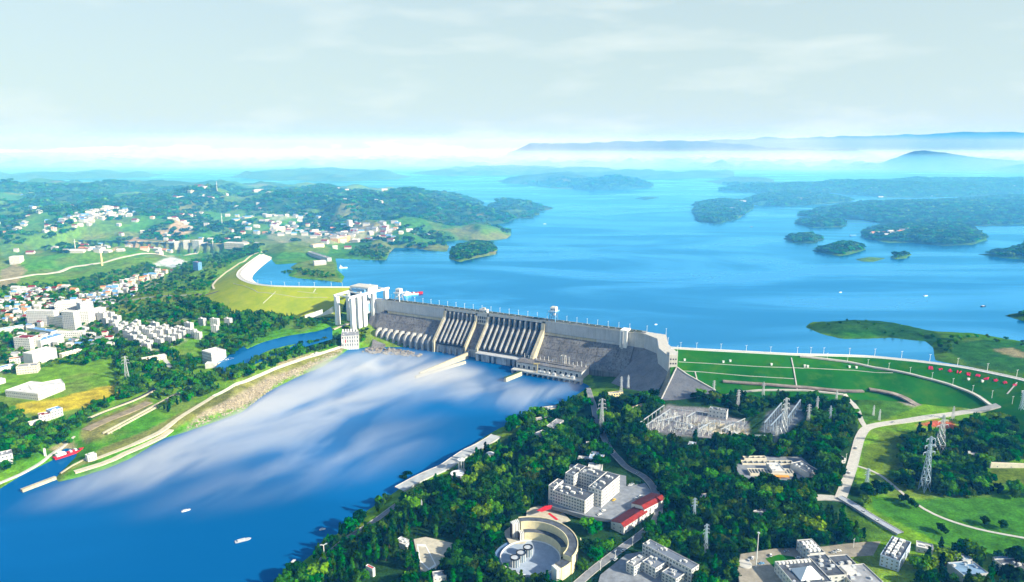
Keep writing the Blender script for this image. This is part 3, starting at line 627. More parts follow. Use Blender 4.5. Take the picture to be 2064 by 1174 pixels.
# gate house on the crest
def frame_at(s, t, z): return Matrix.Translation(D(s, t, z)) @ Matrix.Rotation(math.atan2(DE[1], DE[0]), 4, 'Z')
RZ = math.atan2(DE[1], DE[0])
g = thing('gate_house', 'small white gate house on the crest between the two spillways', 'building', D(244, -7, 85), RZ)
mb = MB(); mb.box(-9, 9, -4, 4, 0, 6); mb.build('wall', M_WHITE, g)
mb = MB(); mb.box(-9.8, 9.8, -4.8, 4.8, 6, 6.8); mb.box(-3, 3, -2, 2, 6.8, 10); mb.build('roof', M_CON, g)
for k in range(5):
    mb = MB(); mb.box(-7.6 + k * 3.3, -5.8 + k * 3.3, -4.15, -3.9, 1.6, 4.2); mb.build('window', M_GLASS, g)

# gantry cranes riding the crest
def crane(s, label, blue):
    c = thing('gantry_crane', label, 'crane', D(s, -8, 85.06), RZ, 'gantry cranes on the dam crest')
    mc = M_BLUE if blue else M_STEEL
    for x in (-6, 6):
        for y in (-6.5, 6.5):
            mb = MB(); mb.bar((x * 1.15, y, 0.4), (x * 0.8, y * 0.85, 19), 1.5, w2=1.2); mb.bar((x * 1.15 - 1.2, y, .5), (x * 1.15 + 1.2, y, .5), 1.0); mb.build('leg', mc, c)
    mb = MB()
    for y in (-6, 6): mb.bar((-6.3, y, 9), (6.3, y, 9), .8); mb.bar((-6, y, 9), (5, y * .9, 18.5), .5); mb.bar((6, y, 9), (-5, y * .9, 18.5), .5)
    for x in (-5.6, 5.6): mb.bar((x, -6, 10), (x, 6, 10), .6)
    mb.build('brace', mc, c)
    mb = MB(); mb.box(-8, 8, -9.5, 12, 19, 20.6); mb.build('deck', mc, c)
    mb = MB(); mb.box(-5, 6, -5, 6, 20.6, 28); b = mb.build('machine_house', M_WHITE, c)
    mb = MB(); mb.hexa([(-5.6, -5.6, 28), (6.6, -5.6, 28), (6.6, 6.6, 28), (-5.6, 6.6, 28)], [(-4, -4, 29.6), (5, -4, 29.6), (5, 5, 29.6), (-4, 5, 29.6)]); mb.build('roof', M_CON, b)
    for k in range(3):
        mb = MB(); mb.box(-3.8 + k * 3.4, -1.6 + k * 3.4, -5.15, -4.9, 23, 25.6); mb.build('window', M_GLASS, b)
    mb = MB(); mb.box(4, 7.5, -9.6, -6.5, 14.5, 18.6); mb.build('driver_cab', M_WHITE, c)
    mb = MB(); mb.bar((0, 12, 20), (0, 15, 13), .7); mb.bar((0, 15, 13), (0, 9, 11), .5); mb.bar((3, 12, 20), (3, 15, 13), .7); mb.build('hoist_arm', mc, c)
    mb = MB()
    for x in (-7.7, 7.7): mb.bar((x, -9.3, 21.6), (x, 11.8, 21.6), .18)
    mb.build('railing', M_WHITE, c)
crane(22, 'white topped gantry crane on the dam crest beside the ship lift', False)
crane(404, 'blue legged gantry crane with white cab beside the ribbed spillway', True)

# powerhouse at the foot
ph = thing('powerhouse', 'long grey powerhouse with riverside columns at the foot of the dam', 'powerhouse', D(440, 60, 0), RZ)
mb = MB(); mb.box(-74, 62, -20, 17.5, 4, 19); mb.build('wall', M_WALL, ph)
mb = MB(); mb.box(-75, 63, -21, 18, 19, 20.4); mb.box(-40, 40, -6, 6, 20.4, 22.2); mb.build('roof', M_SLOPE, ph)
mb = MB(); mb.box(-78, 66, -34, -20.2, 5.2, 7.6); mb.build('deck', M_CON, ph)
for k in range(14):
    x = -76 + k * 10.9
    mb = MB(); mb.box(x - 1.3, x + 1.3, -33.5, -24, -3, 5.2); mb.build('pillar', M_PIER, ph)
for k in range(12):
    x = -68 + k * 11
    mb = MB(); mb.box(x - 2.6, x + 2.6, -20.3, -19.8, 8.6, 14.6); w = mb.build('window', M_DARK, ph)
    mb = MB(); mb.box(x - 3.2, x + 3.2, -20.6, -20.31, 14.6, 15.3); mb.box(x - 3.2, x - 2.61, -20.6, -20.31, 8.6, 14.6); mb.box(x + 2.61, x + 3.2, -20.6, -20.31, 8.6, 14.6); mb.build('frame', M_WHITE, w)
for k in range(16):
    x = -70 + k * 8.6; h = [9, 6, 6, 15, 6, 8, 10, 5][k % 8]
    mb = MB(); mb.bar((x, 8, 20.4), (x, 8, 20.4 + h), .9, w2=.6); mb.box(x - .9, x + .9, 7.1, 8.9, 20.4, 21.6); mb.build('bushing_post', M_WHITE, ph)
mb = MB()
for x in (10, 18): mb.bar((x, 2, 20.4), (x - .5, 3, 37), 1.0); mb.bar((x, 10, 20.4), (x - .5, 9, 37), 1.0)
mb.bar((9, 3, 37), (18.5, 3, 37), .9); mb.bar((9, 9, 37), (18.5, 9, 37), .9); mb.bar((10, 3, 37), (10, 9, 37), .8); mb.bar((18, 3, 37), (18, 9, 37), .8); mb.build('portal_frame', M_CON, ph)
for k, x in enumerate((-20, -12, -2, 10, 26, 38, 48)):
    mb = MB(); mb.box(x - 3, x + 3, -31, -25, 7.6, 11.5); mb.cyl(x - 1.5, -28, 11.5, 13, .8); mb.cyl(x + 1.5, -28, 11.5, 13.4, .7); mb.build('transformer', M_STEEL, ph)
mb = MB(); mb.bar((-30, -32, 7.6), (-31, -30, 24), .8); mb.bar((-24, -32, 7.6), (-23, -30, 24), .8); mb.bar((-32, -30, 24), (-20, -26, 26), 1.1); mb.bar((-31, -30, 24), (-23, -30, 24), .7); mb.build('service_crane', mat('ochre_paint', (.62, .5, .2), .6), ph)
mb = MB(); mb.box(-74, 62, -34, -33.7, 8.4, 8.7); mb.build('railing', M_WHITE, ph)

# guide walls in the tailwater
def gwall(name, label, a, b, z, w, m, green=False, group=None, wz=0):
    a, b = np.array(P(*a)[:2]), np.array(P(*b)[:2]); d = b - a; l = np.linalg.norm(d); rz = math.atan2(d[1], d[0])
    o = thing(name, label, 'wall', (a[0], a[1], 0), rz, group)
    mb = MB(); mb.hexa([(0, -w / 2 - 1.5, -4), (l, -w / 2 - 1.5, -4), (l, w / 2 + 1.5, -4), (0, w / 2 + 1.5, -4)], [(0, -w / 2, z), (l, -w / 2, z * (1 - wz)), (l, w / 2, z * (1 - wz)), (0, w / 2, z)]); mb.build('wall_body', m, o)
    mb = MB(); mb.hexa([(-.3, -w / 2 - .4, z + .01), (l + .3, -w / 2 - .4, z * (1 - wz) + .01), (l + .3, w / 2 + .4, z * (1 - wz) + .01), (-.3, w / 2 + .4, z + .01)], [(-.3, -w / 2 - .4, z + .7), (l + .3, -w / 2 - .4, z * (1 - wz) + .7), (l + .3, w / 2 + .4, z * (1 - wz) + .7), (-.3, w / 2 + .4, z + .7)])
    mb.build('coping', m if not green else M_HEDGE, o)
    return o
gwall('guide_wall', 'long pale guide wall running into the river between the spillways', (942, 722, 0), (846, 757, 0), 11, 3.2, M_LEDGE, wz=0.5)
gwall('guide_wall', 'low stained footing wall along the long guide wall', (938, 733, 0), (838, 763, 0), 4.5, 3, M_LEDGE)
gwall('guide_wall', 'short white wall with a mossy top at the powerhouse corner', (1050, 757, 0), (1018, 770, 0), 8, 4, M_LEDGE, True)
# low rock shelf at the foot of the bucket piers
def rubble(name, label, poly, z, n, r0, r1, m, seed, cat='rocks', kind='stuff', zf=None):
    r = random.Random(seed); mb = MB(); xs = [p[0] for p in poly]; ys = [p[1] for p in poly]; pa = np.array(poly); c = 0
    while c < n:
        x, y = r.uniform(min(xs), max(xs)), r.uniform(min(ys), max(ys))
        if not pip(pa, np.array([x]), np.array([y]))[0]: continue
        c += 1; rr = r.uniform(r0, r1); zz = z if zf is None else zf(x, y); i = len(mb.v)
        vs = [Vector((r.uniform(-1, 1), r.uniform(-1, 1), r.uniform(-.4, .8))).normalized() * rr * r.uniform(.7, 1.2) for _ in range(9)]
        bm = bmesh.new(); [bm.verts.new(v) for v in vs]; bmesh.ops.convex_hull(bm, input=bm.verts[:]); bm.verts.index_update()
        used = [v for v in bm.verts]; mb.v += [(x + v.co.x, y + v.co.y, zz + v.co.z) for v in used]
        for f in bm.faces: mb.f.append(tuple(i + v.index for v in f.verts)); mb.m.append(0)
        bm.free()
    o = mb.build(name, m); tag(o, label, cat, kind=kind); return o
M_ROCK = mat('rock', (0.26, 0.23, 0.19), 0.95, 0.3, 0.25)
rubble('river_rocks', 'low dark rock shelf at the foot of the left dam block', [P2(u, v, 0) for u, v in ((728, 712), (746, 700), (790, 704), (850, 714), (846, 720), (780, 716))], 0.0, 170, 2.0, 6.0, M_ROCK, 3)
mb = MB(); sl = [P(u, v, 2) for u, v in ((748, 704), (778, 698), (772, 686), (752, 690))]
mb.hexa([(*p[:2], -2) for p in sl], [(*sl[0][:2], 2), (*sl[1][:2], 2.5), (*sl[2][:2], 11), (*sl[3][:2], 11)]); o = mb.build('apron_slab', M_SLOPE); tag(o, 'tilted grey concrete slab beside the white lift hall', 'slab')

# ================================================================== SHIP LIFT at the left end of the dam
SLZ = 104.0
la, lb = P(676, 594, SLZ)[:2], P(744, 574, SLZ)[:2]; ra, rb_ = P(706, 598, SLZ)[:2], P(781, 580, SLZ)[:2]
sl = thing('ship_lift', 'white vertical ship lift of tall columns and runway beams beside the dam', 'ship lift', (*(la + ra) / 2, 30)); SI = Matrix.Translation(-Vector((*(la + ra) / 2, 30)))
def spart(mb, name, m, parent=None):
    o = mb.build(name, m); o.parent = parent or sl; o.matrix_parent_inverse = SI if parent is None else Matrix.Identity(4); return o
ux = (lb - la) / np.linalg.norm(lb - la); uy = np.array([-ux[1], ux[0]])
def column(c, w, l, z0, z1):
    mb = MB(); a, b = ux * l / 2, uy * w / 2
    mb.hexa([(*(c - a + b), z0), (*(c - a - b), z0), (*(c + a - b), z0), (*(c + a + b), z0)], [(*(c - a + b), z1), (*(c - a - b), z1), (*(c + a - b), z1), (*(c + a + b), z1)]); return spart(mb, 'column', M_WHITE)
for f in (0.03, 0.36, 0.68, 0.97): column(la + (lb - la) * f, 6, 11, 28, SLZ - 3.6)
for f in (0.04, 0.20, 0.34, 0.60, 0.95): column(ra + (rb_ - ra) * f, 7, 12, 28, SLZ - 3.6)
for a, b in ((la, lb), (ra, rb_)):
    mb = MB(); mb.bar((*(a - ux * 5), SLZ - 1.8), (*(b + ux * 5), SLZ - 1.8), 4.4); spart(mb, 'runway_beam', M_WHITE)
for f in (0.02, 0.35, 0.95):
    mb = MB(); mb.bar((*(la + (lb - la) * f), SLZ - 2), (*(ra + (rb_ - ra) * f), SLZ - 2), 2.6); spart(mb, 'cross_beam', M_WHITE)
mc = (la + (lb - la) * .62 + ra + (rb_ - ra) * .55) / 2
def obox(c, hx, hy, z0, z1):
    mb = MB(); a, b = ux * hx, uy * hy
    mb.hexa([(*(c - a + b), z0), (*(c - a - b), z0), (*(c + a - b), z0), (*(c + a + b), z0)], [(*(c - a + b), z1), (*(c - a - b), z1), (*(c + a - b), z1), (*(c + a + b), z1)]); return mb
spart(obox(mc, 17, 26, SLZ + .6, SLZ + 9), 'hoist_house', M_WHITE)
spart(obox(mc - ux * 20, 2.5, 18, SLZ + .5, SLZ + 6), 'hoist_cab', M_BLUE)
spart(obox(mc, 17.6, 26.6, SLZ + 9, SLZ + 10), 'hoist_roof', M_CON)
for k in range(4):
    q = mc - ux * 17.1 + uy * (-19 + k * 12.5); mb = MB(); a, b = ux * .2, uy * 3
    mb.hexa([(*(q - a + b), SLZ + 3), (*(q - a - b), SLZ + 3), (*(q + a - b), SLZ + 3), (*(q + a + b), SLZ + 3)], [(*(q - a + b), SLZ + 6.5), (*(q - a - b), SLZ + 6.5), (*(q + a - b), SLZ + 6.5), (*(q + a + b), SLZ + 6.5)]); spart(mb, 'window', M_GLASS)
lc = (ra + (rb_ - ra) * .48); lc = lc + uy * 10
spart(obox(lc, 22, 5.5, 54, 82), 'lift_shaft_wall', M_WALL)
for k in range(4): spart(obox(lc - uy * 6 + ux * (-16 + k * 10.5), 2.4, .6, 58 + (k % 2) * 6, 76), 'shaft_grille', M_BLUE)
# dam end block under the lift
dex('end_face', [(UP, 20), (UP, 84), (-1, 84), (-1, 20)], -60, -16.2, M_WALL)
dex('end_slope', [(-1, 12), (-1, 52), (3, 52), (26, 25), (26, 12)], -48, -22.2, M_SLOPE)
# ================================================================== BUILDERS
CLEAR = []                     # footprints kept free of trees: (polygon or polyline, half width)
def clear_poly(pts, grow=2.0): CLEAR.append(('p', np.array(pts), grow))
def clear_line(pts, w): CLEAR.append(('l', np.array(pts), w))
M_BW = mat('facade_white', (0.62, 0.61, 0.58), 0.75, 0.09, 0.25, obj_var=0.14)
M_BC = mat('facade_cream', (0.72, 0.66, 0.52), 0.8, 0.08, 0.12, obj_var=0.1)
M_BG = mat('facade_grey', (0.50, 0.52, 0.54), 0.8, 0.08, 0.12, obj_var=0.1)
M_BY = mat('facade_yellow', (0.70, 0.58, 0.28), 0.8, 0.08, 0.15)
M_RF = mat('roof_dark', (0.10, 0.115, 0.14), 0.85, 0.25, 0.12)
M_RG = mat('roof_grey', (0.30, 0.31, 0.33), 0.85, 0.2, 0.1)
M_RP = mat('roof_pale', (0.62, 0.61, 0.58), 0.85, 0.1, 0.1)
M_RB = mat('roof_blue', (0.14, 0.32, 0.60), 0.55, 0.12, 0.2)
M_RR = mat('roof_red', (0.24, 0.028, 0.022), 0.75, 0.2, 0.4)
M_RR_SHADE = mat('roof_red_shaded', (0.10, 0.03, 0.035), 0.75, 0.2, 0.4)  # shaded copy of the red roof colour
M_WF = mat('window_frame', (0.72, 0.72, 0.70), 0.6, 0.04)
WIN = {}
def win_mesh(w, h):
    k = (round(w, 2), round(h, 2))
    if k not in WIN:
        mb = MB(); f = 0.14
        mb.box(-w / 2, w / 2, -0.05, 0.3, 0, h, 1)
        for a, b, c, d in ((-w / 2 - f, w / 2 + f, -f, 0), (-w / 2 - f, w / 2 + f, h, h + f), (-w / 2 - f, -w / 2, 0, h), (w / 2, w / 2 + f, 0, h), (-.05, .05, 0, h)): mb.box(a, b, -0.16, 0.2, c, d, 0)
        WIN[k] = mb.mesh('window', [M_WF, M_GLASS])
    return WIN[k]
def complex_(name, label, cat, loc, rz, wings, wall=M_BW, roof=M_RF, floors=None, win=(1.5, 1.6), step=3.4, faces='fr', joined=False, parapet=0.9, group=None, gable=False, plinth=3.0, roof2=None, ridge=0.5):
    """wings: (x0, x1, y0, y1, height[, floors[, roof material]]); front face looks along -y"""
    o = thing(name, label, cat, loc, rz, group); jw = MB()
    c, s = math.cos(rz), math.sin(rz)
    def inside(x, y, z, skip):
        return any(i != skip and w[0] - .05 < x < w[1] + .05 and w[2] - .05 < y < w[3] + .05 and z < w[4] + .5 for i, w in enumerate(wings))
    for wi, wg in enumerate(wings):
        x0, x1, y0, y1, h = wg[:5]; nf = wg[5] if len(wg) > 5 and wg[5] else max(1, int(h / 3.4)); rm = wg[6] if len(wg) > 6 else roof
        clear_poly([(loc[0] + x * c - y * s, loc[1] + x * s + y * c) for x, y in ((x0, y0), (x1, y0), (x1, y1), (x0, y1))], 3.0)
        mb = MB()
        if gable:
            rh = (y1 - y0) * 0.26 if (x1 - x0) >= (y1 - y0) else (x1 - x0) * (0.26 if ridge == 0.5 else 0.17); lx = (x1 - x0) >= (y1 - y0)
            mb.box(x0, x1, y0, y1, -plinth, h)
            if lx: ym = y0 + (y1 - y0) * ridge; mb.poly([(x0, y0, h), (x0, ym, h + rh), (x0, y1, h)]); mb.poly([(x1, y0, h), (x1, y1, h), (x1, ym, h + rh)])
            else: xm = x0 + (x1 - x0) * ridge; mb.poly([(x0, y0, h), (x1, y0, h), (xm, y0, h + rh)]); mb.poly([(x0, y1, h), (xm, y1, h + rh), (x1, y1, h)])
            mb.build('wall', wall, o); e = 0.5
            for sgn in (-1, 1):
                mb = MB()
                if lx:
                    yo = y0 - e if sgn < 0 else y1 + e
                    q = [(x0 - e, yo, h - .2), (x1 + e, yo, h - .2), (x1 + e, ym, h + rh + .1), (x0 - e, ym, h + rh + .1)]
                else:
                    xo = x0 - e if sgn < 0 else x1 + e
                    q = [(xo, y0 - e, h - .2), (xo, y1 + e, h - .2), (xm, y1 + e, h + rh + .1), (xm, y0 - e, h + rh + .1)]
                mb.hexa([tuple(p) for p in q], [(p[0], p[1], p[2] + .3) for p in q]); mb.build('roof', (roof2 if (roof2 and sgn > 0) else rm), o)
        else:
            mb.box(x0, x1, y0, y1, -plinth, h); mb.build('wall', wall, o)
            mb = MB(); mb.box(x0 + .35, x1 - .35, y0 + .35, y1 - .35, h, h + .12); r_ = mb.build('roof', rm, o)
            if parapet:
                mb = MB(); mb.box(x0 - .05, x1 + .05, y0 - .05, y0 + .3, h + .001, h + parapet); mb.box(x0 - .05, x1 + .05, y1 - .3, y1 + .05, h + .001, h + parapet)
                mb.box(x0 - .05, x0 + .3, y0 + .3, y1 - .3, h + .001, h + parapet); mb.box(x1 - .3, x1 + .05, y0 + .3, y1 - .3, h + .001, h + parapet); mb.build('parapet', wall, r_)
        if not gable and (x1 - x0) > 6 and (y1 - y0) > 6:
            q_ = random.Random(int(abs(loc[0] * 7 + loc[1] * 3 + wi * 11)))
            for _ in range(2 if joined else min(7, 2 + int((x1 - x0) * (y1 - y0) / 90))):
                rx, ry = q_.uniform(x0 + 2, x1 - 2.4), q_.uniform(y0 + 2, y1 - 2.4); a_, b_, c_ = q_.uniform(.7, 1.9), q_.uniform(.7, 1.6), q_.uniform(.7, 2.2)
                mb = MB()
                if q_.random() < .3: mb.cyl(rx, ry, h + .1, h + .1 + c_, a_ * .7, n=10)
                else: mb.box(rx - a_, rx + a_, ry - b_, ry + b_, h + .1, h + .1 + c_)
                mb.build('roof_tank', q_.choice((M_RP, M_STEEL, M_BG, M_BW)), o)
        if win:
            fh = h / nf
            for fc in faces:
                L_ = (x1 - x0) if fc in 'fb' else (y1 - y0); n = int((L_ - 1.2) / step)
                if n < 1: continue
                for k in range(n):
                    q = (k + .5) * L_ / n
                    for f in range(nf):
                        z = f * fh + fh * .32
                        if fc == 'f': x, y, a, tx, ty = x0 + q, y0, 0, x0 + q, y0 - .6
                        elif fc == 'b': x, y, a, tx, ty = x0 + q, y1, math.pi, x0 + q, y1 + .6
                        elif fc == 'r': x, y, a, tx, ty = x1, y0 + q, math.pi / 2, x1 + .6, y0 + q
                        else: x, y, a, tx, ty = x0, y0 + q, -math.pi / 2, x0 - .6, y0 + q
                        if inside(tx, ty, z, wi): continue
                        ww, hh = min(win[0], L_ / n * .7), min(win[1], fh * .6)
                        if joined:
                            if fc == 'f': jw.quad((x - ww / 2, y - .04, z), (x + ww / 2, y - .04, z), (x + ww / 2, y - .04, z + hh), (x - ww / 2, y - .04, z + hh))
                            elif fc == 'r': jw.quad((x + .04, y - ww / 2, z), (x + .04, y + ww / 2, z), (x + .04, y + ww / 2, z + hh), (x + .04, y - ww / 2, z + hh))
                            else: jw.quad((x - .04, y - ww / 2, z), (x - .04, y + ww / 2, z), (x - .04, y + ww / 2, z + hh), (x - .04, y - ww / 2, z + hh))
                        else:
                            w_ = link('window', win_mesh(ww, hh), o); w_.location = (x, y, z); w_.rotation_euler = (0, 0, a)
    if joined and jw.f: tag(jw.build('window_rows', M_GLASS, o), kind='stuff')
    return o
def edge(p0, p1):
    """ground frame from the pixels of a front edge, left to right: origin, heading, length"""
    a, b = G(*p0), G(*p1); d = b[:2] - a[:2]
    return (a[0], a[1], min(a[2], b[2])), math.atan2(d[1], d[0]), float(np.hypot(*d))
def block(name, label, cat, p0, p1, depth, h, **k):
    loc, rz, l = edge(p0, p1); return complex_(name, label, cat, loc, rz, [(0, l, 0, depth, h, k.pop('nf', None))], **k)
def strip(name, px, w, m, lift=0.35, world=None, kerb=None, clear=True, seg=8.0, fn=hgt, parent=None, kind='structure'):
    """a ribbon laid on the ground along a polyline of pixels"""
    pts = [np.array(G2(*p)) for p in px] if world is None else [np.array(p) for p in world]
    fine = [pts[0]]
    for a, b in zip(pts[:-1], pts[1:]):
        n = max(1, int(np.linalg.norm(b - a) / seg)); fine += [a + (b - a) * (k + 1) / n for k in range(n)]
    fine = np.array(fine)
    for _ in range(3): fine[1:-1] = fine[1:-1] * .5 + (fine[:-2] + fine[2:]) * .25
    t = np.gradient(fine, axis=0); t /= np.linalg.norm(t, axis=1)[:, None] + 1e-9; nn = np.stack([-t[:, 1], t[:, 0]], -1)
    L_, R_ = fine + nn * w / 2, fine - nn * w / 2
    zc = np.maximum(np.maximum(fn(L_[:, 0], L_[:, 1]), fn(R_[:, 0], R_[:, 1])), fn(fine[:, 0], fine[:, 1])) + lift
    mb = MB(); n = len(fine)
    for k in range(n - 1): mb.quad((*R_[k], zc[k]), (*R_[k + 1], zc[k + 1]), (*L_[k + 1], zc[k + 1]), (*L_[k], zc[k]))
    for E_ in (L_, R_):
        for k in range(n - 1): mb.quad((*E_[k], zc[k] - 2), (*E_[k + 1], zc[k + 1] - 2), (*E_[k + 1], zc[k + 1]), (*E_[k], zc[k]))
    o = mb.build(name, m, parent)
    if kind: tag(o, kind=kind)
    if kerb:
        mb = MB()
        for E_, sg in ((L_, 1), (R_, -1)):
            for k in range(n - 1):
                a, b = E_[k], E_[k + 1]; ia, ib = a - nn[k] * sg * .5, b - nn[k + 1] * sg * .5
                q = [(*a, zc[k]), (*b, zc[k + 1]), (*ib, zc[k + 1]), (*ia, zc[k])]; q = q if sg < 0 else q[::-1]
                mb.hexa([(p[0], p[1], p[2] - .2) for p in q], [(p[0], p[1], p[2] + kerb) for p in q])
        mb.build('kerb', M_CON, o)
    if clear: clear_line(fine, w / 2 + 3.5)
    return fine, zc
SHEETS = []
def sheet_z(p): return max([p[2]] + [z for a, z in SHEETS if pip(a, np.array([p[0]]), np.array([p[1]]))[0]])
def sheet(name, px, m, lift=0.4, clear=True, kind='structure', z=None):
    """a flat paved area over a pixel outline"""
    w = [G(*p) for p in px]; zz = (max(p[2] for p in w) + lift) if z is None else z
    mb = MB(); pts = [(p[0], p[1]) for p in w]
    ar = sum(pts[i][0] * pts[(i + 1) % len(pts)][1] - pts[(i + 1) % len(pts)][0] * pts[i][1] for i in range(len(pts)))
    if ar < 0: pts = pts[::-1]
    mb.prism(pts, zz - 4, zz); o = mb.build(name, m); SHEETS.append((np.array(pts), zz))
    if kind: tag(o, kind=kind)
    if clear: clear_poly(pts, 1.5)
    return zz

# ================================================================== RIGHT BANK
# paved places first
strip('road', [(1692, 1010), (1702, 985), (1718, 940), (1732, 885), (1745, 862), (1800, 852), (1870, 842), (1950, 830), (2012, 819)], 12, M_PALE, 0.5, kerb=0.12)
strip('road', [(1745, 862), (1735, 850), (1733, 835), (1722, 815), (1702, 795)], 7, M_PALE, 0.4)
strip('road', [(1692, 1004), (1720, 1020), (1760, 1046), (1815, 1078)], 9, mat('bridge_paving', (0.34, 0.37, 0.42), .9, .1), 1.4, kerb=0.5)
strip('road', [(1640, 1004), (1670, 1000), (1700, 1008)], 12, M_PALE, 0.45)
strip('path', [(1728, 940), (1750, 944), (1775, 958), (1800, 978), (1830, 1005), (1862, 1028), (1900, 1046), (1950, 1062), (2010, 1076), (2080, 1088)], 3.6, M_PALE, 0.35)
strip('path', [(1455, 800), (1470, 793), (1530, 787), (1620, 787), (1700, 796)], 4, M_PALE, 0.5)
M_ROAD2 = mat('worn_road', (0.24, 0.25, 0.27), 0.9, 0.15, 0.2)
strip('road', [(1150, 1190), (1200, 1146), (1255, 1105), (1306, 1068), (1330, 1040), (1322, 990), (1300, 960), (1262, 945), (1225, 900), (1205, 860), (1196, 815), (1185, 785)], 9, M_ROAD2, 0.4, kerb=0.12)
strip('riverside_road', [(600, 1174), (650, 1128), (700, 1085), (745, 1058), (800, 1018)], 7, M_ROAD2, 0.4, kerb=0.4)
sheet('plaza', [(1105, 1020), (1112, 1034), (1180, 1052), (1240, 1060), (1318, 1000), (1300, 975), (1262, 985), (1262, 960), (1150, 945), (1130, 990)], mat('plaza_paving', (0.24, 0.26, 0.29), .9, .16, .15), 0.2)  # dark blue-grey: the plaza's shade is put into the paving colour
sheet('plaza', [(1062, 1030), (1085, 1022), (1130, 1030), (1150, 1050), (1120, 1060), (1060, 1052)], mat('tan_paving', (0.50, 0.46, 0.36), .9, .1, .2), 0.5)
sheet('plaza', [(1014, 1075), (1030, 1062), (1050, 1060), (1072, 1080), (1058, 1098), (1028, 1100)], mat('tan_paving', (0.5, 0.46, 0.36)), 0.3)
sheet('car_park', [(1485, 1160), (1492, 1128), (1560, 1112), (1660, 1104), (1700, 1098), (1740, 1094), (1775, 1092), (1760, 1120), (1700, 1125), (1660, 1180), (1600, 1190), (1490, 1190)], mat('warm_paving', (0.32, 0.29, 0.23), .9, .16, .12), 0.25)
sheet('yard', [(1210, 1165), (1262, 1120), (1300, 1112), (1380, 1180), (1200, 1200)], mat('plaza_paving', (0.4, 0.4, 0.4)), 0.3)
sheet('plaza', [(834, 1092), (858, 1086), (912, 1096), (905, 1128), (872, 1158), (848, 1152)], mat('tan_paving', (0.5, 0.46, 0.36)), 0.4)
strip('bank_slab', [(1000, 880), (960, 905), (900, 945), (850, 968), (805, 993)], 17, mat('bank_concrete', (0.42, 0.44, 0.45), .9, .14, .08), 1.6, kerb=0.5)
clear_line(np.array([G2(*p) for p in ((1004, 884), (960, 912), (900, 952), (850, 976), (812, 998))]), 17); clear_line(np.array([G2(*p) for p in ((600, 1180), (650, 1134), (700, 1091), (745, 1064), (800, 1024))]), 9)
strip('footpath', [(906, 1018), (930, 1022), (968, 1032)], 6, M_PALE, 0.4)

# white five-storey block with courtyards
o0 = np.array(G2(1178, 1048)); rzw = math.radians(-35); zb = ht1(*o0) + .4
complex_('office_building', 'large white five storey building round courtyards beside the red roofed hall', 'building', (o0[0], o0[1], zb), rzw,
         [(-42, 0, 0, 22, 22), (-8, 9, 22.2, 68, 27, 7), (-36, -8.2, 50, 66, 27, 7), (-48, -36.2, 38, 68, 26, 6), (-50, -42.2, 4, 24, 24, 6), (-42, -8.2, 22.2, 49.8, 8, 2, M_RG)], win=(2.1, 2.1), step=3.3, faces='frl')
o_ = bpy.data.objects['office_building']
for k, (x, y, a, b, z) in enumerate([(-20, 8, 5, 3, 22.2), (-12, 12, 4, 2, 22.2), (-30, 14, 6, 2.5, 22.2), (0, 40, 5, 3, 27.2), (-1, 56, 4, 4, 27.2), (-24, 58, 8, 3, 27.2)]):
    mb = MB(); mb.box(x - a / 2, x + a / 2, y - b / 2, y + b / 2, z, z + 2.2); mb.build('roof_box', M_RP, o_)
# long porch in front
block('porch', 'low grey porch canopy before the white five storey building', 'porch', (1200, 1046), (1232, 1040), 7, 5, wall=M_BG, roof=M_RF, win=None, parapet=0)
# red roofed halls; the slope away from the sun is painted darker
for lab, p0, p1, dep, h in (('white walled hall with red gable roof painted darker on its shaded slope beside the road', (1231, 1066), (1257, 1078), 44, 9), ('taller white hall with red gable roof painted darker on its shaded slope behind its twin', (1272, 1034), (1298, 1046), 36, 12)):
    loc, rz, l = edge(p0, p1)
    complex_('gable_hall', lab, 'building', loc, rz, [(0, max(l, 17), 0, dep, h, 2)], roof=M_RR_SHADE, roof2=M_RR, gable=True, ridge=0.78, win=(1.8, 2.0), step=6, faces='fr')
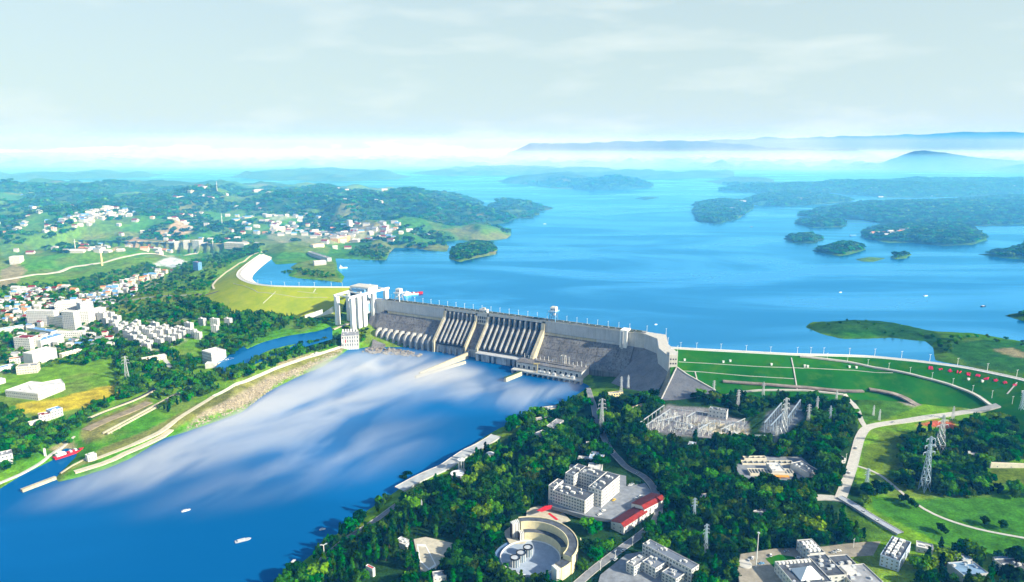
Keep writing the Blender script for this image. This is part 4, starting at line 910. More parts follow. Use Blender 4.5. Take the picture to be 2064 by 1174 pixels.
# small buildings along the upper road
for lab, p0, p1, dep, h, wm, rm in (('white box building with grey roof above the office block', (1184, 958), (1212, 958), 16, 9, M_BW, M_RP), ('pale blue roofed building behind the white box building', (1186, 938), (1214, 938), 24, 8, M_BW, mat('roof_skyblue', (.42, .54, .68), .7)),
        ('small white kiosk by the upper road junction', (1164, 934), (1190, 936), 9, 6, M_BW, M_RG), ('small grey shed by the upper road', (1166, 912), (1178, 914), 9, 6, M_BG, M_RP), ('white pavilion on the upper road terrace', (1184, 906), (1206, 905), 10, 6, M_BW, M_RP),
        ('blue grey shed in the trees below the switchyard', (1386, 906), (1400, 908), 12, 6, M_BG, mat('roof_skyblue', (.42, .54, .68))), ('dark roofed gabled cottage beside the lawn', (1408, 944), (1424, 948), 16, 6, M_BW, M_RF),
        ('white shed at the near edge of the lawn', (1444, 968), (1468, 970), 6, 4, M_BW, M_RP), ('cream shed beside the white shed at the lawn', (1470, 967), (1486, 968), 6, 4, M_BC, M_RP), ('long cream gatehouse above the lawn', (1448, 924), (1492, 922), 7, 5, M_BC, M_RP),
        ('white hut among trees below the cottage', (1318, 946), (1336, 952), 9, 5, M_BW, mat('roof_skyblue', (.42, .54, .68))), ('white flat roofed house in the lower wood', (1524, 1056), (1560, 1044), 12, 7, M_BW, M_RG), ('cream wall house half hidden in the middle wood', (1408, 1012), (1430, 1008), 8, 4, M_BC, M_RP),
        ('long blue grey house beside the pumping works', (1630, 968), (1652, 962), 30, 8, M_BW, M_RF), ('small white gate lodge beside the main road', (1690, 936), (1704, 934), 8, 6, M_BW, M_BLUE), ('white pump house in the right hand wood', (1950, 926), (1972, 926), 10, 6, M_BW, M_RP)):
    block('small_building', lab, 'building', p0, p1, dep, h, wall=wm, roof=rm, win=(1.9, 1.8), step=3.6, faces='fr', nf=2 if h > 6 else 1)
block('control_house', 'white two storey control house with square windows behind the switchyard', 'building', (1428, 840), (1464, 847), 12, 12, win=(1.7, 2.2), step=4.2, nf=2)
block('wall_building', 'long cream wall with small openings on the far right lawn', 'wall', (1996, 944), (2080, 944), 3, 6, wall=M_BC, roof=M_BC, win=(1.2, 1.2), step=14, nf=1)
block('yellow_lodge', 'yellow lit lodge with open bays on the slope under the dam', 'building', (1226, 806), (1256, 790), 8, 9, wall=M_BY, roof=M_RG, win=(2.6, 2.6), step=4, nf=2)
block('yellow_lodge', 'narrow cream wall lodge below the paved wing slope', 'building', (1275, 832), (1296, 818), 4, 6, wall=M_BY, roof=M_RG, win=None)
# buildings on the near river bank
for lab, p0, p1, dep, h in (('cream flat roofed house on the river bank below the powerhouse', (1084, 862), (1116, 856), 14, 9), ('white house with roof terrace on the river bank', (1112, 878), (1136, 862), 12, 11), ('low white boathouse at the water below the powerhouse', (1066, 872), (1088, 868), 10, 6), ('pale villa in the river bank trees', (1098, 838), (1128, 832), 12, 9), ('narrow white house at the end of the bank road', (1086, 892), (1104, 884), 10, 10)):
    block('bank_house', lab, 'building', p0, p1, dep, h, wall=M_BW if 'white' in lab else M_BC, roof=M_RG, win=(1.4, 1.5), step=3.4, faces='fr', nf=2)
# view pavilions in the riverside wood
def pavilion(px, label, r, h):
    p = G(*px); o = thing('pavilion', label, 'pavilion', p); clear_poly([(p[0] + r * 1.3 * a, p[1] + r * 1.3 * b) for a, b in ((1, 1), (-1, 1), (-1, -1), (1, -1))], 1)
    mb = MB(); mb.cyl(0, 0, -4, 1, r * 1.25, n=12); mb.build('base', M_PALE, o)
    for k in range(8):
        a = k * math.pi / 4; mb = MB(); mb.cyl(r * .85 * math.cos(a), r * .85 * math.sin(a), 1, h, .35, n=6); mb.build('column', M_WHITE, o)
    mb = MB(); mb.cyl(0, 0, h, h + .6, r * 1.1, n=16); rf = mb.build('roof', M_WHITE, o)
    mb = MB(); mb.cyl(0, 0, h + .6, h + 2.6, r * .6, .3, n=12); mb.build('roof_cap', M_RP, rf)
pavilion((922, 968), 'round white belvedere in the wood above the river wall', 8, 9); pavilion((930, 950), 'tall white tower pavilion behind the round belvedere', 4.5, 16); pavilion((988, 926), 'small white pavilion in the wood below the bank houses', 5, 8)

# curved amphitheatre with striped ends, round pool and glass drums
ac = P(1069, 1125, 18)[:2]; az = ht1(*ac) + 1.0
am = thing('amphitheatre', 'cream curved amphitheatre building with striped ends round a circular court', 'building', (ac[0], ac[1], az))
clear_poly([(ac[0] + 52 * math.cos(a), ac[1] + 52 * math.sin(a)) for a in np.linspace(-1.0, 1.8, 12)] + [(ac[0] + 38 * math.cos(a), ac[1] + 38 * math.sin(a)) for a in np.linspace(1.9, 5.2, 14)], 1)
def ring(r0, r1, a0, a1, z0, z1, m, name, n=24, parent=am):
    mb = MB()
    for k in range(n):
        a, b = math.radians(a0 + (a1 - a0) * k / n), math.radians(a0 + (a1 - a0) * (k + 1) / n)
        q = [(r * math.cos(t), r * math.sin(t)) for r, t in ((r0, a), (r1, a), (r1, b), (r0, b))]
        mb.hexa([(*p, z0) for p in q], [(*p, z1) for p in q])
    return mb.build(name, m, parent)
M_AM = mat('cream_stone', (0.70, 0.62, 0.38), 0.8, 0.08, 0.2)
ring(38, 48, -34, 104, -4, 18, M_AM, 'upper_ring'); ring(38.4, 47.6, -33.5, 103.5, 18, 18.4, M_RF, 'ring_roof')
ring(47.4, 48.2, -34, 104, 18, 19.2, M_AM, 'parapet'); ring(37.8, 38.6, -34, 104, 18, 19.2, M_AM, 'parapet')
ring(31, 37.7, 6, 100, -4, 10, M_AM, 'lower_ring'); ring(31.4, 37.5, 6.5, 99.5, 10, 10.4, M_RF, 'ring_roof')
ring(37, 47, -52, -34.4, -4, 13, M_AM, 'end_wing'); ring(37.4, 46.6, -51.5, -35, 13, 13.3, M_RF, 'ring_roof')
ring(47.9, 48.6, -22, -14, -3, 15, M_DARK, 'wall_recess', 4)
M_FIN = mat('dark_stone', (0.08, 0.06, 0.05), .8)
for k in range(5):
    a = 105.5 + k * 2.6; ring(39, 47 - k * .6, a, a + 1.3, -4, 17.8, M_WHITE, 'fin', 1); ring(39.5, 46 - k * .6, a + 1.3, a + 2.6, -4, 16.5, M_FIN, 'fin_gap', 1)
for k in range(3):
    a = 101 + k * 3; ring(31, 37.5, a, a + 1.5, -4, 9.8, M_WHITE, 'fin', 1); ring(31.5, 37, a + 1.5, a + 3, -4, 9, M_FIN, 'fin_gap', 1)
    a = -54 - k * 2.2; ring(37.5, 46.5, a, a + 1.1, -4, 13, M_WHITE, 'fin', 1); ring(38, 46, a + 1.1, a + 2.2, -4, 12, M_FIN, 'fin_gap', 1)
mb = MB(); mb.cyl(0, 0, -4, .6, 30, n=48); mb.build('court_floor', mat('court_paving_shaded', (.32, .38, .47), .8, .08, .2), am)  # bluish floor: sky-lit shade is painted into the paving
mb = MB()
for k in range(48):
    a, b = 2 * math.pi * k / 48, 2 * math.pi * (k + 1) / 48
    q = [(r * math.cos(t), r * math.sin(t)) for r, t in ((30, a), (31, a), (31, b), (30, b))]; mb.hexa([(*p, -3) for p in q], [(*p, 1.5) for p in q])
mb.build('court_rim', M_WHITE, am)
mb = MB()
for k in range(24):
    a, b = math.radians(120 + 190 * k / 24), math.radians(120 + 190 * (k + 1) / 24)
    q = [(r * math.cos(t), r * math.sin(t)) for r, t in ((31.1, a), (38, a), (38, b), (31.1, b))]; mb.hexa([(*p, -4) for p in q], [(*p, -.6) for p in q])
mb.build('lower_terrace', mat('blue_tiles', (.14, .24, .42), .6, .1, .3), am)
for (u, v) in ((1038, 1141), (1050, 1131), (1064, 1120)):
    p = P(u, v, az)[:2]; d = thing('glass_drum', 'open glass drum with white ribs on the circular court', 'glass drum', (p[0], p[1], az + .6), 0, 'glass drums on the circular court')
    mb = MB(); mb.cyl(0, 0, 0, 8.4, 4.6, n=20); mb.build('glass_wall', mat('drum_glass', (.08, .14, .2), .1, .1, 1, spec=.7), d)
    for k in range(12):
        a = k * math.pi / 6; mb = MB(); mb.box(4.6 * math.cos(a) - .28, 4.6 * math.cos(a) + .28, 4.6 * math.sin(a) - .28, 4.6 * math.sin(a) + .28, 0, 8.6); mb.build('rib', M_WHITE, d)
    mb = MB()
    for k in range(20):
        a, b = 2 * math.pi * k / 20, 2 * math.pi * (k + 1) / 20; q = [(r * math.cos(t), r * math.sin(t)) for r, t in ((4.2, a), (5.2, a), (5.2, b), (4.2, b))]; mb.hexa([(*w, 8.4) for w in q], [(*w, 9.4) for w in q])
    mb.build('top_rim', M_DARK, d)
    mb = MB(); mb.cyl(0, 0, 8.45, 8.6, 4.1, n=20); mb.build('roof_disc', mat('disc_grey', (.45, .48, .52), .4), d)
# red carpet on the plaza
for lab, px in (('wide red carpet laid on the tan plaza', [(1081, 1044), (1098, 1034), (1114, 1031), (1110, 1040), (1092, 1047)]), ('narrow red carpet strip crossing the plaza', [(1104, 1038), (1108, 1036), (1126, 1050), (1121, 1052)])):
    w = [G(*p) for p in px]; zz = max(sheet_z(q) for q in w) + .15; mb = MB(); mb.poly([(q[0], q[1], zz) for q in w]); mb.poly([(q[0], q[1], zz - .06) for q in w][::-1]); tag(mb.build('red_carpet', M_RED), lab, 'carpet')
gw = thing('curved_wall', 'low cream curved garden wall beside the amphitheatre', 'wall', G(1192, 1095)); mb = MB()
for k in range(10):
    a, b = math.radians(170 + 14 * k), math.radians(170 + 14 * (k + 1)); q = [(r * math.cos(t), r * math.sin(t)) for r, t in ((11, a), (12, a), (12, b), (11, b))]; mb.hexa([(*p, -3) for p in q], [(*p, 5) for p in q])
mb.build('wall_body', M_AM, gw)
# triangular fountain court on the left
fz = ht1(*G2(868, 1125)) + .8; fo = thing('fountain_basin', 'white rimmed triangular fountain basin in the small plaza', 'fountain', (*G2(856, 1124), fz)); fo_ = np.array(G2(856, 1124))
tri = [np.array(G2(*p)) - fo_ for p in ((840, 1102), (858, 1102), (880, 1142), (866, 1152), (846, 1136))]
mb = MB(); cen = sum(tri) / len(tri)
for k in range(len(tri)):
    a, b = tri[k], tri[(k + 1) % len(tri)]; ia, ib = a + (cen - a) * .16, b + (cen - b) * .16; q = [a, b, ib, ia]; mb.hexa([(*p, -3) for p in q[::-1]], [(*p, 1.2) for p in q[::-1]])
mb.build('rim', M_WHITE, fo); mb = MB(); mb.poly([(*(p + (cen - p) * .15), .5) for p in tri]); mb.build('water_surface', mat('basin_water', (.3, .45, .6), .15), fo); clear_poly([tuple(p + fo_) for p in tri], 2)
block('fountain_house', 'small white house with slatted roof beside the fountain plaza', 'building', (796, 1102), (818, 1110), 10, 6, roof=M_RP, win=(1.4, 1.4), nf=1)
block('gate_arch', 'small white and red memorial gate in the riverside trees', 'gate', (738, 1158), (752, 1164), 3, 9, wall=M_WHITE, roof=M_RED, win=(1.2, 4), step=4, nf=1)
block('toll_house', 'pale house below the fountain plaza among trees', 'building', (874, 1180), (900, 1176), 9, 8, wall=M_BW, roof=M_RG, win=(1.3, 1.3), nf=2)
# L shaped white building by the lower road
loc, rz, l = edge((1294, 1126), (1390, 1178)); zb = loc[2] + .8
complex_('school_building', 'white three storey building with grey roof and two forward wings by the lower road', 'building', (loc[0], loc[1], zb), rz, [(0, 58, 0, 12, 15, 4), (14, 30, -18, -.2, 10, 3), (36, 52, -16, -.2, 9, 3), (4, 13.8, -30, -10, 9, 3, M_RG)], roof=mat('roof_slate', (.17, .20, .25), .85, .15, .1), win=(2.1, 2.1), step=3.5, faces='frl')
# big complex at the bottom right
loc, rz, l = edge((1600, 1208), (1668, 1200)); zb = loc[2] + 1.5
cx = complex_('hotel_complex', 'blue shaded flat roofed complex with a white pyramid skylight', 'building', (loc[0], loc[1], zb), rz, [(0, 30, 0, 30, 11, 3), (30.2, 46, 8, 36, 10, 3), (33, 46, 36.2, 56, 11, 3), (46.2, 70, -2, 22, 8, 2, M_RG), (46.2, 66, 22.2, 38, 6, 2)], roof=M_RF, win=(1.8, 1.8), step=4, faces='frl'); cx.scale = (1.22, 1.22, 1.1)
mb = MB(); b4 = [(7, 4), (25, 4), (25, 20), (7, 20)]; ap = (16, 12, 18.5)
for k in range(4): mb.poly([(*b4[k], 11.6), (*b4[(k + 1) % 4], 11.6), ap])
mb.build('pyramid_skylight', mat('skylight', (.72, .74, .74), .35, .03), cx)
for k in range(9):
    mb = MB(); mb.box(1.4 + k * 3.1, 3.2 + k * 3.1, 26, 28.6, 11.2, 12.6); mb.build('roof_vent', M_WHITE if k % 2 else M_RP, cx)
for k in range(9):
    mb = MB(); x, y = 34.5 + (k % 3) * 3.6, 39 + (k // 3) * 5; mb.box(x, x + 2, y, y + 3, 11.2, 13.2); mb.build('cooling_unit', M_WHITE, cx)
mb = MB(); mb.box(48, 56, 10, 19, 8.2, 11); mb.build('stair_house', M_BW, cx)
for k in range(4):
    mb = MB(); mb.box(49 + k * 5, 50 + k * 5, -7, -2.2, 0, 8); mb.build('portico_column', M_WHITE, cx)
mb = MB(); mb.box(47, 67, -8, -2.1, 8, 9); mb.build('portico_roof', M_CON, cx)
loc, rz, l = edge((1772, 1140), (1806, 1152))
cb = complex_('blue_building', 'long blue shaded building with white roof units behind the complex', 'building', loc, rz, [(0, 17, 0, 44, 11, 3)], wall=mat('facade_blue', (.42, .52, .66), .7, .06), roof=M_RF, win=(1.5, 1.6), faces='frl')
for k in range(12):
    mb = MB(); x, y = 3 + (k % 2) * 5, 6 + (k // 2) * 6; mb.box(x, x + 3, y, y + 3.4, 11.2, 13.2 + (k % 3) * .5); mb.build('cooling_unit', M_WHITE, cb)
for lab, p0, p1, dep, h, wm, rm in (('grey roofed shed with white boxes beyond the blue building', (1846, 1112), (1880, 1120), 12, 5, M_BW, M_RP), ('long blue roofed depot at the bottom right corner', (1940, 1176), (1990, 1172), 20, 8, M_BG, mat('roof_steelblue', (.2, .32, .46), .6)), ('white roofed shelter with a red panel at the right corner', (2040, 1172), (2085, 1170), 24, 7, M_BW, M_RF), ('blue grey shelter behind the corner trees', (1934, 1140), (1960, 1138), 10, 5, M_BG, mat('roof_steelblue', (.2, .32, .46))), ('blue grey canopy beside the lawn edge', (2016, 1146), (2046, 1143), 10, 5, M_BG, mat('roof_steelblue', (.2, .32, .46)))):
    block('corner_building', lab, 'building', p0, p1, dep, h, wall=wm, roof=rm, win=(1.5, 1.5), step=4, nf=1 if h < 8 else 2)
# settling tanks of the water works
sheet('works_yard', [(1482, 935), (1500, 922), (1615, 922), (1645, 950), (1660, 972), (1560, 980), (1500, 978), (1486, 952)], mat('plaza_paving', (.4, .4, .4)), 0.3)
def tank(lab, p0, p1, dep, h, cells):
    loc, rz, l = edge(p0, p1); o = thing('settling_tank', lab, 'tank', loc, rz)
    for (a, b, c, d) in ((0, l, 0, .8), (0, l, dep - .8, dep), (0, .8, .8, dep - .8), (l - .8, l, .8, dep - .8)):
        mb = MB(); mb.box(a, b, c, d, -2, h); mb.build('tank_wall', M_BC, o)
    for k in range(1, cells):
        x = l * k / cells; mb = MB(); mb.box(x - .4, x + .4, .9, dep - .9, 0, h - .2); mb.build('divider', M_CON, o)
    mb = MB(); mb.box(.81, l - .81, .81, dep - .81, 0, h - 1.6); mb.build('water_surface', mat('tank_water', (.03, .06, .09), .1, .1, .3, spec=.6), o); return o
tank('wide settling tank with many dividers in the water works', (1512, 962), (1602, 962), 14, 5, 14); tank('narrow settling tank behind the wide one in the water works', (1496, 940), (1600, 940), 9, 4, 9); tank('far settling tank against the trees in the water works', (1500, 930), (1545, 929), 7, 4, 4)
block('works_house', 'white filter house with an orange canopy between the settling tanks', 'building', (1556, 961), (1582, 961), 22, 7, win=(1.4, 1.4), roof=M_RP, nf=1, wall=M_BW)
p = G(1570, 964); mb = MB(); mb.box(-11, 11, -5, 0, 3.4, 3.9); [mb.box(x - .2, x + .2, -4.8, -4.4, -1, 3.4) for x in (-10, 0, 10)]; o = mb.build('orange_canopy', mat('orange_cloth', (.75, .33, .06), .8)); o.location = p; tag(o, 'orange canopy before the white filter house', 'canopy')
# ================================================================== LEFT BANK AND TOWN
# roads, canal walls, viaduct
strip('road', [(430, 800), (480, 775), (560, 742), (620, 722), (660, 710), (692, 698)], 7, M_PALE, 0.5, kerb=0.9)
strip('road', [(180, 930), (250, 905), (330, 868), (390, 825), (430, 800)], 8, mat('sandy_paving', (.55, .5, .36), .9, .1, .2), 0.5)
strip('riverside_terrace', [(150, 952), (220, 932), (290, 900), (345, 868)], 9, mat('sandy_paving', (.55, .5, .36)), 0.3)
strip('road', [(-40, 575), (60, 556), (140, 540), (220, 527), (300, 513), (400, 495), (470, 485), (520, 490)], 14, M_PALE, 0.9, kerb=0.3)
strip('road', [(190, 640), (215, 618), (250, 608), (300, 600), (350, 596), (400, 594), (440, 588)], 6, M_ROAD2, 0.6)
strip('road', [(0, 665), (60, 660), (130, 668), (220, 680), (290, 700), (330, 722), (350, 750)], 8, M_PALE, 0.6)
strip('railway_cutting', [(168, 850), (200, 835), (240, 818), (280, 803), (310, 787), (320, 772)], 8, mat('dark_ballast', (.05, .055, .07), .95, .2, .3), 0.5)
strip('track_wall', [(178, 846), (210, 832), (250, 818), (290, 802), (312, 790)], 2.5, M_LEDGE, 3.0, kind=None); tag(bpy.data.objects['track_wall'], 'pale retaining wall below the dark railway track', 'wall')
strip('slope_paving', [(172, 868), (240, 838), (300, 812)], 16, mat('cut_slope', (.30, .25, .16), .95, .2, .1), 0.6)
strip('dike_road', [(432, 584), (428, 576), (440, 562), (470, 540), (500, 520), (528, 512)], 5, mat('sandy_paving', (.55, .5, .36)), 0.5)
strip('shore_road', [(-40, 1000), (30, 962), (90, 930), (125, 900), (150, 880)], 4, M_PALE, 0.4)
# inclined ship lift: rails on piers down to the dock
vd = thing('rail_viaduct', 'long pale concrete rail viaduct sloping down to the barge dock', 'viaduct', G(300, 845)); VI = Matrix.Translation(-Vector(G(300, 845)))
va, vb = G(212, 878), G(384, 786); va = np.array([va[0], va[1], max(va[2], 6) + 3]); vb = np.array([vb[0], vb[1], vb[2] + 4])
def vpart(mb, n, m): o = mb.build(n, m); o.parent = vd; o.matrix_parent_inverse = VI; return o
dv = vb - va; dn = np.array([-dv[1], dv[0], 0]); dn /= np.linalg.norm(dn)
for sg in (-1, 1):
    mb = MB(); mb.bar(va + dn * sg * 4, vb + dn * sg * 4, 2.4); vpart(mb, 'girder', M_LEDGE)
for k in range(12):
    q = va + dv * (k + .5) / 12; gz = ht1(q[0], q[1])
    mb = MB()
    for sg in (-1, 1): mb.bar((*(q + dn * sg * 4)[:2], gz - 2), (*(q + dn * sg * 4)[:2], q[2] - 1), 1.2)
    mb.bar((*(q - dn * 5)[:2], q[2] - 1.2), (*(q + dn * 5)[:2], q[2] - 1.2), 1.1); vpart(mb, 'trestle', M_LEDGE)
clear_line(np.array([va[:2], vb[:2]]), 9)
gwall('dock_wall', 'long pale mole reaching out from the barge dock', (112, 966, 0), (44, 992, 0), 3.0, 4.5, M_LEDGE)
block('pump_house', 'small pale pump house with pillars on the sandy spit', 'building', (178, 932), (196, 926), 9, 8, wall=M_BW, roof=M_RP, win=(1.2, 3), step=2.6, nf=1)
strip('spit_wall', [(122, 956), (150, 938), (172, 926)], 2.2, M_LEDGE, 1.4, kind=None); tag(bpy.data.objects['spit_wall'], 'low pale wall on the sandy spit by the barge dock', 'wall')
# revetment plates on the bank: countable pale slabs
for k in range(7):
    u = 533 + k * 9.2; v = 764 - k * 4.0; p = G(u, v - 9); q = G(u + 7.4, v - 12.2); d = q[:2] - p[:2]; l = np.hypot(*d); rz = math.atan2(d[1], d[0]); o = thing('bank_plate', 'pale sloping revetment plate below the riverside road', 'slab', p, rz, 'revetment plates in a row on the left bank')
    mb = MB(); mb.hexa([(0, -6, -5.2), (l * .9, -6, -5.2), (l * .9, 3, -1), (0, 3, -1)], [(0, -6, -2.6), (l * .9, -6, -2.6), (l * .9, 3, 1.2), (0, 3, 1.2)]); mb.build('plate', M_LEDGE, o)
rubble('bank_rocks', 'pale broken rocks along the left river bank', [G2(*p) for p in ((372, 872), (420, 850), (490, 828), (560, 776), (620, 750), (690, 712), (688, 704), (610, 738), (540, 765), (470, 805), (400, 838))], 0, 900, .6, 2.4, mat('pale_rock', (.42, .36, .26), .95, .25, .3), 5, zf=lambda x, y: ht1(x, y))
# white lift hall at the dam foot
loc, rz, l = edge((689, 702), (722, 706)); zb = 6.0
lh = complex_('lift_hall', 'white lift hall with tall dark bays at the foot of the ship lift', 'building', (loc[0], loc[1], zb), rz, [(0, 36, 0, 40, 24, 3)], roof=M_RG, win=(2.0, 4.6), step=4.6, faces='f', plinth=8)
for k in range(6):
    mb = MB(); mb.box(-1 + 0 * k + 2 + k * 5.8, 3.6 + 2 - 1.4 + k * 5.8, 36, 38, 24.2, 30); mb.build('roof_frame', M_WHITE, lh)
mb = MB(); mb.box(0, 2.6, -.4, -.01, 10, 18); [mb.box(6 + k * 4.6, 7 + k * 4.6, -.5, -.02, -8, 22) for k in range(6)]; mb.build('pilaster', M_WHITE, lh)
mb = MB(); mb.box(7.4, 9.2, -.62, -.51, 10, 17); mb.build('red_banner', M_RED, lh)
block('bank_store', 'small cream store on the bank beside the lift hall', 'building', (632, 720), (646, 716), 9, 5, wall=M_BC, roof=M_RP, win=None)
strip('lift_bridge', [(672, 668), (690, 660), (716, 652)], 6, M_LEDGE, 4.0, kind=None); tag(bpy.data.objects['lift_bridge'], 'pale deck bridge in front of the ship lift columns', 'bridge')

# -- named buildings of the town: label, front edge pixels, depth, height, floors, wall, roof
T = [
 ('tall white slab block with balconies above the railway town', (56, 656), (112, 658), 16, 34, 9, M_BW, M_RP), ('white tower block beside the slab block', (128, 664), (152, 666), 18, 40, 10, M_BW, M_RP),
 ('lower cream wing between the white tower blocks', (100, 658), (128, 662), 14, 24, 6, M_BC, M_RP), ('white block behind the tower with pale roof', (156, 655), (180, 654), 20, 30, 8, M_BW, M_RP), ('broad white warehouse block behind the tower blocks', (112, 634), (162, 628), 40, 24, 5, M_BW, M_RP), ('white flats beside the curved road', (182, 650), (216, 642), 18, 26, 7, M_BW, M_RP), ('grey white flats behind the curved road flats', (164, 636), (190, 630), 18, 28, 7, M_BG, M_RP),
 ('long low white shed with pale roof below the tower blocks', (102, 684), (168, 680), 16, 12, 3, M_BW, M_RP), ('long low blue roofed shed along the town road', (0, 674), (52, 664), 14, 9, 2, M_BW, M_RB), ('long low white shed with blue roof in the town', (54, 666), (104, 678), 14, 9, 2, M_BW, M_RB),
 ('white school block with red roof edge and dark striped windows', (30, 704), (62, 706), 22, 24, 5, M_BW, M_RR), ('cream red roofed wing beside the school block', (64, 704), (84, 702), 24, 22, 5, M_BC, M_RR), ('white blue roofed wing of the school with red panel', (84, 704), (130, 690), 22, 17, 4, M_BW, M_RB),
 ('large white windowless hall in front of the school', (68, 738), (116, 722), 26, 22, 1, M_BW, M_RP), ('low white row with orange roof edge by the hall', (20, 736), (72, 728), 14, 10, 3, M_BW, mat('roof_orange', (.6, .25, .1), .8)), ('cream three storey block beside the windowless hall', (34, 756), (76, 752), 18, 14, 3, M_BC, M_RG), ('blue roofed long low shed by the cream block', (-6, 752), (32, 742), 12, 7, 2, M_BW, M_RB),
 ('cream walled yard building below the school', (126, 724), (166, 712), 10, 9, 2, M_BC, M_RP), ('small white house at the picture edge below the sheds', (-8, 778), (12, 772), 10, 8, 2, M_BW, M_RP),
 ('white three storey house with blue shaded side by the canal', (409, 732), (428, 736), 30, 24, 4, M_BW, M_RP), ('low white annex before the canal house', (414, 744), (434, 742), 14, 9, 1, M_BW, M_RP), ('pale blue roofed canal shed', (440, 738), (472, 724), 10, 5, 1, M_BW, M_RB),
 ('cream two storey row among trees by the pylon', (288, 734), (336, 724), 10, 9, 2, M_BC, M_RP), ('white blue roofed house in the riverside trees', (104, 846), (128, 838), 14, 13, 3, M_BW, M_RB), ('white red roofed house beside the blue roofed one', (80, 852), (103, 847), 14, 10, 2, M_BW, M_RR),
 ('white house by the shore road at the picture edge', (-4, 942), (28, 934), 16, 14, 3, M_BW, M_RG), ('cream shed by the yellow field', (60, 862), (84, 856), 9, 6, 1, M_BC, M_RP), ('small cream tower by the barge dock', (89, 920), (94, 920), 4, 10, 1, M_BW, M_RR),
 ('white construction hall with yellow crane legs on the far left', (20, 534), (40, 532), 26, 24, 4, M_BW, M_RP), ('red topped blue tower in the fields', (390, 546), (400, 546), 12, 26, 6, M_RB, M_RR),
 ('first of three white tower blocks on the far hill road', (352, 503), (362, 502), 26, 26, 8, M_BW, M_RP), ('middle of three white tower blocks on the far hill road', (370, 502), (382, 501), 26, 28, 8, M_BW, M_RP), ('last of three white tower blocks on the far hill road', (388, 501), (402, 500), 26, 28, 8, M_BW, M_RP),
 ('cream white works hall beyond the three tower blocks', (452, 500), (492, 496), 30, 18, 3, M_BC, M_RP), ('slim white tower block on the lakeside town hill', (700, 462), (704, 462), 16, 34, 10, M_BW, M_RP), ('pair of pale flats in the lakeside town', (552, 470), (576, 468), 26, 22, 6, M_BC, M_RP), ('low white row with dark roof on the lakeside', (620, 512), (660, 528), 14, 11, 2, M_BG, M_RG), ('white lakeside pavilion at the end of the row', (634, 536), (658, 534), 16, 12, 2, M_BW, M_RP),
 ('orange and cream hall in the lakeside town', (682, 490), (706, 484), 30, 16, 3, mat('facade_orange', (.72, .42, .16), .8), M_RP), ('long cream hall with rust roof in the lakeside town', (632, 500), (654, 499), 20, 12, 2, M_BC, mat('roof_orange', (.6, .25, .1)))]
for lab, p0, p1, dep, h, nf, wm, rm in T:
    block('town_building', lab, 'building', p0, p1, dep, h, wall=wm, roof=rm, win=(1.9, 1.7) if nf > 1 else None, step=3.8, nf=nf, joined=True, faces='fr')
# long glass-roofed factory sheds
for k, (lab, p0, p1, dep) in enumerate((('wide white factory shed with ribbed pale roof', (12, 800), (78, 808), 48), ('second white factory shed behind the wide one', (66, 800), (132, 786), 34))):
    block('factory_shed', lab, 'building', p0, p1, dep, 11, wall=M_BW, roof=M_RP, gable=False, win=(1.5, 1.5), step=4, nf=2, joined=True, faces='fr')
# rows of flats on the slope: each block is a building
def flats(rows, label, group, h, dep, wall=M_BW, roof=M_RP, ln=22, nf=6, var=0.25):
    proto = {}
    for k, (u, v) in enumerate(rows):
        p = G(u, v); r = random.Random(k * 7 + int(u)); key = k % 3
        if key not in proto:
            o = complex_('apartment_block', label, 'building', (p[0], p[1], p[2]), 0, [(0, ln * (1 + .2 * key), 0, dep, h * (1 + .08 * key), nf)], wall=wall, roof=roof, win=(1.9, 1.6), step=3.6, joined=True, faces='frl', group=group)
            mb = MB(); mb.box(3, 6.5, dep * .3, dep * .7, h * (1 + .08 * key) + .1, h * (1 + .08 * key) + 3); mb.build('stair_head', wall, o); proto[key] = o
        else: o = copy_tree(proto[key]); o.location = p; clear_poly([(p[0] - 2, p[1] - 2), (p[0] + ln, p[1] - 2), (p[0] + ln, p[1] + dep), (p[0] - 2, p[1] + dep)], 3)
        o.rotation_euler = (0, 0, math.radians(r.uniform(-26, -12)))
flats([(236, 668), (252, 674), (266, 682), (280, 690), (292, 700), (304, 664), (318, 672), (330, 678), (346, 688), (262, 664), (276, 670), (288, 678), (300, 686), (318, 690), (334, 694), (244, 662), (230, 672), (258, 690), (272, 698), (286, 706), (312, 698), (326, 668), (340, 676), (356, 682), (270, 658), (296, 672), (310, 680), (224, 664), (248, 680), (262, 672)], 'white six storey flats in the stepped rows on the slope', 'stepped rows of white flats', 13, 8.5, ln=13, nf=5)
flats([(352, 672), (364, 676), (378, 680), (392, 684), (400, 656), (424, 658), (426, 670), (452, 656), (372, 666)], 'white flats at the end of the slope below the dark belt of trees', 'white flats below the tree belt', 14, 9, ln=13, nf=5)
flats([(206, 656), (220, 662), (196, 648), (228, 652), (212, 646)], 'white flats crowded beside the curved road', 'flats beside the curved road', 17, 10, ln=16)
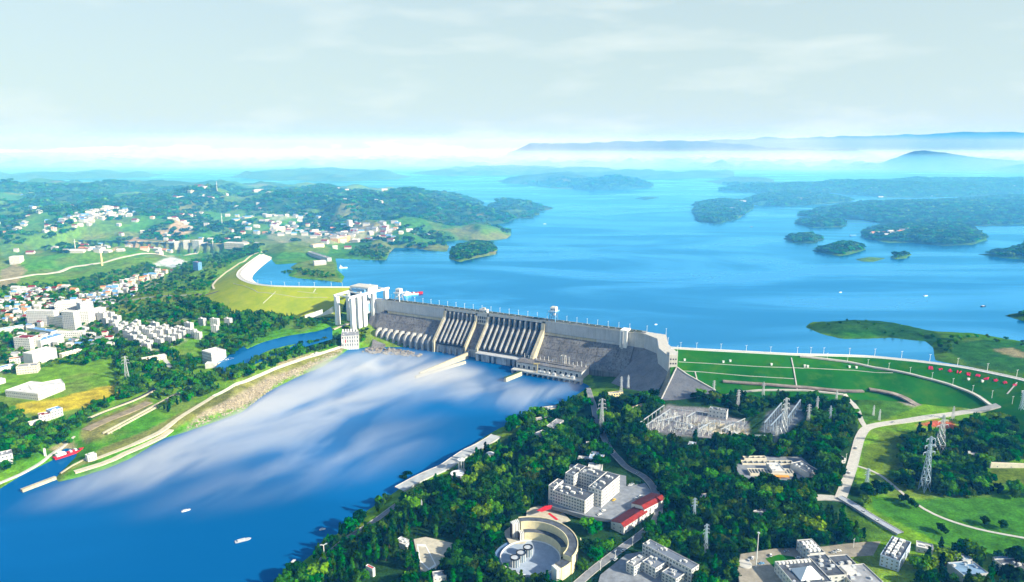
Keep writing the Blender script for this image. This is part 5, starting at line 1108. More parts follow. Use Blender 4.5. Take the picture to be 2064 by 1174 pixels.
# small houses: village along the fields, lakeside town, scattered farms
def house_proto(label, group, wall, roof, w, d, h):
    o = complex_('house', label, 'house', (0, 0, 0), 0, [(0, w, 0, d, h, 2)], wall=wall, roof=roof, win=(1.3, 1.3), step=3, joined=True, faces='fr', gable=True, group=group, plinth=4); CLEAR.pop(); return o
def village(label, group, line, n, spread, sizes=(9, 16), seed=1, roofs=None, far=False):
    r = random.Random(seed); pts = [np.array(G2(*p)) for p in line]; seglen = [np.linalg.norm(b - a) for a, b in zip(pts[:-1], pts[1:])]; tot = sum(seglen)
    roofs = roofs or [M_RP, M_RG, M_RB, M_RR, M_RP, mat('roof_orange', (.6, .25, .1))]; walls = [M_BW, M_BW, M_BC]; pr = []; placed = []
    for k in range(n * 4):
        if len(placed) >= n: break
        f = r.random() * tot; i = 0
        while f > seglen[i] and i < len(seglen) - 1: f -= seglen[i]; i += 1
        q = pts[i] + (pts[i + 1] - pts[i]) * min(1, f / seglen[i]); d = pts[i + 1] - pts[i]; nn = np.array([-d[1], d[0]]) / (np.linalg.norm(d) + 1e-6); q = q + nn * r.gauss(0, spread)
        if any(np.hypot(*(q - w)) < sizes[0] * 1.25 for w in placed): continue
        z = ht1(*q)
        if z < 1.0 or (70 < z < ZR + 1.5 and q[1] > 1800): continue
        placed.append(q)
        if len(pr) < 6:
            w = r.uniform(*sizes); o = house_proto(label, group, walls[len(pr) % 3], roofs[len(pr) % len(roofs)], w, w * .7, r.uniform(6, 10)); pr.append(o)
        else: o = copy_tree(r.choice(pr))
        o.location = (q[0], q[1], z); o.rotation_euler = (0, 0, r.uniform(-.5, .3)); o.scale = (1, 1, r.uniform(.85, 1.2))
        clear_poly([(q[0] - 7, q[1] - 7), (q[0] + 10, q[1] - 7), (q[0] + 10, q[1] + 10), (q[0] - 7, q[1] + 10)], 1)
village('small white gabled house in the dense village along the green fields', 'village houses along the green fields', [(125, 632), (165, 612), (205, 595), (245, 580), (290, 564), (325, 550)], 76, 22, (9, 15), 2)
village('small pale house on the far left edge of the town', 'houses on the left edge of the town', [(0, 628), (30, 622), (60, 632), (40, 645), (5, 642)], 22, 18, (10, 18), 3)
village('small house in the farm cluster below the long road', 'farm houses below the long road', [(5, 590), (60, 588), (110, 590), (130, 585)], 16, 20, (10, 20), 4)
village('tiny house in the lakeside town beyond the embankment', 'lakeside town houses', [(525, 466), (580, 468), (640, 470), (700, 474), (720, 480), (680, 490), (640, 494)], 46, 45, (14, 26), 5)
village('tiny house on the hillside estate far left', 'hillside estate houses', [(135, 446), (170, 441), (210, 436), (248, 432)], 20, 22, (16, 26), 6, [M_RP, M_BC])
village('tiny farmhouse scattered over the left hills', 'farmhouses scattered over the hills', [(20, 455), (60, 480), (130, 505), (170, 500), (230, 470), (300, 455), (420, 450), (470, 430), (560, 420), (600, 440)], 30, 120, (14, 24), 7)
village('tiny house along the hill road by the quarry', 'houses by the quarry road', [(120, 520), (150, 505), (260, 512), (330, 500), (420, 490), (480, 480)], 24, 40, (14, 26), 8)
village('tiny white house along the ridge of the far hills', 'houses on the far ridge', [(340, 385), (430, 386), (480, 390), (560, 382), (640, 388), (760, 388)], 12, 120, (20, 34), 9, [M_RP])
village('tiny lakeside house on the promontory behind the wooded island', 'promontory houses', [(740, 470), (780, 466), (805, 464)], 10, 20, (14, 24), 10)
village('tiny house on the right hand lake islands', 'island houses', [(1720, 478), (1745, 476), (1800, 472), (1840, 466)], 12, 25, (14, 22), 11)
village('tiny white house on the far right shore', 'far right shore houses', [(1600, 420), (1680, 418), (1760, 400), (1800, 392), (1900, 372), (2000, 362)], 22, 160, (22, 40), 12, [M_RP])
# chimney and masts
for lab, px, h, r0 in (('tall yellow brick chimney beside the long road', (206, 536), 40, 3.0),):
    p = G(*px); o = thing('chimney', lab, 'chimney', p); mb = MB(); mb.cyl(0, 0, -2, h, r0, r0 * .75, 12); mb.build('shaft', M_BY, o); mb = MB(); mb.cyl(0, 0, h, h + 1.2, r0 * .9, r0 * .9, 12); mb.build('rim', M_BC, o)
for lab, px, h in (('slim white radio mast on the quarry hill', (448, 455), 50), ('thin mast beside the three tower blocks', (430, 503), 40), ('mast on the far ridge', (438, 388), 60), ('thin mast in the left fields', (152, 502), 34)):
    p = G(*px); o = thing('radio_mast', lab, 'mast', p); mb = MB(); mb.bar((0, 0, -1), (0, 0, h), 2.2, w2=.8); mb.build('shaft', M_WHITE, o); mb = MB(); mb.box(-2.5, 2.5, -2.5, 2.5, h * .7, h * .7 + 1); mb.build('platform', M_WHITE, o)

# the many more houses beyond counting: one mass
def house_mass(name, label, lines, seed):
    r = random.Random(seed); mb = MB()
    for line, n, spread, (s0, s1) in lines:
        pts = [np.array(G2(*p)) for p in line]
        for k in range(n):
            i = r.randrange(len(pts) - 1); q = pts[i] + (pts[i + 1] - pts[i]) * r.random() + np.array([r.gauss(0, spread), r.gauss(0, spread)]); z = ht1(*q)
            if z < 3 or (q[1] > 1900 and z < ZR + 3) or blocked_now(q): continue
            w, d, h, a = r.uniform(s0, s1), r.uniform(s0, s1) * .7, r.uniform(5, 11), r.uniform(-.6, .3); c, s = math.cos(a), math.sin(a); mi = r.choice((0, 0, 0, 1))
            f = lambda x, y, zz: (q[0] + x * c - y * s, q[1] + x * s + y * c, z + zz); B = [(0, 0), (w, 0), (w, d), (0, d)]
            mb.hexa([f(x, y, -4) for x, y in B], [f(x, y, h) for x, y in B], mi); rm = r.choice((2, 2, 3, 4, 5)); rh = d * .28
            mb.quad(f(-.4, -.4, h), f(w + .4, -.4, h), f(w + .4, d / 2, h + rh), f(-.4, d / 2, h + rh), rm); mb.quad(f(-.4, d / 2, h + rh), f(w + .4, d / 2, h + rh), f(w + .4, d + .4, h), f(-.4, d + .4, h), rm)
    tag(mb.build(name, [M_BW, M_BC, M_RP, M_RG, M_RR, M_RB]), label, 'houses', kind='stuff')
def blocked_now(q): return any(k == 'p' and abs(p[0][0] - q[0]) < 60 and abs(p[0][1] - q[1]) < 60 and pip(p, np.array([q[0]]), np.array([q[1]]))[0] for k, p, w in CLEAR)
house_mass('far_houses', 'countless small pale houses spread over the left town and hills', [([(-20, 470), (120, 490), (260, 500), (480, 470), (620, 440)], 150, 180, (14, 26)), ([(520, 462), (600, 466), (720, 476), (800, 466)], 90, 60, (14, 26)), ([(0, 610), (60, 600), (140, 625), (240, 585), (330, 548)], 130, 40, (9, 15)), ([(-30, 560), (60, 530), (180, 515), (330, 490), (500, 488)], 110, 60, (12, 24)), ([(120, 450), (250, 432)], 60, 30, (14, 26)), ([(0, 400), (300, 395), (700, 390)], 50, 250, (22, 40)), ([(1500, 420), (1800, 395), (2064, 375)], 60, 300, (20, 40)), ([(0, 660), (120, 690), (180, 700)], 40, 40, (9, 16))], 77)
# ================================================================== GRASS EMBANKMENTS
M_LAWN_R = mat('embankment_grass', (0.020, 0.15, 0.003), 0.95, 0.3, 0.012, bump=0.3, col2=(0.002, 0.075, 0.002), detail=9)  # deeper green grass; the right side's dimmer light is also in the colour
def patchy(m, c, s):
    N, L, b = nodes_of(m); g = N.new('ShaderNodeNewGeometry'); n = N.new('ShaderNodeTexNoise'); n.inputs['Scale'].default_value = s; n.inputs['Detail'].default_value = 8; n.inputs['Roughness'].default_value = .7; L.new(g.outputs['Position'], n.inputs['Vector'])
    r = N.new('ShaderNodeMapRange'); r.inputs['From Min'].default_value = .5; r.inputs['From Max'].default_value = .75; r.inputs['To Max'].default_value = .75; L.new(n.outputs[0], r.inputs[0]); mx = N.new('ShaderNodeMixRGB'); mx.inputs[2].default_value = (*c, 1)
    L.new(b.inputs['Base Color'].links[0].from_socket, mx.inputs[1]); L.new(r.outputs[0], mx.inputs[0]); L.new(mx.outputs[0], b.inputs['Base Color'])
patchy(M_LAWN_R, (.07, .15, .006), .035)
M_LAWN_L = mat('sunny_embankment_grass', (0.33, 0.36, 0.018), 0.95, 0.15, 0.03, bump=0.25, col2=(0.21, 0.29, 0.014))  # yellow-green grass; the left side's brighter light is also in the colour
M_FACE = concrete('slope_lining', (0.66, 0.60, 0.48), (0.55, 0.50, 0.42), 0.15)
def dense(poly, step=8.0):
    out = [poly[0]]
    for a, b in zip(poly[:-1], poly[1:]):
        n = max(1, int(np.linalg.norm(b - a) / step)); out += [a + (b - a) * (k + 1) / n for k in range(n)]
    f = np.array(out)
    for _ in range(6): f[1:-1] = f[1:-1] * .5 + (f[:-2] + f[2:]) * .25
    return f
def embankment(name, label, crest, down, m_down, w_down, w_up):
    f = dense(crest); t = np.gradient(f, axis=0); t /= np.linalg.norm(t, axis=1)[:, None]; nn = np.stack([-t[:, 1], t[:, 0]], -1) * down     # towards downstream
    o = thing(name, label, 'embankment', (f[len(f) // 2][0], f[len(f) // 2][1], ZC)); I = Matrix.Translation(-Vector(o.location))
    def loft(offs, nm, m):
        mb = MB(); rows = []
        for off in offs:
            d = f + nn * off; z = ZC - np.maximum(0, abs(off) - 5.5) * EMB_SLOPE + (0.0 if abs(off) > 5.5 else 0.05)
            rows.append(np.concatenate([d, np.full((len(f), 1), z)], 1))
        n = len(f); mb.v = [tuple(p) for r in rows for p in r]
        for a in range(len(offs) - 1):
            for k in range(n - 1): mb.f.append((a * n + k, a * n + k + 1, (a + 1) * n + k + 1, (a + 1) * n + k)); mb.m.append(0)
        ob = mb.build(nm, m, o); ob.matrix_parent_inverse = I; ob.data.polygons.foreach_set('use_smooth', [False] * len(ob.data.polygons)); return ob
    loft([5.5 + k * (w_down - 5.5) / 10 for k in range(11)], 'grass_slope', m_down)
    loft([-5.5, 5.5], 'crest_road', M_PALE)
    loft([-(5.5 + k * (w_up - 5.5) / 5) for k in range(6)], 'water_slope', M_FACE)
    for off in (-5.2, 5.2):
        mb = MB(); d = f + nn * off
        for k in range(0, len(f) - 1): mb.bar((*d[k], ZC + .5), (*d[k + 1], ZC + .5), .9)
        ob = mb.build('parapet', M_WHITE, o); ob.matrix_parent_inverse = I
    def line(px, w, nm, m, h=.6):
        pts = [G(*p) for p in px]; mb = MB()
        for a, b in zip(pts[:-1], pts[1:]):
            n = max(1, int(np.linalg.norm(b - a) / 8)); q = [a + (b - a) * k / n for k in range(n + 1)]
            for x in q: x[2] = h1(x[0], x[1]) + h * .4
            for x, y in zip(q[:-1], q[1:]): mb.bar(x, y, w)
        ob = mb.build(nm, m, o); ob.matrix_parent_inverse = I; return ob
    return o, f, nn, line, I
er, fr, nr, line_r, IR = embankment('grass_embankment', 'dark green grass embankment with white crest road and red characters on its slope', EMB_R, -1, M_LAWN_R, 125, 60)
if nr[len(nr) // 2][1] > 0: raise RuntimeError('side')
for px in ([(1368, 730), (1440, 734), (1540, 740), (1620, 743)], [(1370, 748), (1410, 750), (1500, 758), (1600, 764)], [(1620, 742), (1720, 747), (1800, 752)]): line_r(px, .9, 'berm_path', M_CON, .4)
for px in ([(1595, 722), (1600, 745), (1607, 786)], [(1401, 750), (1405, 766)], [(2050, 772), (2030, 795)]): line_r(px, 1.6, 'stair', M_CON, .5)
RAMP = [(1612, 719), (1650, 723.5), (1707, 730), (1788, 745.7), (1831, 754), (1878, 766), (1927, 780), (1962, 794), (1983, 806), (1996, 818)]
ramp_f, ramp_z = strip('ramp_road', RAMP, 5.5, M_PALE, 0.7, kerb=0.3)
# the ten red characters: strokes as the picture shows them, too small to read
STROKES = [[(0, 0, 1, 1, 'b')], [(.1, .5, .9, .5), (.2, .25, .8, .75)], [(.05, .3, .95, .3), (.2, .65, .8, .65), (.5, 0, .5, 1)], [(.2, .1, .2, .9), (.6, .2, .9, .9)], [(.1, .5, .9, .5), (.5, .1, .3, .9), (.5, .5, .9, .1), (.1, .9, .9, .9)], [(.2, .2, .2, .8), (.2, .8, .8, .8), (.8, .2, .8, .8), (.5, .3, .5, .7)], [(.1, .2, .8, .8), (.3, .1, .9, .3), (.8, .3, .8, .9)], [(.1, .6, .9, .6), (.5, .1, .5, .9), (.2, .3, .8, .3)], [(.1, .4, .9, .4), (.3, .7, .7, .7), (.4, .1, .6, .1)], [(.2, .2, .7, .8), (.7, .2, .3, .7), (.1, .5, .8, .5)]]
LET = [(1876, 742.5), (1896, 745), (1915, 748), (1933, 751), (1951.5, 755.5), (1971, 758), (1988, 763.5), (2007, 767.5), (2026, 771.5), (2046, 777)]
for k, (u, v) in enumerate(LET):
    p = G(u, v); i = int(np.argmin(np.hypot(fr[:, 0] - p[0], fr[:, 1] - p[1]))); n_ = nr[i]; t_ = np.array([n_[1], -n_[0]]) * (1 if n_[1] < 0 else -1); t_ = t_ if t_[0] > 0 else -t_
    mb = MB(); S = 6.8
    def at(a, b):
        q = p[:2] + t_ * (a - .5) * S - n_ * (b - .5) * S * 1.1; return (q[0], q[1], h1(*q) + .35)
    for st in STROKES[k]:
        if len(st) == 5:
            for s2 in ((0, .1, 1, .1), (0, .5, 1, .5), (.1, .9, .9, .9), (.2, 0, .2, 1), (.75, 0, .75, 1)): mb.bar(at(s2[0], s2[1]), at(s2[2], s2[3]), 1.3)
        else: mb.bar(at(st[0], st[1]), at(st[2], st[3]), 1.5)
    ob = mb.build('red_character', mat('letter_red', (.75, .03, .10), .6, .05), er); ob.matrix_parent_inverse = IR
el, fl, nl, line_l, IL = embankment('grass_embankment', 'bright yellow green grass embankment curving round the small bay left of the ship lift', EMB_L, 1, M_LAWN_L, 115, 75)
for px in ([(556, 588), (530, 612)], [(600, 588), (640, 592)], [(470, 572), (520, 590), (600, 600), (660, 600)]): line_l(px, .8, 'berm_path', M_CON, .3)
line_l([(636, 583), (632, 590)], 1.4, 'stair', M_CON)
for k, (u, v) in enumerate([(1380, 727), (1458, 731), (1472, 729), (1555, 736), (1622, 739), (1628, 740), (1712, 741), (1726, 742), (1952, 766), (1980, 770), (2062, 792)]):
    p = G(u, v); o = thing('marker_hut', 'tiny white instrument hut on the dark green embankment', 'hut', p, 0, 'instrument huts on the dark embankment'); mb = MB(); mb.box(-1.3, 1.3, -1.3, 1.3, -1, 2.4); mb.build('wall', M_WHITE, o); mb = MB(); mb.box(-1.6, 1.6, -1.6, 1.6, 2.4, 2.8); mb.build('roof', M_WHITE, o)
# retaining wall below the left embankment
p0 = thing('retaining_wall', 'white retaining wall between the bright embankment and the ship lift', 'wall', G(650, 645)); I0 = Matrix.Translation(-Vector(p0.location)); mb = MB()
for a, b in (((615, 640), (650, 636)), ((650, 636), (672, 630))):
    a, b = G(*a), G(*b); mb.hexa([(a[0], a[1] - 2, a[2] - 4), (b[0], b[1] - 2, b[2] - 4), (b[0], b[1] + 3, b[2] - 4), (a[0], a[1] + 3, a[2] - 4)], [(a[0], a[1] - 2, a[2] + 5), (b[0], b[1] - 2, b[2] + 14), (b[0], b[1] + 3, b[2] + 14), (a[0], a[1] + 3, a[2] + 5)])
ob = mb.build('wall_body', M_WHITE, p0); ob.matrix_parent_inverse = I0

# ================================================================== LAMPS
def lamp_proto(h, arm):
    o = thing('street_lamp', '', 'street lamp'); mb = MB(); mb.cyl(0, 0, -.5, h, .34, .2, 8); mb.build('pole', M_WHITE, o)
    mb = MB(); mb.bar((0, 0, h), (arm, 0, h + .5), .3); mb.bar((0, 0, h), (-arm, 0, h + .5), .3); mb.build('arm', M_WHITE, o)
    for s in (-1, 1): mb = MB(); mb.box(s * arm - .7, s * arm + .7, -.35, .35, h + .4, h + .75); mb.build('lamp_head', M_STEEL, o)
    return o
lp = lamp_proto(11, 1.6); first = [True]
def lamp(x, y, z, label, group, rz=0, sc=1.0):
    o = lp if first[0] else copy_tree(lp); first[0] = False
    o.location = (x, y, z); o.rotation_euler = (0, 0, rz); o.scale = (sc, sc, sc); o['label'] = label; o['group'] = group
for k in range(27): q = D(-4 + k * 21.7, -14.6, 85); lamp(*q, 'white twin arm lamp on the concrete dam crest', 'lamps along the concrete dam crest', RZ + 1.57)
for (u, v) in [(1372, 703), (1404, 704), (1453, 706), (1504, 709), (1553, 712), (1607, 713), (1634, 713), (1660, 714), (1712, 715), (1763, 716.5), (1817, 721.5), (1874, 728), (1930, 736), (1990, 747), (2049, 760)]:
    p = P(u, v, ZC); lamp(p[0], p[1], 85, 'white lamp on the crest road of the dark green embankment', 'lamps along the dark embankment crest', .3, .95)
for (u, v) in [(1667, 726), (1708, 731), (1749, 739), (1791, 746), (1834, 755), (1878, 766), (1920, 778), (1960, 792), (1999, 803), (2040, 815)]:
    p = G(u, v); lamp(p[0], p[1], p[2] + .6, 'white lamp beside the ramp road across the dark slope', 'lamps along the ramp road', .5, .95)
for (u, v) in [(690, 579), (668, 579), (634, 578), (603, 578), (574, 577), (547, 576), (520, 573)]:
    p = P(u, v, ZC); lamp(p[0], p[1], 85, 'white lamp on the crest road of the bright embankment', 'lamps along the bright embankment crest', 0, .9)
for k in range(4): a = BU[min(k, 3)]; lamp(a[0] - .5, a[1], 85, 'white lamp on the bend of the dam crest', 'lamps on the bend of the dam', .8)
for (u, v, lab) in [(654, 1130, 'tall white lamp on the riverside road')]:
    p = G(u, v); lamp(p[0], p[1], p[2], lab, 'tall single lamps', .4, 1.6 if u < 700 else 3.2)
for k, (u, v) in enumerate([(1240, 1128), (1210, 1150), (1275, 1100), (1300, 1082), (1720, 1105), (1612, 1130), (1700, 960), (1705, 930), (1724, 900)]):
    p = G(u, v); lamp(p[0], p[1], p[2], 'white road lamp on the wooded right bank', 'road lamps on the wooded right bank', .8, .85)
p = G(1523, 1153); p[2] = sheet_z(p); o = thing('lamp_mast', 'very tall slim white mast in the bottom car park', 'mast', p); mb = MB(); mb.cyl(0, 0, -1, 36, .55, .3, 8); mb.build('pole', M_WHITE, o); mb = MB(); mb.cyl(0, 0, 36, 36.8, 1.2, 1.2, 10); mb.build('lamp_ring', M_STEEL, o)
strip('bare_bank', [(1457, 770), (1480, 772), (1530, 775), (1600, 781), (1660, 786), (1700, 790), (1740, 790)], 8, mat('bare_bank', (.28, .24, .21), .95, .25, .06), 0.5, clear=True)
strip('bare_bank', [(1752, 787), (1785, 791), (1815, 799), (1835, 808), (1852, 818)], 11, mat('bare_bank', (.28, .24, .21)), 0.5, clear=True)
# ================================================================== PYLONS
def pylon(px, h, label, wide=1.0, mm=M_STEEL, arms=3, rz=0.0):
    p = G(*px); o = thing('lattice_pylon', label, 'pylon', p, rz); b = h * .085 * wide; w = max(.30, h * .0085)
    lv = [0, .22, .42, .6, .74, .86, 1.0]; ww = [b * (1 - .9 * f ** .8) + .25 for f in lv]
    for sx, sy in ((-1, -1), (1, -1), (1, 1), (-1, 1)):
        mb = MB()
        for k in range(6): mb.bar((sx * ww[k], sy * ww[k], h * lv[k] - (1 if k == 0 else 0)), (sx * ww[k + 1], sy * ww[k + 1], h * lv[k + 1]), w, w2=w * .9)
        mb.build('leg', mm, o)
    mb = MB(); c = ((-1, -1), (1, -1), (1, 1), (-1, 1))
    for k in range(6):
        for q in range(4):
            a, d = c[q], c[(q + 1) % 4]
            mb.bar((a[0] * ww[k], a[1] * ww[k], h * lv[k]), (d[0] * ww[k + 1], d[1] * ww[k + 1], h * lv[k + 1]), w * .6); mb.bar((d[0] * ww[k], d[1] * ww[k], h * lv[k]), (a[0] * ww[k + 1], a[1] * ww[k + 1], h * lv[k + 1]), w * .6)
            mb.bar((a[0] * ww[k + 1], a[1] * ww[k + 1], h * lv[k + 1]), (d[0] * ww[k + 1], d[1] * ww[k + 1], h * lv[k + 1]), w * .6)
    tag(mb.build('bracing', mm, o), kind='stuff')
    for k in range(arms):
        z = h * (.72 + .12 * k); r = h * (.15 - .02 * k) * wide; mb = MB()
        for s in (-1, 1): mb.bar((0, 0, z + h * .03), (s * r, 0, z), w * .8); mb.bar((s * ww[4] * .6, 0, z - h * .015), (s * r, 0, z), w * .7); mb.bar((s * r, 0, z), (s * r, 0, z - h * .05), w * .8)
        mb.build('cross_arm', mm, o)
    clear_poly([(p[0] + a * b * 1.3, p[1] + d * b * 1.3) for a, d in c], 2)
M_PYB = mat('pylon_blue_grey', (.42, .52, .62), .5, .05, .5, metallic=.2)
for px, h, lab, wd, m_, rz in [((1893, 912), 52, 'broad pale lattice pylon beside the red track plot', 1.25, M_STEEL, .3), ((1863, 990), 68, 'tallest blue grey lattice pylon in the right hand wood', .75, M_PYB, .2), ((1579, 880), 56, 'tall white lattice pylon inside the right switchyard', .9, M_STEEL, .5), ((1212, 872), 52, 'pale lattice pylon between the dam and the upper road', .8, M_STEEL, .2), ((257, 768), 46, 'lattice pylon among the trees on the left bank', .9, M_STEEL, .4),
        ((1487, 824), 30, 'pale lattice pylon behind the control house', .9, M_STEEL, .4), ((1538, 797), 22, 'small pylon by the bare strip under the embankment', .9, M_STEEL, .1), ((1438, 799), 26, 'slim pylon at the end of the paved wing slope', .8, M_STEEL, .3), ((1628, 858), 32, 'pylon with a rusty waist right of the switchyard', .8, M_STEEL, .2), ((1646, 830), 24, 'small pylon above the rusty waisted one', .8, M_STEEL, .2), ((1685, 812), 20, 'short pylon at the top of the side road', .9, M_STEEL, .2), ((1564, 897), 27, 'pale pylon below the right switchyard', .9, M_STEEL, .6),
        ((1672, 850), 24, 'blue grey pylon in the trees right of the switchyard', .8, M_PYB, .1), ((1746, 986), 26, 'faint pylon on the grass beside the main road', 1.0, M_PYB, .2), ((1421, 1118), 34, 'dark lattice pylon in the lower wood', .7, M_PYB, .3), ((1398, 1055), 30, 'thin pylon in the middle wood', .7, M_PYB, .2), ((1760, 838), 16, 'thin pylon on the grass triangle', .8, M_STEEL, .2), ((1772, 848), 17, 'thin pylon beside its twin on the grass triangle', .8, M_STEEL, .3), ((1920, 846), 20, 'small pylon beside the road to the embankment', .9, M_STEEL, .3), ((2058, 826), 28, 'pylon at the right edge under the dark embankment', .8, M_PYB, .1), ((1252, 790), 26, 'white pylon on the slope below the dam bend', .8, M_STEEL, .4), ((1266, 782), 22, 'shorter white pylon behind the yellow lodge', .8, M_STEEL, .4), ((850, 1030), 14, 'thin pole pylon by the riverside wood path', .5, M_STEEL, .4)]:
    pylon(px, h, lab, wd, m_, 3 if h > 24 else 2, rz)
# ================================================================== SWITCHYARD
def gantry(p0, p1, h, n, lab, m_=M_STEEL):
    a, b = G(*p0), G(*p1); d = b[:2] - a[:2]; l = float(np.hypot(*d)); o = thing('switch_gantry', lab, 'gantry', (a[0], a[1], min(a[2], b[2])), math.atan2(d[1], d[0]), 'switchyard gantries')
    for k in range(n):
        x = l * k / (n - 1); mb = MB(); mb.bar((x - .9, 0, -2), (x, 0, h), .5); mb.bar((x + .9, 0, -2), (x, 0, h), .5); mb.build('post', m_, o)
    mb = MB()
    for y in (-.5, .5): mb.bar((-1, y, h), (l + 1, y, h), .45)
    for k in range(int(l / 3)): mb.bar((k * 3, -.5, h), (k * 3 + 3, .5, h), .2)
    mb.build('beam', m_, o)
    for k in range(n - 1):
        x = l * (k + .5) / (n - 1); mb = MB(); mb.bar((x, 0, h), (x, 0, h - 2.4), .5); mb.build('insulator', M_BLUE, o)
    clear_line(np.array([a[:2], b[:2]]), 4)
for k, (p0, p1, h, n) in enumerate([((1289, 868), (1338, 828), 12, 7), ((1301, 871), (1350, 834), 10, 7), ((1352, 838), (1394, 842), 12, 4), ((1350, 862), (1398, 870), 11, 4), ((1404, 846), (1426, 850), 13, 3), ((1384, 856), (1400, 846), 12, 3), ((1432, 862), (1502, 870), 12, 5), ((1452, 882), (1500, 858), 12, 4), ((1362, 876), (1412, 880), 9, 4), ((1326, 862), (1370, 846), 10, 5), ((1540, 872), (1574, 828), 15, 8), ((1586, 862), (1612, 822), 15, 7), ((1522, 890), (1560, 888), 9, 4), ((1408, 878), (1440, 858), 10, 4), ((1552, 876), (1586, 836), 13, 7)]):
    gantry(p0, p1, h, n, ['pale steel switchyard gantry with hanging insulators', 'blue grey gantry row in the right switchyard'][k in (10, 11, 14)], M_PYB if k in (10, 11, 14) else M_STEEL)
ip = thing('insulator_post', 'white insulator post standing in the gravel switchyard', 'insulator post', (0, 0, 0), 0, 'switchyard insulator posts'); mb = MB(); mb.box(-.7, .7, -.7, .7, -1, 1.2); mb.build('plinth', M_CON, ip); mb = MB(); mb.cyl(0, 0, 1.2, 6.2, .42, .3, 8); mb.build('post', M_WHITE, ip); mb = MB(); mb.bar((-1.6, 0, 6.4), (1.6, 0, 6.4), .35); mb.build('bus_bar', M_STEEL, ip)
r = random.Random(4); yard = np.array([G2(*p) for p in ((1300, 868), (1345, 832), (1400, 845), (1500, 862), (1506, 884), (1440, 882), (1350, 876))]); n_ = 0
clear_poly(yard, 2); clear_poly([G2(*p) for p in ((1530, 872), (1548, 826), (1608, 812), (1622, 838), (1584, 884))], 0)
rowdir = yard[1] - yard[0]; rowdir = rowdir / np.linalg.norm(rowdir); cold = np.array([rowdir[1], -rowdir[0]])
for i in range(-2, 34):
    for j in range(-4, 34):
        q = yard[0] + rowdir * (j * 5.2) + cold * (i * 6.2)
        if not pip(yard, q[:1], q[1:])[0] or (i % 5 == 4) or r.random() < .12: continue
        o = ip if n_ == 0 else copy_tree(ip); n_ += 1; o.location = (q[0], q[1], ht1(*q)); o.rotation_euler = (0, 0, r.choice((0, 1.57)) + .4); s = r.uniform(.7, 1.25); o.scale = (s, s, s)
for k, (u, v) in enumerate([(1330, 846), (1342, 838), (1392, 862), (1420, 862), (1465, 870), (1482, 878)]):
    p = G(u, v); o = thing('transformer', 'grey transformer with bushings in the switchyard', 'transformer', p, .4 * k, 'switchyard transformers'); mb = MB(); mb.box(-3, 3, -2, 2, -1, 4); mb.build('tank', M_STEEL, o)
    for x in (-1.8, 0, 1.8): mb = MB(); mb.bar((x, 0, 4), (x * 1.2, 0, 6.4), .4); mb.build('bushing', M_WHITE, o)
    mb = MB(); mb.box(-3.4, 3.4, 2.1, 3, 0, 3.4); mb.build('radiator', M_BG, o)
# ================================================================== BOATS
def hull(mb, l, w, h, zb=0.0, mi=0):
    n = 8; prof = [(-.5, .82), (-.42, 1), (0, 1), (.28, .95), (.4, .7), (.5, .06)]; i = len(mb.v)
    ring_ = [(x * l, y * w / 2) for x, y in prof] + [(x * l, -y * w / 2) for x, y in prof[::-1]]
    m = len(ring_); mb.v += [(x * .94, y * .75, zb - 1) for x, y in ring_] + [(x, y, zb + h * (1 + .35 * max(0, x / l))) for x, y in ring_]
    for k in range(m): j = (k + 1) % m; mb.f.append((i + k, i + j, i + m + j, i + m + k)); mb.m.append(mi)
    mb.f.append(tuple(i + m + k for k in range(m))); mb.m.append(mi)
def boat(name, label, loc, rz, l, w, h, hm, cab=True, cargo=False, extra=0):
    if l < 22: return small_boat(name, label, loc, rz, l, w, h, hm)
    o = thing(name, label, 'boat', loc, rz); mb = MB(); hull(mb, l, w, h); mb.build('hull', hm, o)
    if cab:
        x0 = -.42 * l; mb = MB(); mb.box(x0, x0 + .3 * l, -w * .36, w * .36, h, h + 3.2); c = mb.build('cabin', M_WHITE, o)
        mb = MB(); mb.box(x0 + .05 * l, x0 + .2 * l, -w * .28, w * .28, h + 3.2, h + 5.6); mb.build('bridge', M_WHITE, c)
        for k in range(3): mb = MB(); mb.box(x0 + .04 * l + k * .08 * l, x0 + .08 * l + k * .08 * l, -w * .365, w * .365, h + 1.2, h + 2.3); mb.build('window', M_GLASS, c)
        mb = MB(); mb.bar((x0 + .1 * l, 0, h + 5.6), (x0 + .1 * l, 0, h + 10), .3); mb.build('mast', M_WHITE, o)
    if cargo:
        mb = MB(); mb.box(-.1 * l, .34 * l, -w * .4, w * .4, h + .02, h + .5); mb.build('hatch', M_DARK, o)
        for k in range(extra): mb = MB(); x = -.06 * l + k * .08 * l; mb.box(x, x + .06 * l, -w * .3, w * .3, h + .5, h + 1.6 + (k % 2)); mb.build('cargo', M_WHITE if k % 2 else M_RED, o)
    return o
def small_boat(name, label, loc, rz, l, w, h, hm):
    o = thing(name, label, 'boat', loc, rz); mb = MB(); hull(mb, l, w, h * .8); mb.build('hull', hm, o)
    mb = MB(); mb.box(-.3 * l, .1 * l, -w * .32, w * .32, h * .8, h * .8 + .9); c = mb.build('cabin', M_BG, o); mb = MB(); mb.box(-.34 * l, .14 * l, -w * .36, w * .36, h * .8 + .9, h * .8 + 1.05); mb.build('roof', M_BG, c); return o
p = P(832, 594, ZR); boat('work_ship', 'white work ship with red bow moored behind the dam', (p[0], p[1], ZR), .55, 52, 11, 3.2, M_WHITE, True, True, 3)
mb = MB(); hull(mb, 15, 11.3, 3.6); o = mb.build('red_bow', M_RED, bpy.data.objects['work_ship']); o.location = (19.6, 0, .1)
p = P(692, 541, ZR); boat('pleasure_boat', 'white pleasure boat by the lakeside pavilion', (p[0], p[1], ZR), .3, 24, 7, 2.5, M_WHITE)
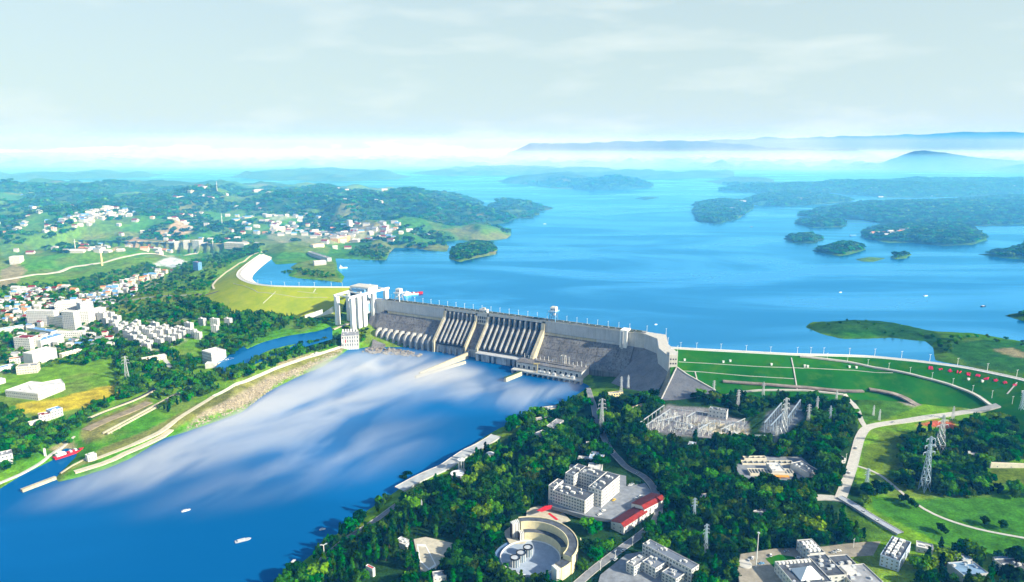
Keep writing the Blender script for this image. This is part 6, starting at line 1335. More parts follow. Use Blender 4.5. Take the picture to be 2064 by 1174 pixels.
p = P(140, 917, 0); boat('cargo_barge', 'red and white barge moored in the dock on the left bank', (p[0], p[1], 0), .95, 40, 9, 3.4, M_RED, True, True, 4)
for lab, px, l, rz, hm in (('small grey fishing raft boat out on the near river', (490, 1090), 17, .5, M_BG), ('small white boat on the river off the left spit', (375, 1030), 10, .6, M_WHITE), ('tiny white boat off the riverside lamp', (650, 1068), 7, .4, M_WHITE), ('tiny white boat beside the lowest riverside trees', (592, 1132), 6, 1.0, M_WHITE)):
    p = P(*px, 0); boat('small_boat', lab, (p[0], p[1], 0), rz, l, l * .32, 1.0, hm, l > 8)
for lab, px, l in (('tiny white boat far out on the right lake', (1866, 597), 14), ('tiny dark boat near the right lake edge', (1982, 618), 16), ('tiny white sail by the wooded promontory', (1098, 452), 16), ('tiny dark boat off the small lake island', (1515, 458), 20), ('tiny buoy boat off the bend of the dam', (1322, 655), 7), ('tiny white boat mid lake near the islands', (1694, 590), 10)):
    p = P(*px, ZR); boat('lake_boat', lab, (p[0], p[1], ZR), .4, l, l * .3, 1.2, M_WHITE if 'dark' not in lab else M_DARK, True)
# ================================================================== CARS
def car_proto(m_):
    o = thing('parked_car', '', 'car'); mb = MB(); mb.hexa([(-2.2, -.9, .35), (2.2, -.9, .35), (2.2, .9, .35), (-2.2, .9, .35)], [(-2.25, -.85, .95), (2.2, -.85, .85), (2.2, .85, .85), (-2.25, .85, .95)]); mb.build('body', m_, o)
    mb = MB(); mb.hexa([(-1.7, -.8, .93), (1.1, -.8, .9), (1.1, .8, .9), (-1.7, .8, .93)], [(-1.2, -.65, 1.5), (.4, -.65, 1.5), (.4, .65, 1.5), (-1.2, .65, 1.5)]); mb.build('cabin', M_GLASS, o)
    mb = MB(); mb.box(-1.15, .35, -.62, .62, 1.5, 1.54); mb.build('roof', m_, o)
    for x in (-1.35, 1.35):
        for y in (-.85, .85):
            mb = MB(); n = 10; i = 0
            mb.v = [(x + .33 * math.cos(a), y + s * .1, .33 + .33 * math.sin(a)) for s in (-1, 1) for a in [2 * math.pi * k / n for k in range(n)]]; mb.f = [(k, (k + 1) % n, n + (k + 1) % n, n + k) for k in range(n)] + [tuple(range(n)), tuple(range(n, 2 * n))]; mb.m = [0] * len(mb.f); mb.build('wheel', M_DARK, o)
    return o
cp = {}
for k, (u, v, c, rz, lab) in enumerate([(1553, 1128, 'w', 1.2, 'white car parked along the warm paved car park kerb'), (1608, 1131, 'w', .3, 'white car beside the planted island of the car park'), (1497, 1125, 'w', .9, 'white car at the left end of the car park'), (1534, 1146, 'b', .2, 'blue car in the shaded part of the car park'), (1690, 1113, 'w', .1, 'white car in front of the complex roof units'), (1680, 1117, 's', .1, 'silver car beside the white one in front of the complex'), (1237, 1020, 'y', .8, 'yellow car in front of the white five storey building'), (1216, 1042, 'w', .5, 'white car by the porch canopy'), (1208, 1050, 'w', .6, 'white car at the plaza trees'), (1256, 1112, 'w', .8, 'white car driving on the lower road'), (1158, 944, 'w', .2, 'white car by the small kiosk'), (1274, 978, 's', .4, 'silver car beside the far end of the white building'), (1270, 980, 'w', .4, 'white car beside the silver one behind the white building'), (1240, 1130, 's', .8, 'silver car driving down the lower road'), (1726, 905, 'w', 1.2, 'white car on the main road by the grass triangle'), (1712, 955, 'w', 1.2, 'white car further down the main road'), (1800, 853, 's', .2, 'silver car on the road to the embankment'), (1880, 841, 'w', .2, 'white car near the red track plot'), (1768, 1052, 'w', -.6, 'white car on the grey bridge road'), (1740, 1034, 's', -.6, 'silver car on the grey bridge road'), (1236, 915, 'w', .9, 'white car on the upper wooded road'), (1284, 956, 's', .6, 'silver car on the bend of the upper road'), (1516, 1136, 'w', 1.1, 'white car in the middle of the car park left side'), (1508, 1142, 's', 1.1, 'silver car next to it at the car park left side'), (1640, 1115, 'w', .2, 'white car at the far kerb of the car park'), (1585, 1118, 's', .2, 'silver car at the far kerb of the car park'), (1290, 1008, 'w', .9, 'white car between the white building and the halls'), (1282, 1014, 's', .9, 'silver car between the white building and the halls')]):
    if c not in cp: cp[c] = car_proto({'w': M_WHITE, 'b': M_BLUE, 's': M_STEEL, 'y': mat('yellow_paint', (.8, .5, .02), .4)}[c]); o = cp[c]
    else: o = copy_tree(cp[c])
    p = G(u, v); o.location = (p[0], p[1], sheet_z(p) + (.55 if sheet_z(p) == p[2] else .02)); o.rotation_euler = (0, 0, rz); s = 1.25; o.scale = (s, s, s); o['label'] = lab; o['group'] = 'cars on the right bank'
# planted island, round bed
sheet('lawn', [(1542, 1134), (1570, 1124), (1600, 1128), (1612, 1146), (1600, 1156), (1562, 1154)], M_LAWN_R, z=SHEETS[[i for i, q in enumerate(SHEETS) if pip(q[0], np.array([G2(1575, 1140)[0]]), np.array([G2(1575, 1140)[1]]))[0]][0]][1] + .12)
for px, r_ in (((1646, 1131), 8), ((1500, 1150), 7)):
    p = G(*px); p[2] = sheet_z(p); o = thing('round_bed', 'round kerbed planting bed in the car park' if r_ == 8 else 'round paved kerb island at the car park edge', 'planter', p); mb = MB(); mb.cyl(0, 0, -1, .8, r_, n=24); mb.build('kerb', M_CON, o); mb = MB(); mb.cyl(0, 0, .8, .95, r_ * .85, n=24); mb.build('planting', M_HEDGE if r_ == 8 else M_PALE, o)
# ================================================================== TREES
LF = [leaf_mat('leaves_dark', (.004, .060, .006), (.010, .11, .005)), leaf_mat('leaves_mid', (.010, .13, .003), (.034, .24, .003)), leaf_mat('leaves_bright', (.06, .25, .003), (.17, .40, .003))]
M_BARK = mat('bark', (.09, .065, .045), .95, .2, 1.0)
def crown_mesh(seed, kind):
    """leaf clumps spread through several lobes: uneven outline, gaps, light and dark tufts"""
    r = np.random.default_rng(seed); V = []; F = []
    if kind == 'round': lobes = [((r.uniform(-.36, .36), r.uniform(-.36, .36), r.uniform(.36, .82)), r.uniform(.16, .34)) for _ in range(9)] + [((0, 0, .55), .34)]; n, sz = 520, .082
    elif kind == 'tall': lobes = [((r.uniform(-.05, .05), r.uniform(-.05, .05), .22 + .09 * k), .15 * (1 - abs(k - 2.5) / 9) - .012 * k) for k in range(8)]; n, sz = 260, .06
    else: lobes = [((r.uniform(-.32, .32), r.uniform(-.32, .32), r.uniform(.2, .5)), r.uniform(.2, .36)) for _ in range(6)]; n, sz = 60, .2
    for k in range(n):
        c, R = lobes[r.integers(len(lobes))]; d = r.normal(size=3); d /= np.linalg.norm(d)
        if d[2] < -.5: d[2] *= -.6
        p = np.array(c) + d * R * (r.uniform(.55, 1.05) if kind != 'clump' else r.uniform(.8, 1.05)) * np.array([1, 1, .95 if kind != 'tall' else 1.3])
        nrm = d * .8 + r.normal(size=3) * .45; nrm /= np.linalg.norm(nrm); a = np.cross(nrm, [0, 0, 1.0] if abs(nrm[2]) < .9 else [1.0, 0, 0]); a /= np.linalg.norm(a); b = np.cross(nrm, a)
        s = sz * r.uniform(.7, 1.5); i = len(V); m = 5; ph = r.uniform(0, 6)
        for q in range(m): t = ph + 2 * math.pi * q / m; rr = s * r.uniform(.7, 1.15); V.append(tuple(p + a * rr * math.cos(t) + b * rr * math.sin(t) + nrm * (.25 * s if q % 2 else -.1 * s)))
        F.append(tuple(range(i, i + m)))
    return V, F
def crown(seed, kind, m):
    V, F = crown_mesh(seed, kind); me = bpy.data.meshes.new('crown'); me.from_pydata(V, [], F); me.materials.append(m); me.update(); return me
def trunk_mesh(kind, seed):
    mb = MB(); r = random.Random(seed); h = .45 if kind == 'round' else .3
    mb.cyl(0, 0, -.08, h, .028, .018, 7)
    for k in range(4 if kind == 'round' else 2):
        a = k * 1.7 + r.random(); mb.bar((0, 0, h * .8), (.22 * math.cos(a) * (1 if kind == 'round' else .3), .22 * math.sin(a) * (1 if kind == 'round' else .3), h + .2), .02, w2=.008)
    return mb.mesh('trunk', M_BARK)
LF.append(leaf_mat('leaves_sunny', (.03, .19, .004), (.10, .36, .004)))  # brighter leaf copy: the left side's stronger sunlight is put into the colour
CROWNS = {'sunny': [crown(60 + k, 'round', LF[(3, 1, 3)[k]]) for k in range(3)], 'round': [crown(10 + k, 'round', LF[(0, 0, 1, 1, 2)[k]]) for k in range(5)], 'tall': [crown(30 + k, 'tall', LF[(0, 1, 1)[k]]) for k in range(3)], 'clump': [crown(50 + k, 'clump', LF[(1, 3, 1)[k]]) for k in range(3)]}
TRUNKS = {k: trunk_mesh(k, 3) for k in ('round', 'tall')}

def blocked(X, Y):
    b = np.zeros(X.shape, bool)
    for kind, pts, w in CLEAR:
        x0, y0 = pts.min(0) - w - 2; x1, y1 = pts.max(0) + w + 2; k = (X > x0) & (X < x1) & (Y > y0) & (Y < y1)
        if not k.any(): continue
        if kind == 'l': b[k] |= seg_dist(pts, X[k], Y[k], False) < w
        else: b[k] |= pip(pts, X[k], Y[k]) | (seg_dist(pts, X[k], Y[k]) < w)
    return b
def scatter(px, spacing, seed, z_is=None, jitter=.45, keep=1.0, noise=None, world=None):
    wp = np.array([G2(*p) for p in px]) if world is None else np.array(world); r = np.random.default_rng(seed)
    x0, y0 = wp.min(0); x1, y1 = wp.max(0); gx, gy = np.meshgrid(np.arange(x0, x1, spacing), np.arange(y0, y1, spacing)); gx, gy = gx.ravel(), gy.ravel()
    gx = gx + r.uniform(-jitter, jitter, gx.size) * spacing; gy = gy + r.uniform(-jitter, jitter, gy.size) * spacing
    k = pip(wp, gx, gy) & (r.random(gx.size) < keep)
    if noise: k &= fbm(gx, gy, noise[0], 3, noise[1]) > noise[2]
    gx, gy = gx[k], gy[k]; k = ~blocked(gx, gy); gx, gy = gx[k], gy[k]
    z = hgt(gx, gy); ok = (hgt_t(gx, gy) >= emb_h(gx, gy) - .3) & (z > .8)
    ok &= ~((abs(z - ZR) < 1.2) & (gy > 1500)); inc = sd(CANAL, gx, gy) < -2; inr = sd(RIVER, gx, gy) < -2; ok &= inc & inr
    return np.stack([gx[ok], gy[ok], z[ok]], -1)
WOOD = [  # outline, spacing, share of tall trees, height, label for the single trees
    ([(560, 1200), (600, 1150), (650, 1105), (740, 1045), (800, 1003), (900, 952), (1005, 888), (1050, 850), (1110, 832), (1190, 787), (1235, 790), (1225, 850), (1240, 900), (1210, 960), (1150, 950), (1120, 1000), (1060, 1040), (1020, 1060), (1000, 1120), (1010, 1190)], 8.5, .55, 13, 'the riverside wood'),
    ([(1190, 790), (1260, 778), (1310, 800), (1335, 818), (1290, 862), (1290, 885), (1345, 895), (1500, 896), (1560, 902), (1640, 880), (1700, 900), (1705, 960), (1690, 1000), (1630, 1010), (1690, 1070), (1740, 1092), (1560, 1112), (1485, 1128), (1480, 1200), (1395, 1190), (1380, 1130), (1290, 1095), (1330, 1040), (1310, 960), (1240, 930)], 9.0, .22, 13, 'the wood below the switchyard'),
    ([(1390, 800), (1460, 800), (1700, 802), (1728, 850), (1700, 905), (1620, 890), (1625, 820), (1550, 822), (1520, 850), (1470, 825), (1400, 815)], 10, .1, 11, 'the trees round the switchyard'),
    ([(1850, 868), (1900, 880), (1990, 850), (2064, 830), (2250, 850), (2250, 930), (2064, 930), (1990, 938), (2000, 985), (2064, 990), (2250, 1000), (1900, 1002), (1860, 1018), (1800, 1000), (1742, 1000), (1745, 965), (1830, 965), (1810, 905)], 9.5, .12, 12, 'the right hand wood'),
    ([(1830, 1125), (1900, 1108), (1990, 1120), (2064, 1135), (2250, 1140), (2250, 1250), (1840, 1250)], 9.5, .35, 13, 'the bottom right trees'),
    ([(1640, 1030), (1680, 1040), (1745, 1090), (1660, 1105), (1590, 1108), (1600, 1050)], 9, .5, 13, 'the trees above the car park'),
    ([(1020, 1150), (1100, 1165), (1180, 1130), (1200, 1145), (1150, 1200), (980, 1200)], 8.5, .6, 12, 'the trees before the amphitheatre'),
    ([(1150, 1055), (1220, 1070), (1255, 1090), (1200, 1135), (1170, 1105)], 8.5, .2, 11, 'the trees before the amphitheatre'),
    ([(1320, 930), (1440, 930), (1440, 975), (1640, 975), (1690, 960), (1690, 1000), (1640, 1010), (1500, 1050), (1340, 1020)], 8.5, .3, 13, 'the wood below the switchyard'),
]
WOOD_L = [
    ([(330, 838), (310, 800), (330, 760), (400, 760), (460, 748), (530, 722), (600, 700), (680, 680), (695, 690), (640, 712), (560, 738), (480, 768), (410, 800)], 10, .45, 12),
    ([(320, 640), (400, 606), (470, 606), (560, 622), (600, 642), (570, 668), (500, 660), (460, 648), (380, 645)], 9.5, .6, 13), ([(240, 690), (330, 700), (400, 735), (390, 775), (310, 790), (240, 800), (236, 730)], 10, .45, 12),
    ([(-60, 800), (20, 830), (100, 860), (160, 840), (190, 830), (170, 880), (120, 905), (60, 930), (-60, 980)], 10, .2, 10), ([(140, 850), (190, 815), (250, 790), (310, 780), (300, 792), (180, 840)], 9, .4, 10),
    ([(470, 650), (560, 668), (520, 690), (470, 715), (440, 735), (400, 700), (420, 680)], 11, .2, 9), ([(160, 690), (240, 690), (240, 740), (170, 740), (130, 735)], 11, .2, 9), ([(0, 670), (110, 690), (40, 700), (0, 720)], 13, .2, 8),
    ([(350, 590), (430, 590), (440, 600), (330, 640), (260, 640), (320, 610)], 14, .1, 8), ([(430, 575), (440, 560), (500, 510), (520, 505), (470, 500), (380, 530), (340, 560), (330, 590), (420, 588)], 15, .1, 8),
    ([(0, 580), (120, 572), (300, 530), (330, 545), (210, 590), (130, 620), (0, 620)], 15, .1, 9), ([(600, 645), (665, 645), (665, 655), (600, 665)], 10, .1, 8), ([(555, 555), (590, 545), (650, 548), (680, 560), (640, 562)], 13, .1, 7),
    ([(770, 530), (790, 505), (760, 495), (720, 495), (700, 515), (740, 520)], 15, .1, 9), ([(905, 520), (920, 500), (990, 492), (998, 508), (930, 525)], 11, .1, 10), ([(690, 665), (740, 665), (745, 690), (725, 690)], 11, .1, 8),
    ([(1625, 660), (1720, 647), (1800, 655), (1880, 672), (1900, 700), (1860, 685), (1760, 670), (1660, 672)], 34, 0, 5), ([(1880, 680), (1930, 680), (1940, 690), (1900, 725)], 15, 0, 7), ([(1940, 675), (2064, 690), (2064, 700), (1960, 690)], 24, 0, 6),
    ([(0, 610), (130, 620), (240, 590), (330, 560), (330, 640), (400, 650), (380, 700), (240, 700), (120, 740), (0, 760)], 15, .15, 8),
    ([(810, 965), (830, 945), (850, 945), (838, 970)], 9, .2, 11), ([(690, 1070), (760, 1020), (790, 1005), (770, 1010), (700, 1055)], 8, .3, 11),
]
ROUND, TALL = [], []
r = np.random.default_rng(5)
for i, (px, sp, tall, h, lab) in enumerate(WOOD):
    for p in scatter(px, sp, 100 + i, noise=(48, 70 + i, -.40)):
        t = r.random() < tall * (1.6 if fbm(np.array([p[0]]), np.array([p[1]]), 70, 2, 33)[0] > 0 else .5); (TALL if t else ROUND).append((p, h * r.uniform(.55, 1.35) * (1.4 if t else 1), lab))
for i, (px, sp, tall, h) in enumerate(WOOD_L):
    for p in scatter(px, sp, 200 + i, noise=(60, 90 + i, -.5)):
        t = r.random() < tall; (TALL if t else ROUND).append((p, h * r.uniform(.7, 1.2), 'left'))
# single trees on the lawns
for (u, v) in [(1898, 1074), (2022, 1066), (1986, 1058), (1745, 1018), (1838, 1022), (1820, 1012), (822, 962), (812, 970)]: p = G(u, v); ROUND.append((p, 9.5, 'lawn'))
def dist(t): return float(np.hypot(t[0][0], t[0][1])) / t[1]
for i_ in sorted(range(len(ROUND)), key=lambda q: dist(ROUND[q]) if ROUND[q][2] == 'left' else 1e9)[:9]: ROUND[i_] = (ROUND[i_][0], ROUND[i_][1] * 1.001, 'left')
PIN = {id(ROUND[q]) for q in sorted(range(len(ROUND)), key=lambda q: dist(ROUND[q]) if ROUND[q][2] == 'left' else 1e9)[:9]}
def place(lst, kind, limit):
    lst = sorted(lst, key=lambda t: dist(t) - (1e6 if id(t) in PIN else 0)); near, rest = lst[:limit], lst[limit:]; protos = {}
    for k, (p, h, lab) in enumerate(near):
        i = int(r.integers(len(CROWNS[kind]))) if kind == 'tall' else int(r.choice(5, p=[.26, .20, .20, .18, .16] if lab != 'left' else [0, .1, .3, .35, .25])); w = r.uniform(.95, 1.25) if kind == 'round' else r.uniform(.85, 1.15)
        o = thing('broadleaf_tree' if kind == 'round' else 'poplar_tree', '', 'tree', (p[0], p[1], p[2] - .2), float(r.uniform(0, 6.28)))
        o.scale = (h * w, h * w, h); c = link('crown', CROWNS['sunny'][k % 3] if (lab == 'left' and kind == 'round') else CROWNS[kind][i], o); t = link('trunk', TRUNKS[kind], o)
        if lab == 'lawn': o['label'] = 'lone round tree standing on the open grass'; o['group'] = 'lone trees on the open grass'
        elif lab == 'left': o['label'] = ('small ' if h < 9 else 'tall ') + ('round leafy' if kind == 'round' else 'slim upright') + ' tree on the left bank'; o['group'] = o['label'].replace('tree', 'trees')
        else:
            sz = 'small ' if h < 11.2 else 'tall ' if h > 14.2 else 'middling '; tone = (('very dark green ', 'dark green ', 'mid green ', 'fresh green ', 'bright yellow green ') if kind == 'round' else ('dark green ', 'mid green ', 'fresh green '))[i]
            o['label'] = sz + tone + ('round broadleaf tree in ' if kind == 'round' else 'upright poplar in ') + lab; o['group'] = o['label'].replace(' tree ', ' trees ').replace(' poplar ', ' poplars ')
    return rest
rest_r = place(ROUND, 'round', 296); rest_t = place(TALL, 'tall', 296)

def instancer(name, label, pts, meshes, hs, ws):
    """woodland too thick to count: points with a crown on each"""
    hosts = []
    pts = np.asarray(pts); n = len(pts); me = bpy.data.meshes.new(name); me.from_pydata([tuple(p) for p in pts], [], [])
    a = me.attributes.new('h', 'FLOAT_VECTOR', 'POINT'); a.data.foreach_set('vector', np.stack([np.asarray(hs) * ws, np.asarray(hs) * ws, hs], -1).ravel().astype(np.float32))
    b = me.attributes.new('rot', 'FLOAT_VECTOR', 'POINT'); rr = np.zeros((n, 3)); rr[:, 2] = RNG.uniform(0, 6.28, n); b.data.foreach_set('vector', rr.ravel().astype(np.float32))
    c = me.attributes.new('pick', 'INT', 'POINT'); c.data.foreach_set('value', RNG.integers(0, len(meshes), n).astype(np.int32))
    o = link(name, me); tag(o, label, 'woodland', kind='stuff')
    ng = bpy.data.node_groups.new(name, 'GeometryNodeTree'); ng.interface.new_socket('Geometry', in_out='INPUT', socket_type='NodeSocketGeometry'); ng.interface.new_socket('Geometry', in_out='OUTPUT', socket_type='NodeSocketGeometry')
    N, L = ng.nodes, ng.links; gi = N.new('NodeGroupInput'); go = N.new('NodeGroupOutput'); j = N.new('GeometryNodeJoinGeometry')
    def attr(nm, ty): q = N.new('GeometryNodeInputNamedAttribute'); q.data_type = ty; q.inputs['Name'].default_value = nm; return q.outputs['Attribute']
    av, ar, ap = attr('h', 'FLOAT_VECTOR'), attr('rot', 'FLOAT_VECTOR'), attr('pick', 'INT')
    for k, src in enumerate(meshes):
        iop = N.new('GeometryNodeInstanceOnPoints'); oi = N.new('GeometryNodeObjectInfo'); oi.transform_space = 'ORIGINAL'; oi.inputs['Object'].default_value = src; oi.inputs['As Instance'].default_value = True
        cmp = N.new('FunctionNodeCompare'); cmp.data_type = 'INT'; cmp.operation = 'EQUAL'; L.new(ap, cmp.inputs[2]); cmp.inputs[3].default_value = k
        L.new(gi.outputs[0], iop.inputs['Points']); L.new(cmp.outputs[0], iop.inputs['Selection']); L.new(oi.outputs['Geometry'], iop.inputs['Instance']); L.new(av, iop.inputs['Scale'])
        e2r = N.new('FunctionNodeEulerToRotation'); L.new(ar, e2r.inputs[0]); L.new(e2r.outputs[0], iop.inputs['Rotation']); L.new(iop.outputs[0], j.inputs[0])
    L.new(j.outputs[0], go.inputs[0]); md = o.modifiers.new('scatter', 'NODES'); md.node_group = ng
    return o
def source(me):
    for o in bpy.data.objects:
        if o.data is me: return o
    o = link('crown', me); return o
def crown_src(kind): return [source(m) for m in CROWNS[kind]]
rl, rr2 = [t for t in rest_r if t[2] == 'left'], [t for t in rest_r if t[2] != 'left']
instancer('woodland', 'thick mixed broadleaf woodland on the right bank', [t[0] for t in rr2], crown_src('round'), np.array([t[1] for t in rr2]), 1.1)
instancer('bright_woodland', 'bright green leafy woodland on the left bank and round the town', [t[0] for t in rl], crown_src('sunny'), np.array([t[1] for t in rl]), 1.1)
if rest_t: instancer('poplar_woodland', 'thick stands of slim upright trees on both banks', [t[0] for t in rest_t], crown_src('tall'), np.array([t[1] for t in rest_t]), 1.0)
# distant hills: clumped canopy
clear_poly([G2(*p) for p in ((536, 548), (545, 505), (490, 482), (560, 478), (640, 486), (770, 498), (786, 510), (778, 527), (700, 524), (682, 545), (692, 570), (600, 562), (580, 556))], 0)
far = [scatter(None, 26, 301, noise=(330, 50, -.30), world=[tuple(q) for q in LEFT_LAND], keep=.9)]
f0 = far[0]; far[0] = f0[(f0[:, 1] > 1750) & (f0[:, 1] < 5200) & ((f0[:, 1] > 2900) | (fbm(f0[:, 0], f0[:, 1], 170, 3, 61) > .04))]

for k, (pl, hh, nz) in enumerate(LANDS[:-1]):
    if hh < 9 or k == 2: continue
    q = scatter(None, 17 if hh < 60 and k not in (2,) else 34, 320 + k, world=[tuple(t) for t in pl], noise=(200, 53, -.25 if hh >= 60 else -.6))
    if len(q): far.append(q[(q[:, 1] < 6500) & (q[:, 2] > ZR + 2.5)])
far = np.concatenate(far); far = far[hgt_t(far[:, 0], far[:, 1]) > ZR + 2]
dd = np.hypot(far[:, 0], far[:, 1]); hs = np.clip(7 + dd * .0022, 8, 19) * RNG.uniform(.7, 1.3, len(far))
cl = []
for k, m in enumerate(CROWNS['clump']):       # three real thickets lend their shape to the far woods
    p = far[int(np.argmin(np.hypot(far[:, 0] - G2(*((640, 555), (960, 508), (740, 500))[k])[0], far[:, 1] - G2(*((640, 555), (960, 508), (740, 500))[k])[1])))]; o = thing('thicket', ('low leafy thicket near the lakeside pavilion', 'leafy thicket on the wooded islet', 'leafy thicket near the lakeside town shore')[k], 'thicket', tuple(p), 0, 'thickets on the hills'); o.scale = (16, 16, 12); c = link('crown', m, o); cl.append(c)
instancer('hill_woodland', 'blue green woods covering the hills and islands round the lake', far, cl, hs, 1.7)
print('TREES', len(ROUND), len(TALL), len(far))
# ================================================================== FAR HILLS
M_HILL = mat('far_hill', (.03, .075, .04), .95, .3, .004)
def ridge(name, px, dist, depth, zb=60, seed=1, rough=12):
    """a mountain ridge with a rounded body: skyline from pixels, standing at a given distance"""
    us = np.linspace(px[0][0], px[-1][0], 140); vs = np.interp(us, [p[0] for p in px], [p[1] for p in px]); R = 9; V = []; F = []
    xs = (us - 1032) / FPX * dist / CP; top = np.array([CAM_H + (ray(u, v)[2] / ray(u, v)[1]) * dist for u, v in zip(us, vs)])
    top = top + fbm(xs, xs * 0 + seed * 77, dist * .03, 4, seed) * rough; ed = np.minimum(np.arange(140), np.arange(140)[::-1]) / 12.0; top = zb + (top - zb) * np.clip(ed, 0, 1) ** .7
    for j in range(-R, R + 1):
        f = j / R; y = dist + f * depth; pr = max(0.0, 1 - abs(f)) ** 1.15
        n = fbm(xs, xs * 0 + y, depth * .35, 4, seed + 3) * .28 * (1 if j else 0)
        z = zb + (top - zb) * np.clip(pr * (1 + n), 0, 1.0); V += [(x, y, float(q)) for x, q in zip(xs, z)]
    for j in range(2 * R):
        for i in range(139): a = j * 140 + i; F.append((a, a + 1, a + 141, a + 140))
    me = bpy.data.meshes.new(name); me.from_pydata(V, [], F); me.materials.append(M_HILL); me.polygons.foreach_set('use_smooth', [True] * len(F)); me.update(); o = link(name, me); tag(o, kind='structure'); return o
ridge('hill', [(1735, 333), (1760, 326), (1785, 314), (1810, 305), (1832, 303), (1862, 307), (1900, 313), (1950, 319), (2000, 324), (2060, 331), (2120, 334)], 10800, 900, 66, 2, 22)
ridge('hill', [(1985, 338), (2020, 331), (2050, 326), (2090, 328), (2150, 330), (2300, 336)], 9600, 700, 66, 4, 8)
ridge('mountain_ridge', [(1000, 300), (1060, 291), (1120, 287), (1170, 288), (1230, 286), (1300, 283), (1360, 284), (1410, 289), (1480, 293), (1560, 299), (1640, 300), (1760, 304)], 17500, 1600, 60, 6, 75)
ridge('mountain_ridge', [(1280, 300), (1400, 287), (1480, 281), (1560, 278), (1700, 274), (1850, 270), (2000, 266), (2150, 264), (2400, 268)], 21500, 2200, 60, 8, 80)
ridge('mountain_ridge', [(-500, 318), (-200, 312), (100, 311), (300, 315), (460, 318)], 20500, 1500, 60, 12, 30)
# ================================================================== MIST ON THE RIVER
mp_ = [P2(u, v, 0) for u, v in ((-60, 1080), (60, 1000), (120, 985), (260, 930), (380, 880), (500, 832), (600, 762), (690, 715), (850, 712), (1050, 745), (1180, 785), (1080, 840), (980, 880), (860, 952), (760, 1020), (560, 1100), (300, 1160), (60, 1120))]
mb = MB(); mb.prism(mp_ if sum(mp_[i][0] * mp_[(i + 1) % len(mp_)][1] - mp_[(i + 1) % len(mp_)][0] * mp_[i][1] for i in range(len(mp_))) > 0 else mp_[::-1], .3, 16)
mm = bpy.data.materials.new('river_mist'); mm.use_nodes = True; N = mm.node_tree.nodes; L = mm.node_tree.links; N.clear()
out = N.new('ShaderNodeOutputMaterial'); pv = N.new('ShaderNodeVolumePrincipled'); pv.inputs['Color'].default_value = (1, 1, 1, 1); L.new(pv.outputs[0], out.inputs['Volume'])
g = N.new('ShaderNodeNewGeometry')
def blob(u, v, ru, rv, amp, ang=0.0):
    """a soft drift of mist over one place on the water"""
    c = P(u, v, 0); mp = N.new('ShaderNodeMapping'); mp.vector_type = 'TEXTURE'; mp.inputs['Location'].default_value = (c[0], c[1], 0); mp.inputs['Rotation'].default_value = (0, 0, ang); mp.inputs['Scale'].default_value = (ru, rv, 60)
    L.new(g.outputs['Position'], mp.inputs[0]); ln = N.new('ShaderNodeVectorMath'); ln.operation = 'LENGTH'; L.new(mp.outputs[0], ln.inputs[0])
    r_ = N.new('ShaderNodeMapRange'); r_.interpolation_type = 'SMOOTHSTEP'; r_.inputs['From Min'].default_value = 1.0; r_.inputs['From Max'].default_value = .1; r_.inputs['To Max'].default_value = amp; L.new(ln.outputs['Value'], r_.inputs[0]); return r_.outputs[0]
DR = [(640, 800, 330, 190, 1.0, .55), (760, 740, 240, 130, 1.5, -.3), (900, 765, 200, 90, 1.0, -.4), (500, 870, 260, 150, .9, .6), (350, 945, 215, 90, .7, .6), (720, 890, 220, 100, .35, .4), (1080, 800, 150, 50, .5, .5), (990, 800, 200, 90, .5, -.4), (600, 960, 240, 90, .3, .5)]
acc = None
for d in DR:
    b_ = blob(*d)
    if acc is None: acc = b_
    else: a_ = N.new('ShaderNodeMath'); a_.operation = 'ADD'; L.new(acc, a_.inputs[0]); L.new(b_, a_.inputs[1]); acc = a_.outputs[0]
nz = N.new('ShaderNodeTexNoise'); nz.inputs['Scale'].default_value = .012; nz.inputs['Detail'].default_value = 6; nz.inputs['Distortion'].default_value = .9; mp = N.new('ShaderNodeMapping'); mp.vector_type = 'TEXTURE'; mp.inputs['Rotation'].default_value = (0, 0, 1.0); mp.inputs['Scale'].default_value = (2.6, .9, 1); L.new(g.outputs['Position'], mp.inputs[0]); L.new(mp.outputs[0], nz.inputs['Vector'])
nr_ = N.new('ShaderNodeMapRange'); nr_.inputs['From Min'].default_value = .38; nr_.inputs['From Max'].default_value = .66; nr_.inputs['To Min'].default_value = .1; L.new(nz.outputs[0], nr_.inputs[0])
sz = N.new('ShaderNodeSeparateXYZ'); L.new(g.outputs['Position'], sz.inputs[0]); hz_ = N.new('ShaderNodeMapRange'); hz_.inputs['From Min'].default_value = 16; hz_.inputs['From Max'].default_value = 3; L.new(sz.outputs['Z'], hz_.inputs[0])
cur = acc
for s_ in (nr_.outputs[0], hz_.outputs[0]): a_ = N.new('ShaderNodeMath'); a_.operation = 'MULTIPLY'; L.new(cur, a_.inputs[0]); L.new(s_, a_.inputs[1]); cur = a_.outputs[0]
a_ = N.new('ShaderNodeMath'); a_.operation = 'MULTIPLY'; L.new(cur, a_.inputs[0]); a_.inputs[1].default_value = .05; L.new(a_.outputs[0], pv.inputs['Density'])
mist = mb.build('river_mist', mm); tag(mist, 'thin white mist drifting over the blue river below the dam', 'mist', kind='stuff')

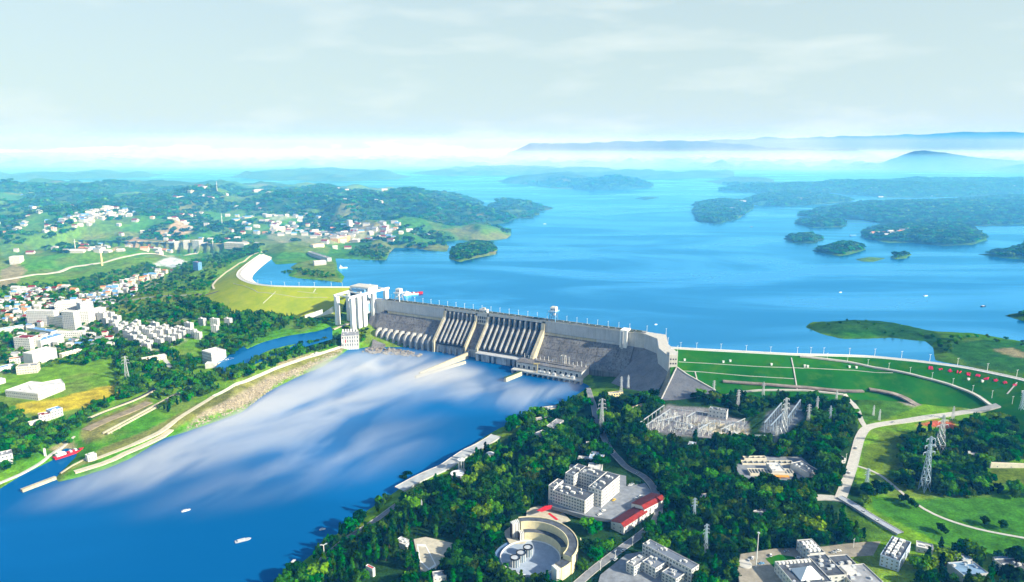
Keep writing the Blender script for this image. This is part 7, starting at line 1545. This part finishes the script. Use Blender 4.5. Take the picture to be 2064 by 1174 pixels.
# ================================================================== MIST LYING ON THE FAR SHORE
mb = MB(); mb.box(-14000, 15000, 7200, 21400, 74.5, 640)
m2 = bpy.data.materials.new('valley_mist'); m2.use_nodes = True; N = m2.node_tree.nodes; L = m2.node_tree.links; N.clear()
out = N.new('ShaderNodeOutputMaterial'); pv = N.new('ShaderNodeVolumePrincipled'); pv.inputs['Color'].default_value = (1, 1, 1, 1); pv.inputs['Absorption Color'].default_value = (1, 1, 1, 1); L.new(pv.outputs[0], out.inputs['Volume'])
g = N.new('ShaderNodeNewGeometry'); sz = N.new('ShaderNodeSeparateXYZ'); L.new(g.outputs['Position'], sz.inputs[0])
vz = N.new('ShaderNodeMapRange'); vz.interpolation_type = 'SMOOTHSTEP'; vz.inputs['From Min'].default_value = 400; vz.inputs['From Max'].default_value = 130; vz.inputs['To Min'].default_value = .22; L.new(sz.outputs['Z'], vz.inputs[0])
vy = N.new('ShaderNodeMapRange'); vy.interpolation_type = 'SMOOTHSTEP'; vy.inputs['From Min'].default_value = 7200; vy.inputs['From Max'].default_value = 13000; L.new(sz.outputs['Y'], vy.inputs[0])
vx = N.new('ShaderNodeMapRange'); vx.interpolation_type = 'SMOOTHSTEP'; vx.inputs['From Min'].default_value = 9000; vx.inputs['From Max'].default_value = 4500; vx.inputs['To Min'].default_value = .45; L.new(sz.outputs['X'], vx.inputs[0])
nz = N.new('ShaderNodeTexNoise'); nz.inputs['Scale'].default_value = .00055; nz.inputs['Detail'].default_value = 5; L.new(g.outputs['Position'], nz.inputs['Vector'])
nm = N.new('ShaderNodeMapRange'); nm.inputs['From Min'].default_value = .40; nm.inputs['From Max'].default_value = .62; nm.inputs['To Min'].default_value = .22; L.new(nz.outputs[0], nm.inputs[0])
tz = N.new('ShaderNodeMapRange'); tz.interpolation_type = 'SMOOTHSTEP'; tz.inputs['From Min'].default_value = 640; tz.inputs['From Max'].default_value = 520; L.new(sz.outputs['Z'], tz.inputs[0])
vw = N.new('ShaderNodeMapRange'); vw.interpolation_type = 'SMOOTHSTEP'; vw.inputs['From Min'].default_value = -10500; vw.inputs['From Max'].default_value = -5200; vw.inputs['To Min'].default_value = .3; L.new(sz.outputs['X'], vw.inputs[0])
cur = vz.outputs[0]
for s_ in (tz.outputs[0], vw.outputs[0], vy.outputs[0], vx.outputs[0], nm.outputs[0]): a_ = N.new('ShaderNodeMath'); a_.operation = 'MULTIPLY'; L.new(cur, a_.inputs[0]); L.new(s_, a_.inputs[1]); cur = a_.outputs[0]
a_ = N.new('ShaderNodeMath'); a_.operation = 'MULTIPLY'; L.new(cur, a_.inputs[0]); a_.inputs[1].default_value = 4.5e-4; L.new(a_.outputs[0], pv.inputs['Density'])
tag(mb.build('valley_mist', m2), 'white bank of mist lying over the far lake shore', 'mist', kind='stuff')

# second even haze, added to turn the lake and far hills bluer
mb = MB(); mb.box(-25000, 25000, 1750, 25500, 40, 300)
m3 = bpy.data.materials.new('lake_haze'); m3.use_nodes = True; N = m3.node_tree.nodes; N.clear(); out = N.new('ShaderNodeOutputMaterial'); pv = N.new('ShaderNodeVolumePrincipled')
pv.inputs['Color'].default_value = (.15, .53, 1, 1); pv.inputs['Absorption Color'].default_value = (1, 1, 1, 1); pv.inputs['Density'].default_value = 2.2e-4; m3.node_tree.links.new(pv.outputs[0], out.inputs['Volume'])
tag(mb.build('lake_haze', m3), 'added bluish haze over the lake and hills', 'mist', kind='stuff')
# ================================================================== AIR
hz = MB(); hz.box(-26000, 26000, -300, 26500, -20, 690)
hm = bpy.data.materials.new('haze'); hm.use_nodes = True; hN = hm.node_tree.nodes; hN.clear()
ho = hN.new('ShaderNodeOutputMaterial'); hv = hN.new('ShaderNodeVolumePrincipled')
hv.inputs['Color'].default_value = (0.045, 0.36, 1.0, 1); hv.inputs['Absorption Color'].default_value = (1, 1, 1, 1)
hv.inputs['Density'].default_value = 0.6e-4; hv.inputs['Anisotropy'].default_value = 0.0
hm.node_tree.links.new(hv.outputs[0], ho.inputs['Volume'])
haze = hz.build('haze', hm); tag(haze, kind='stuff')
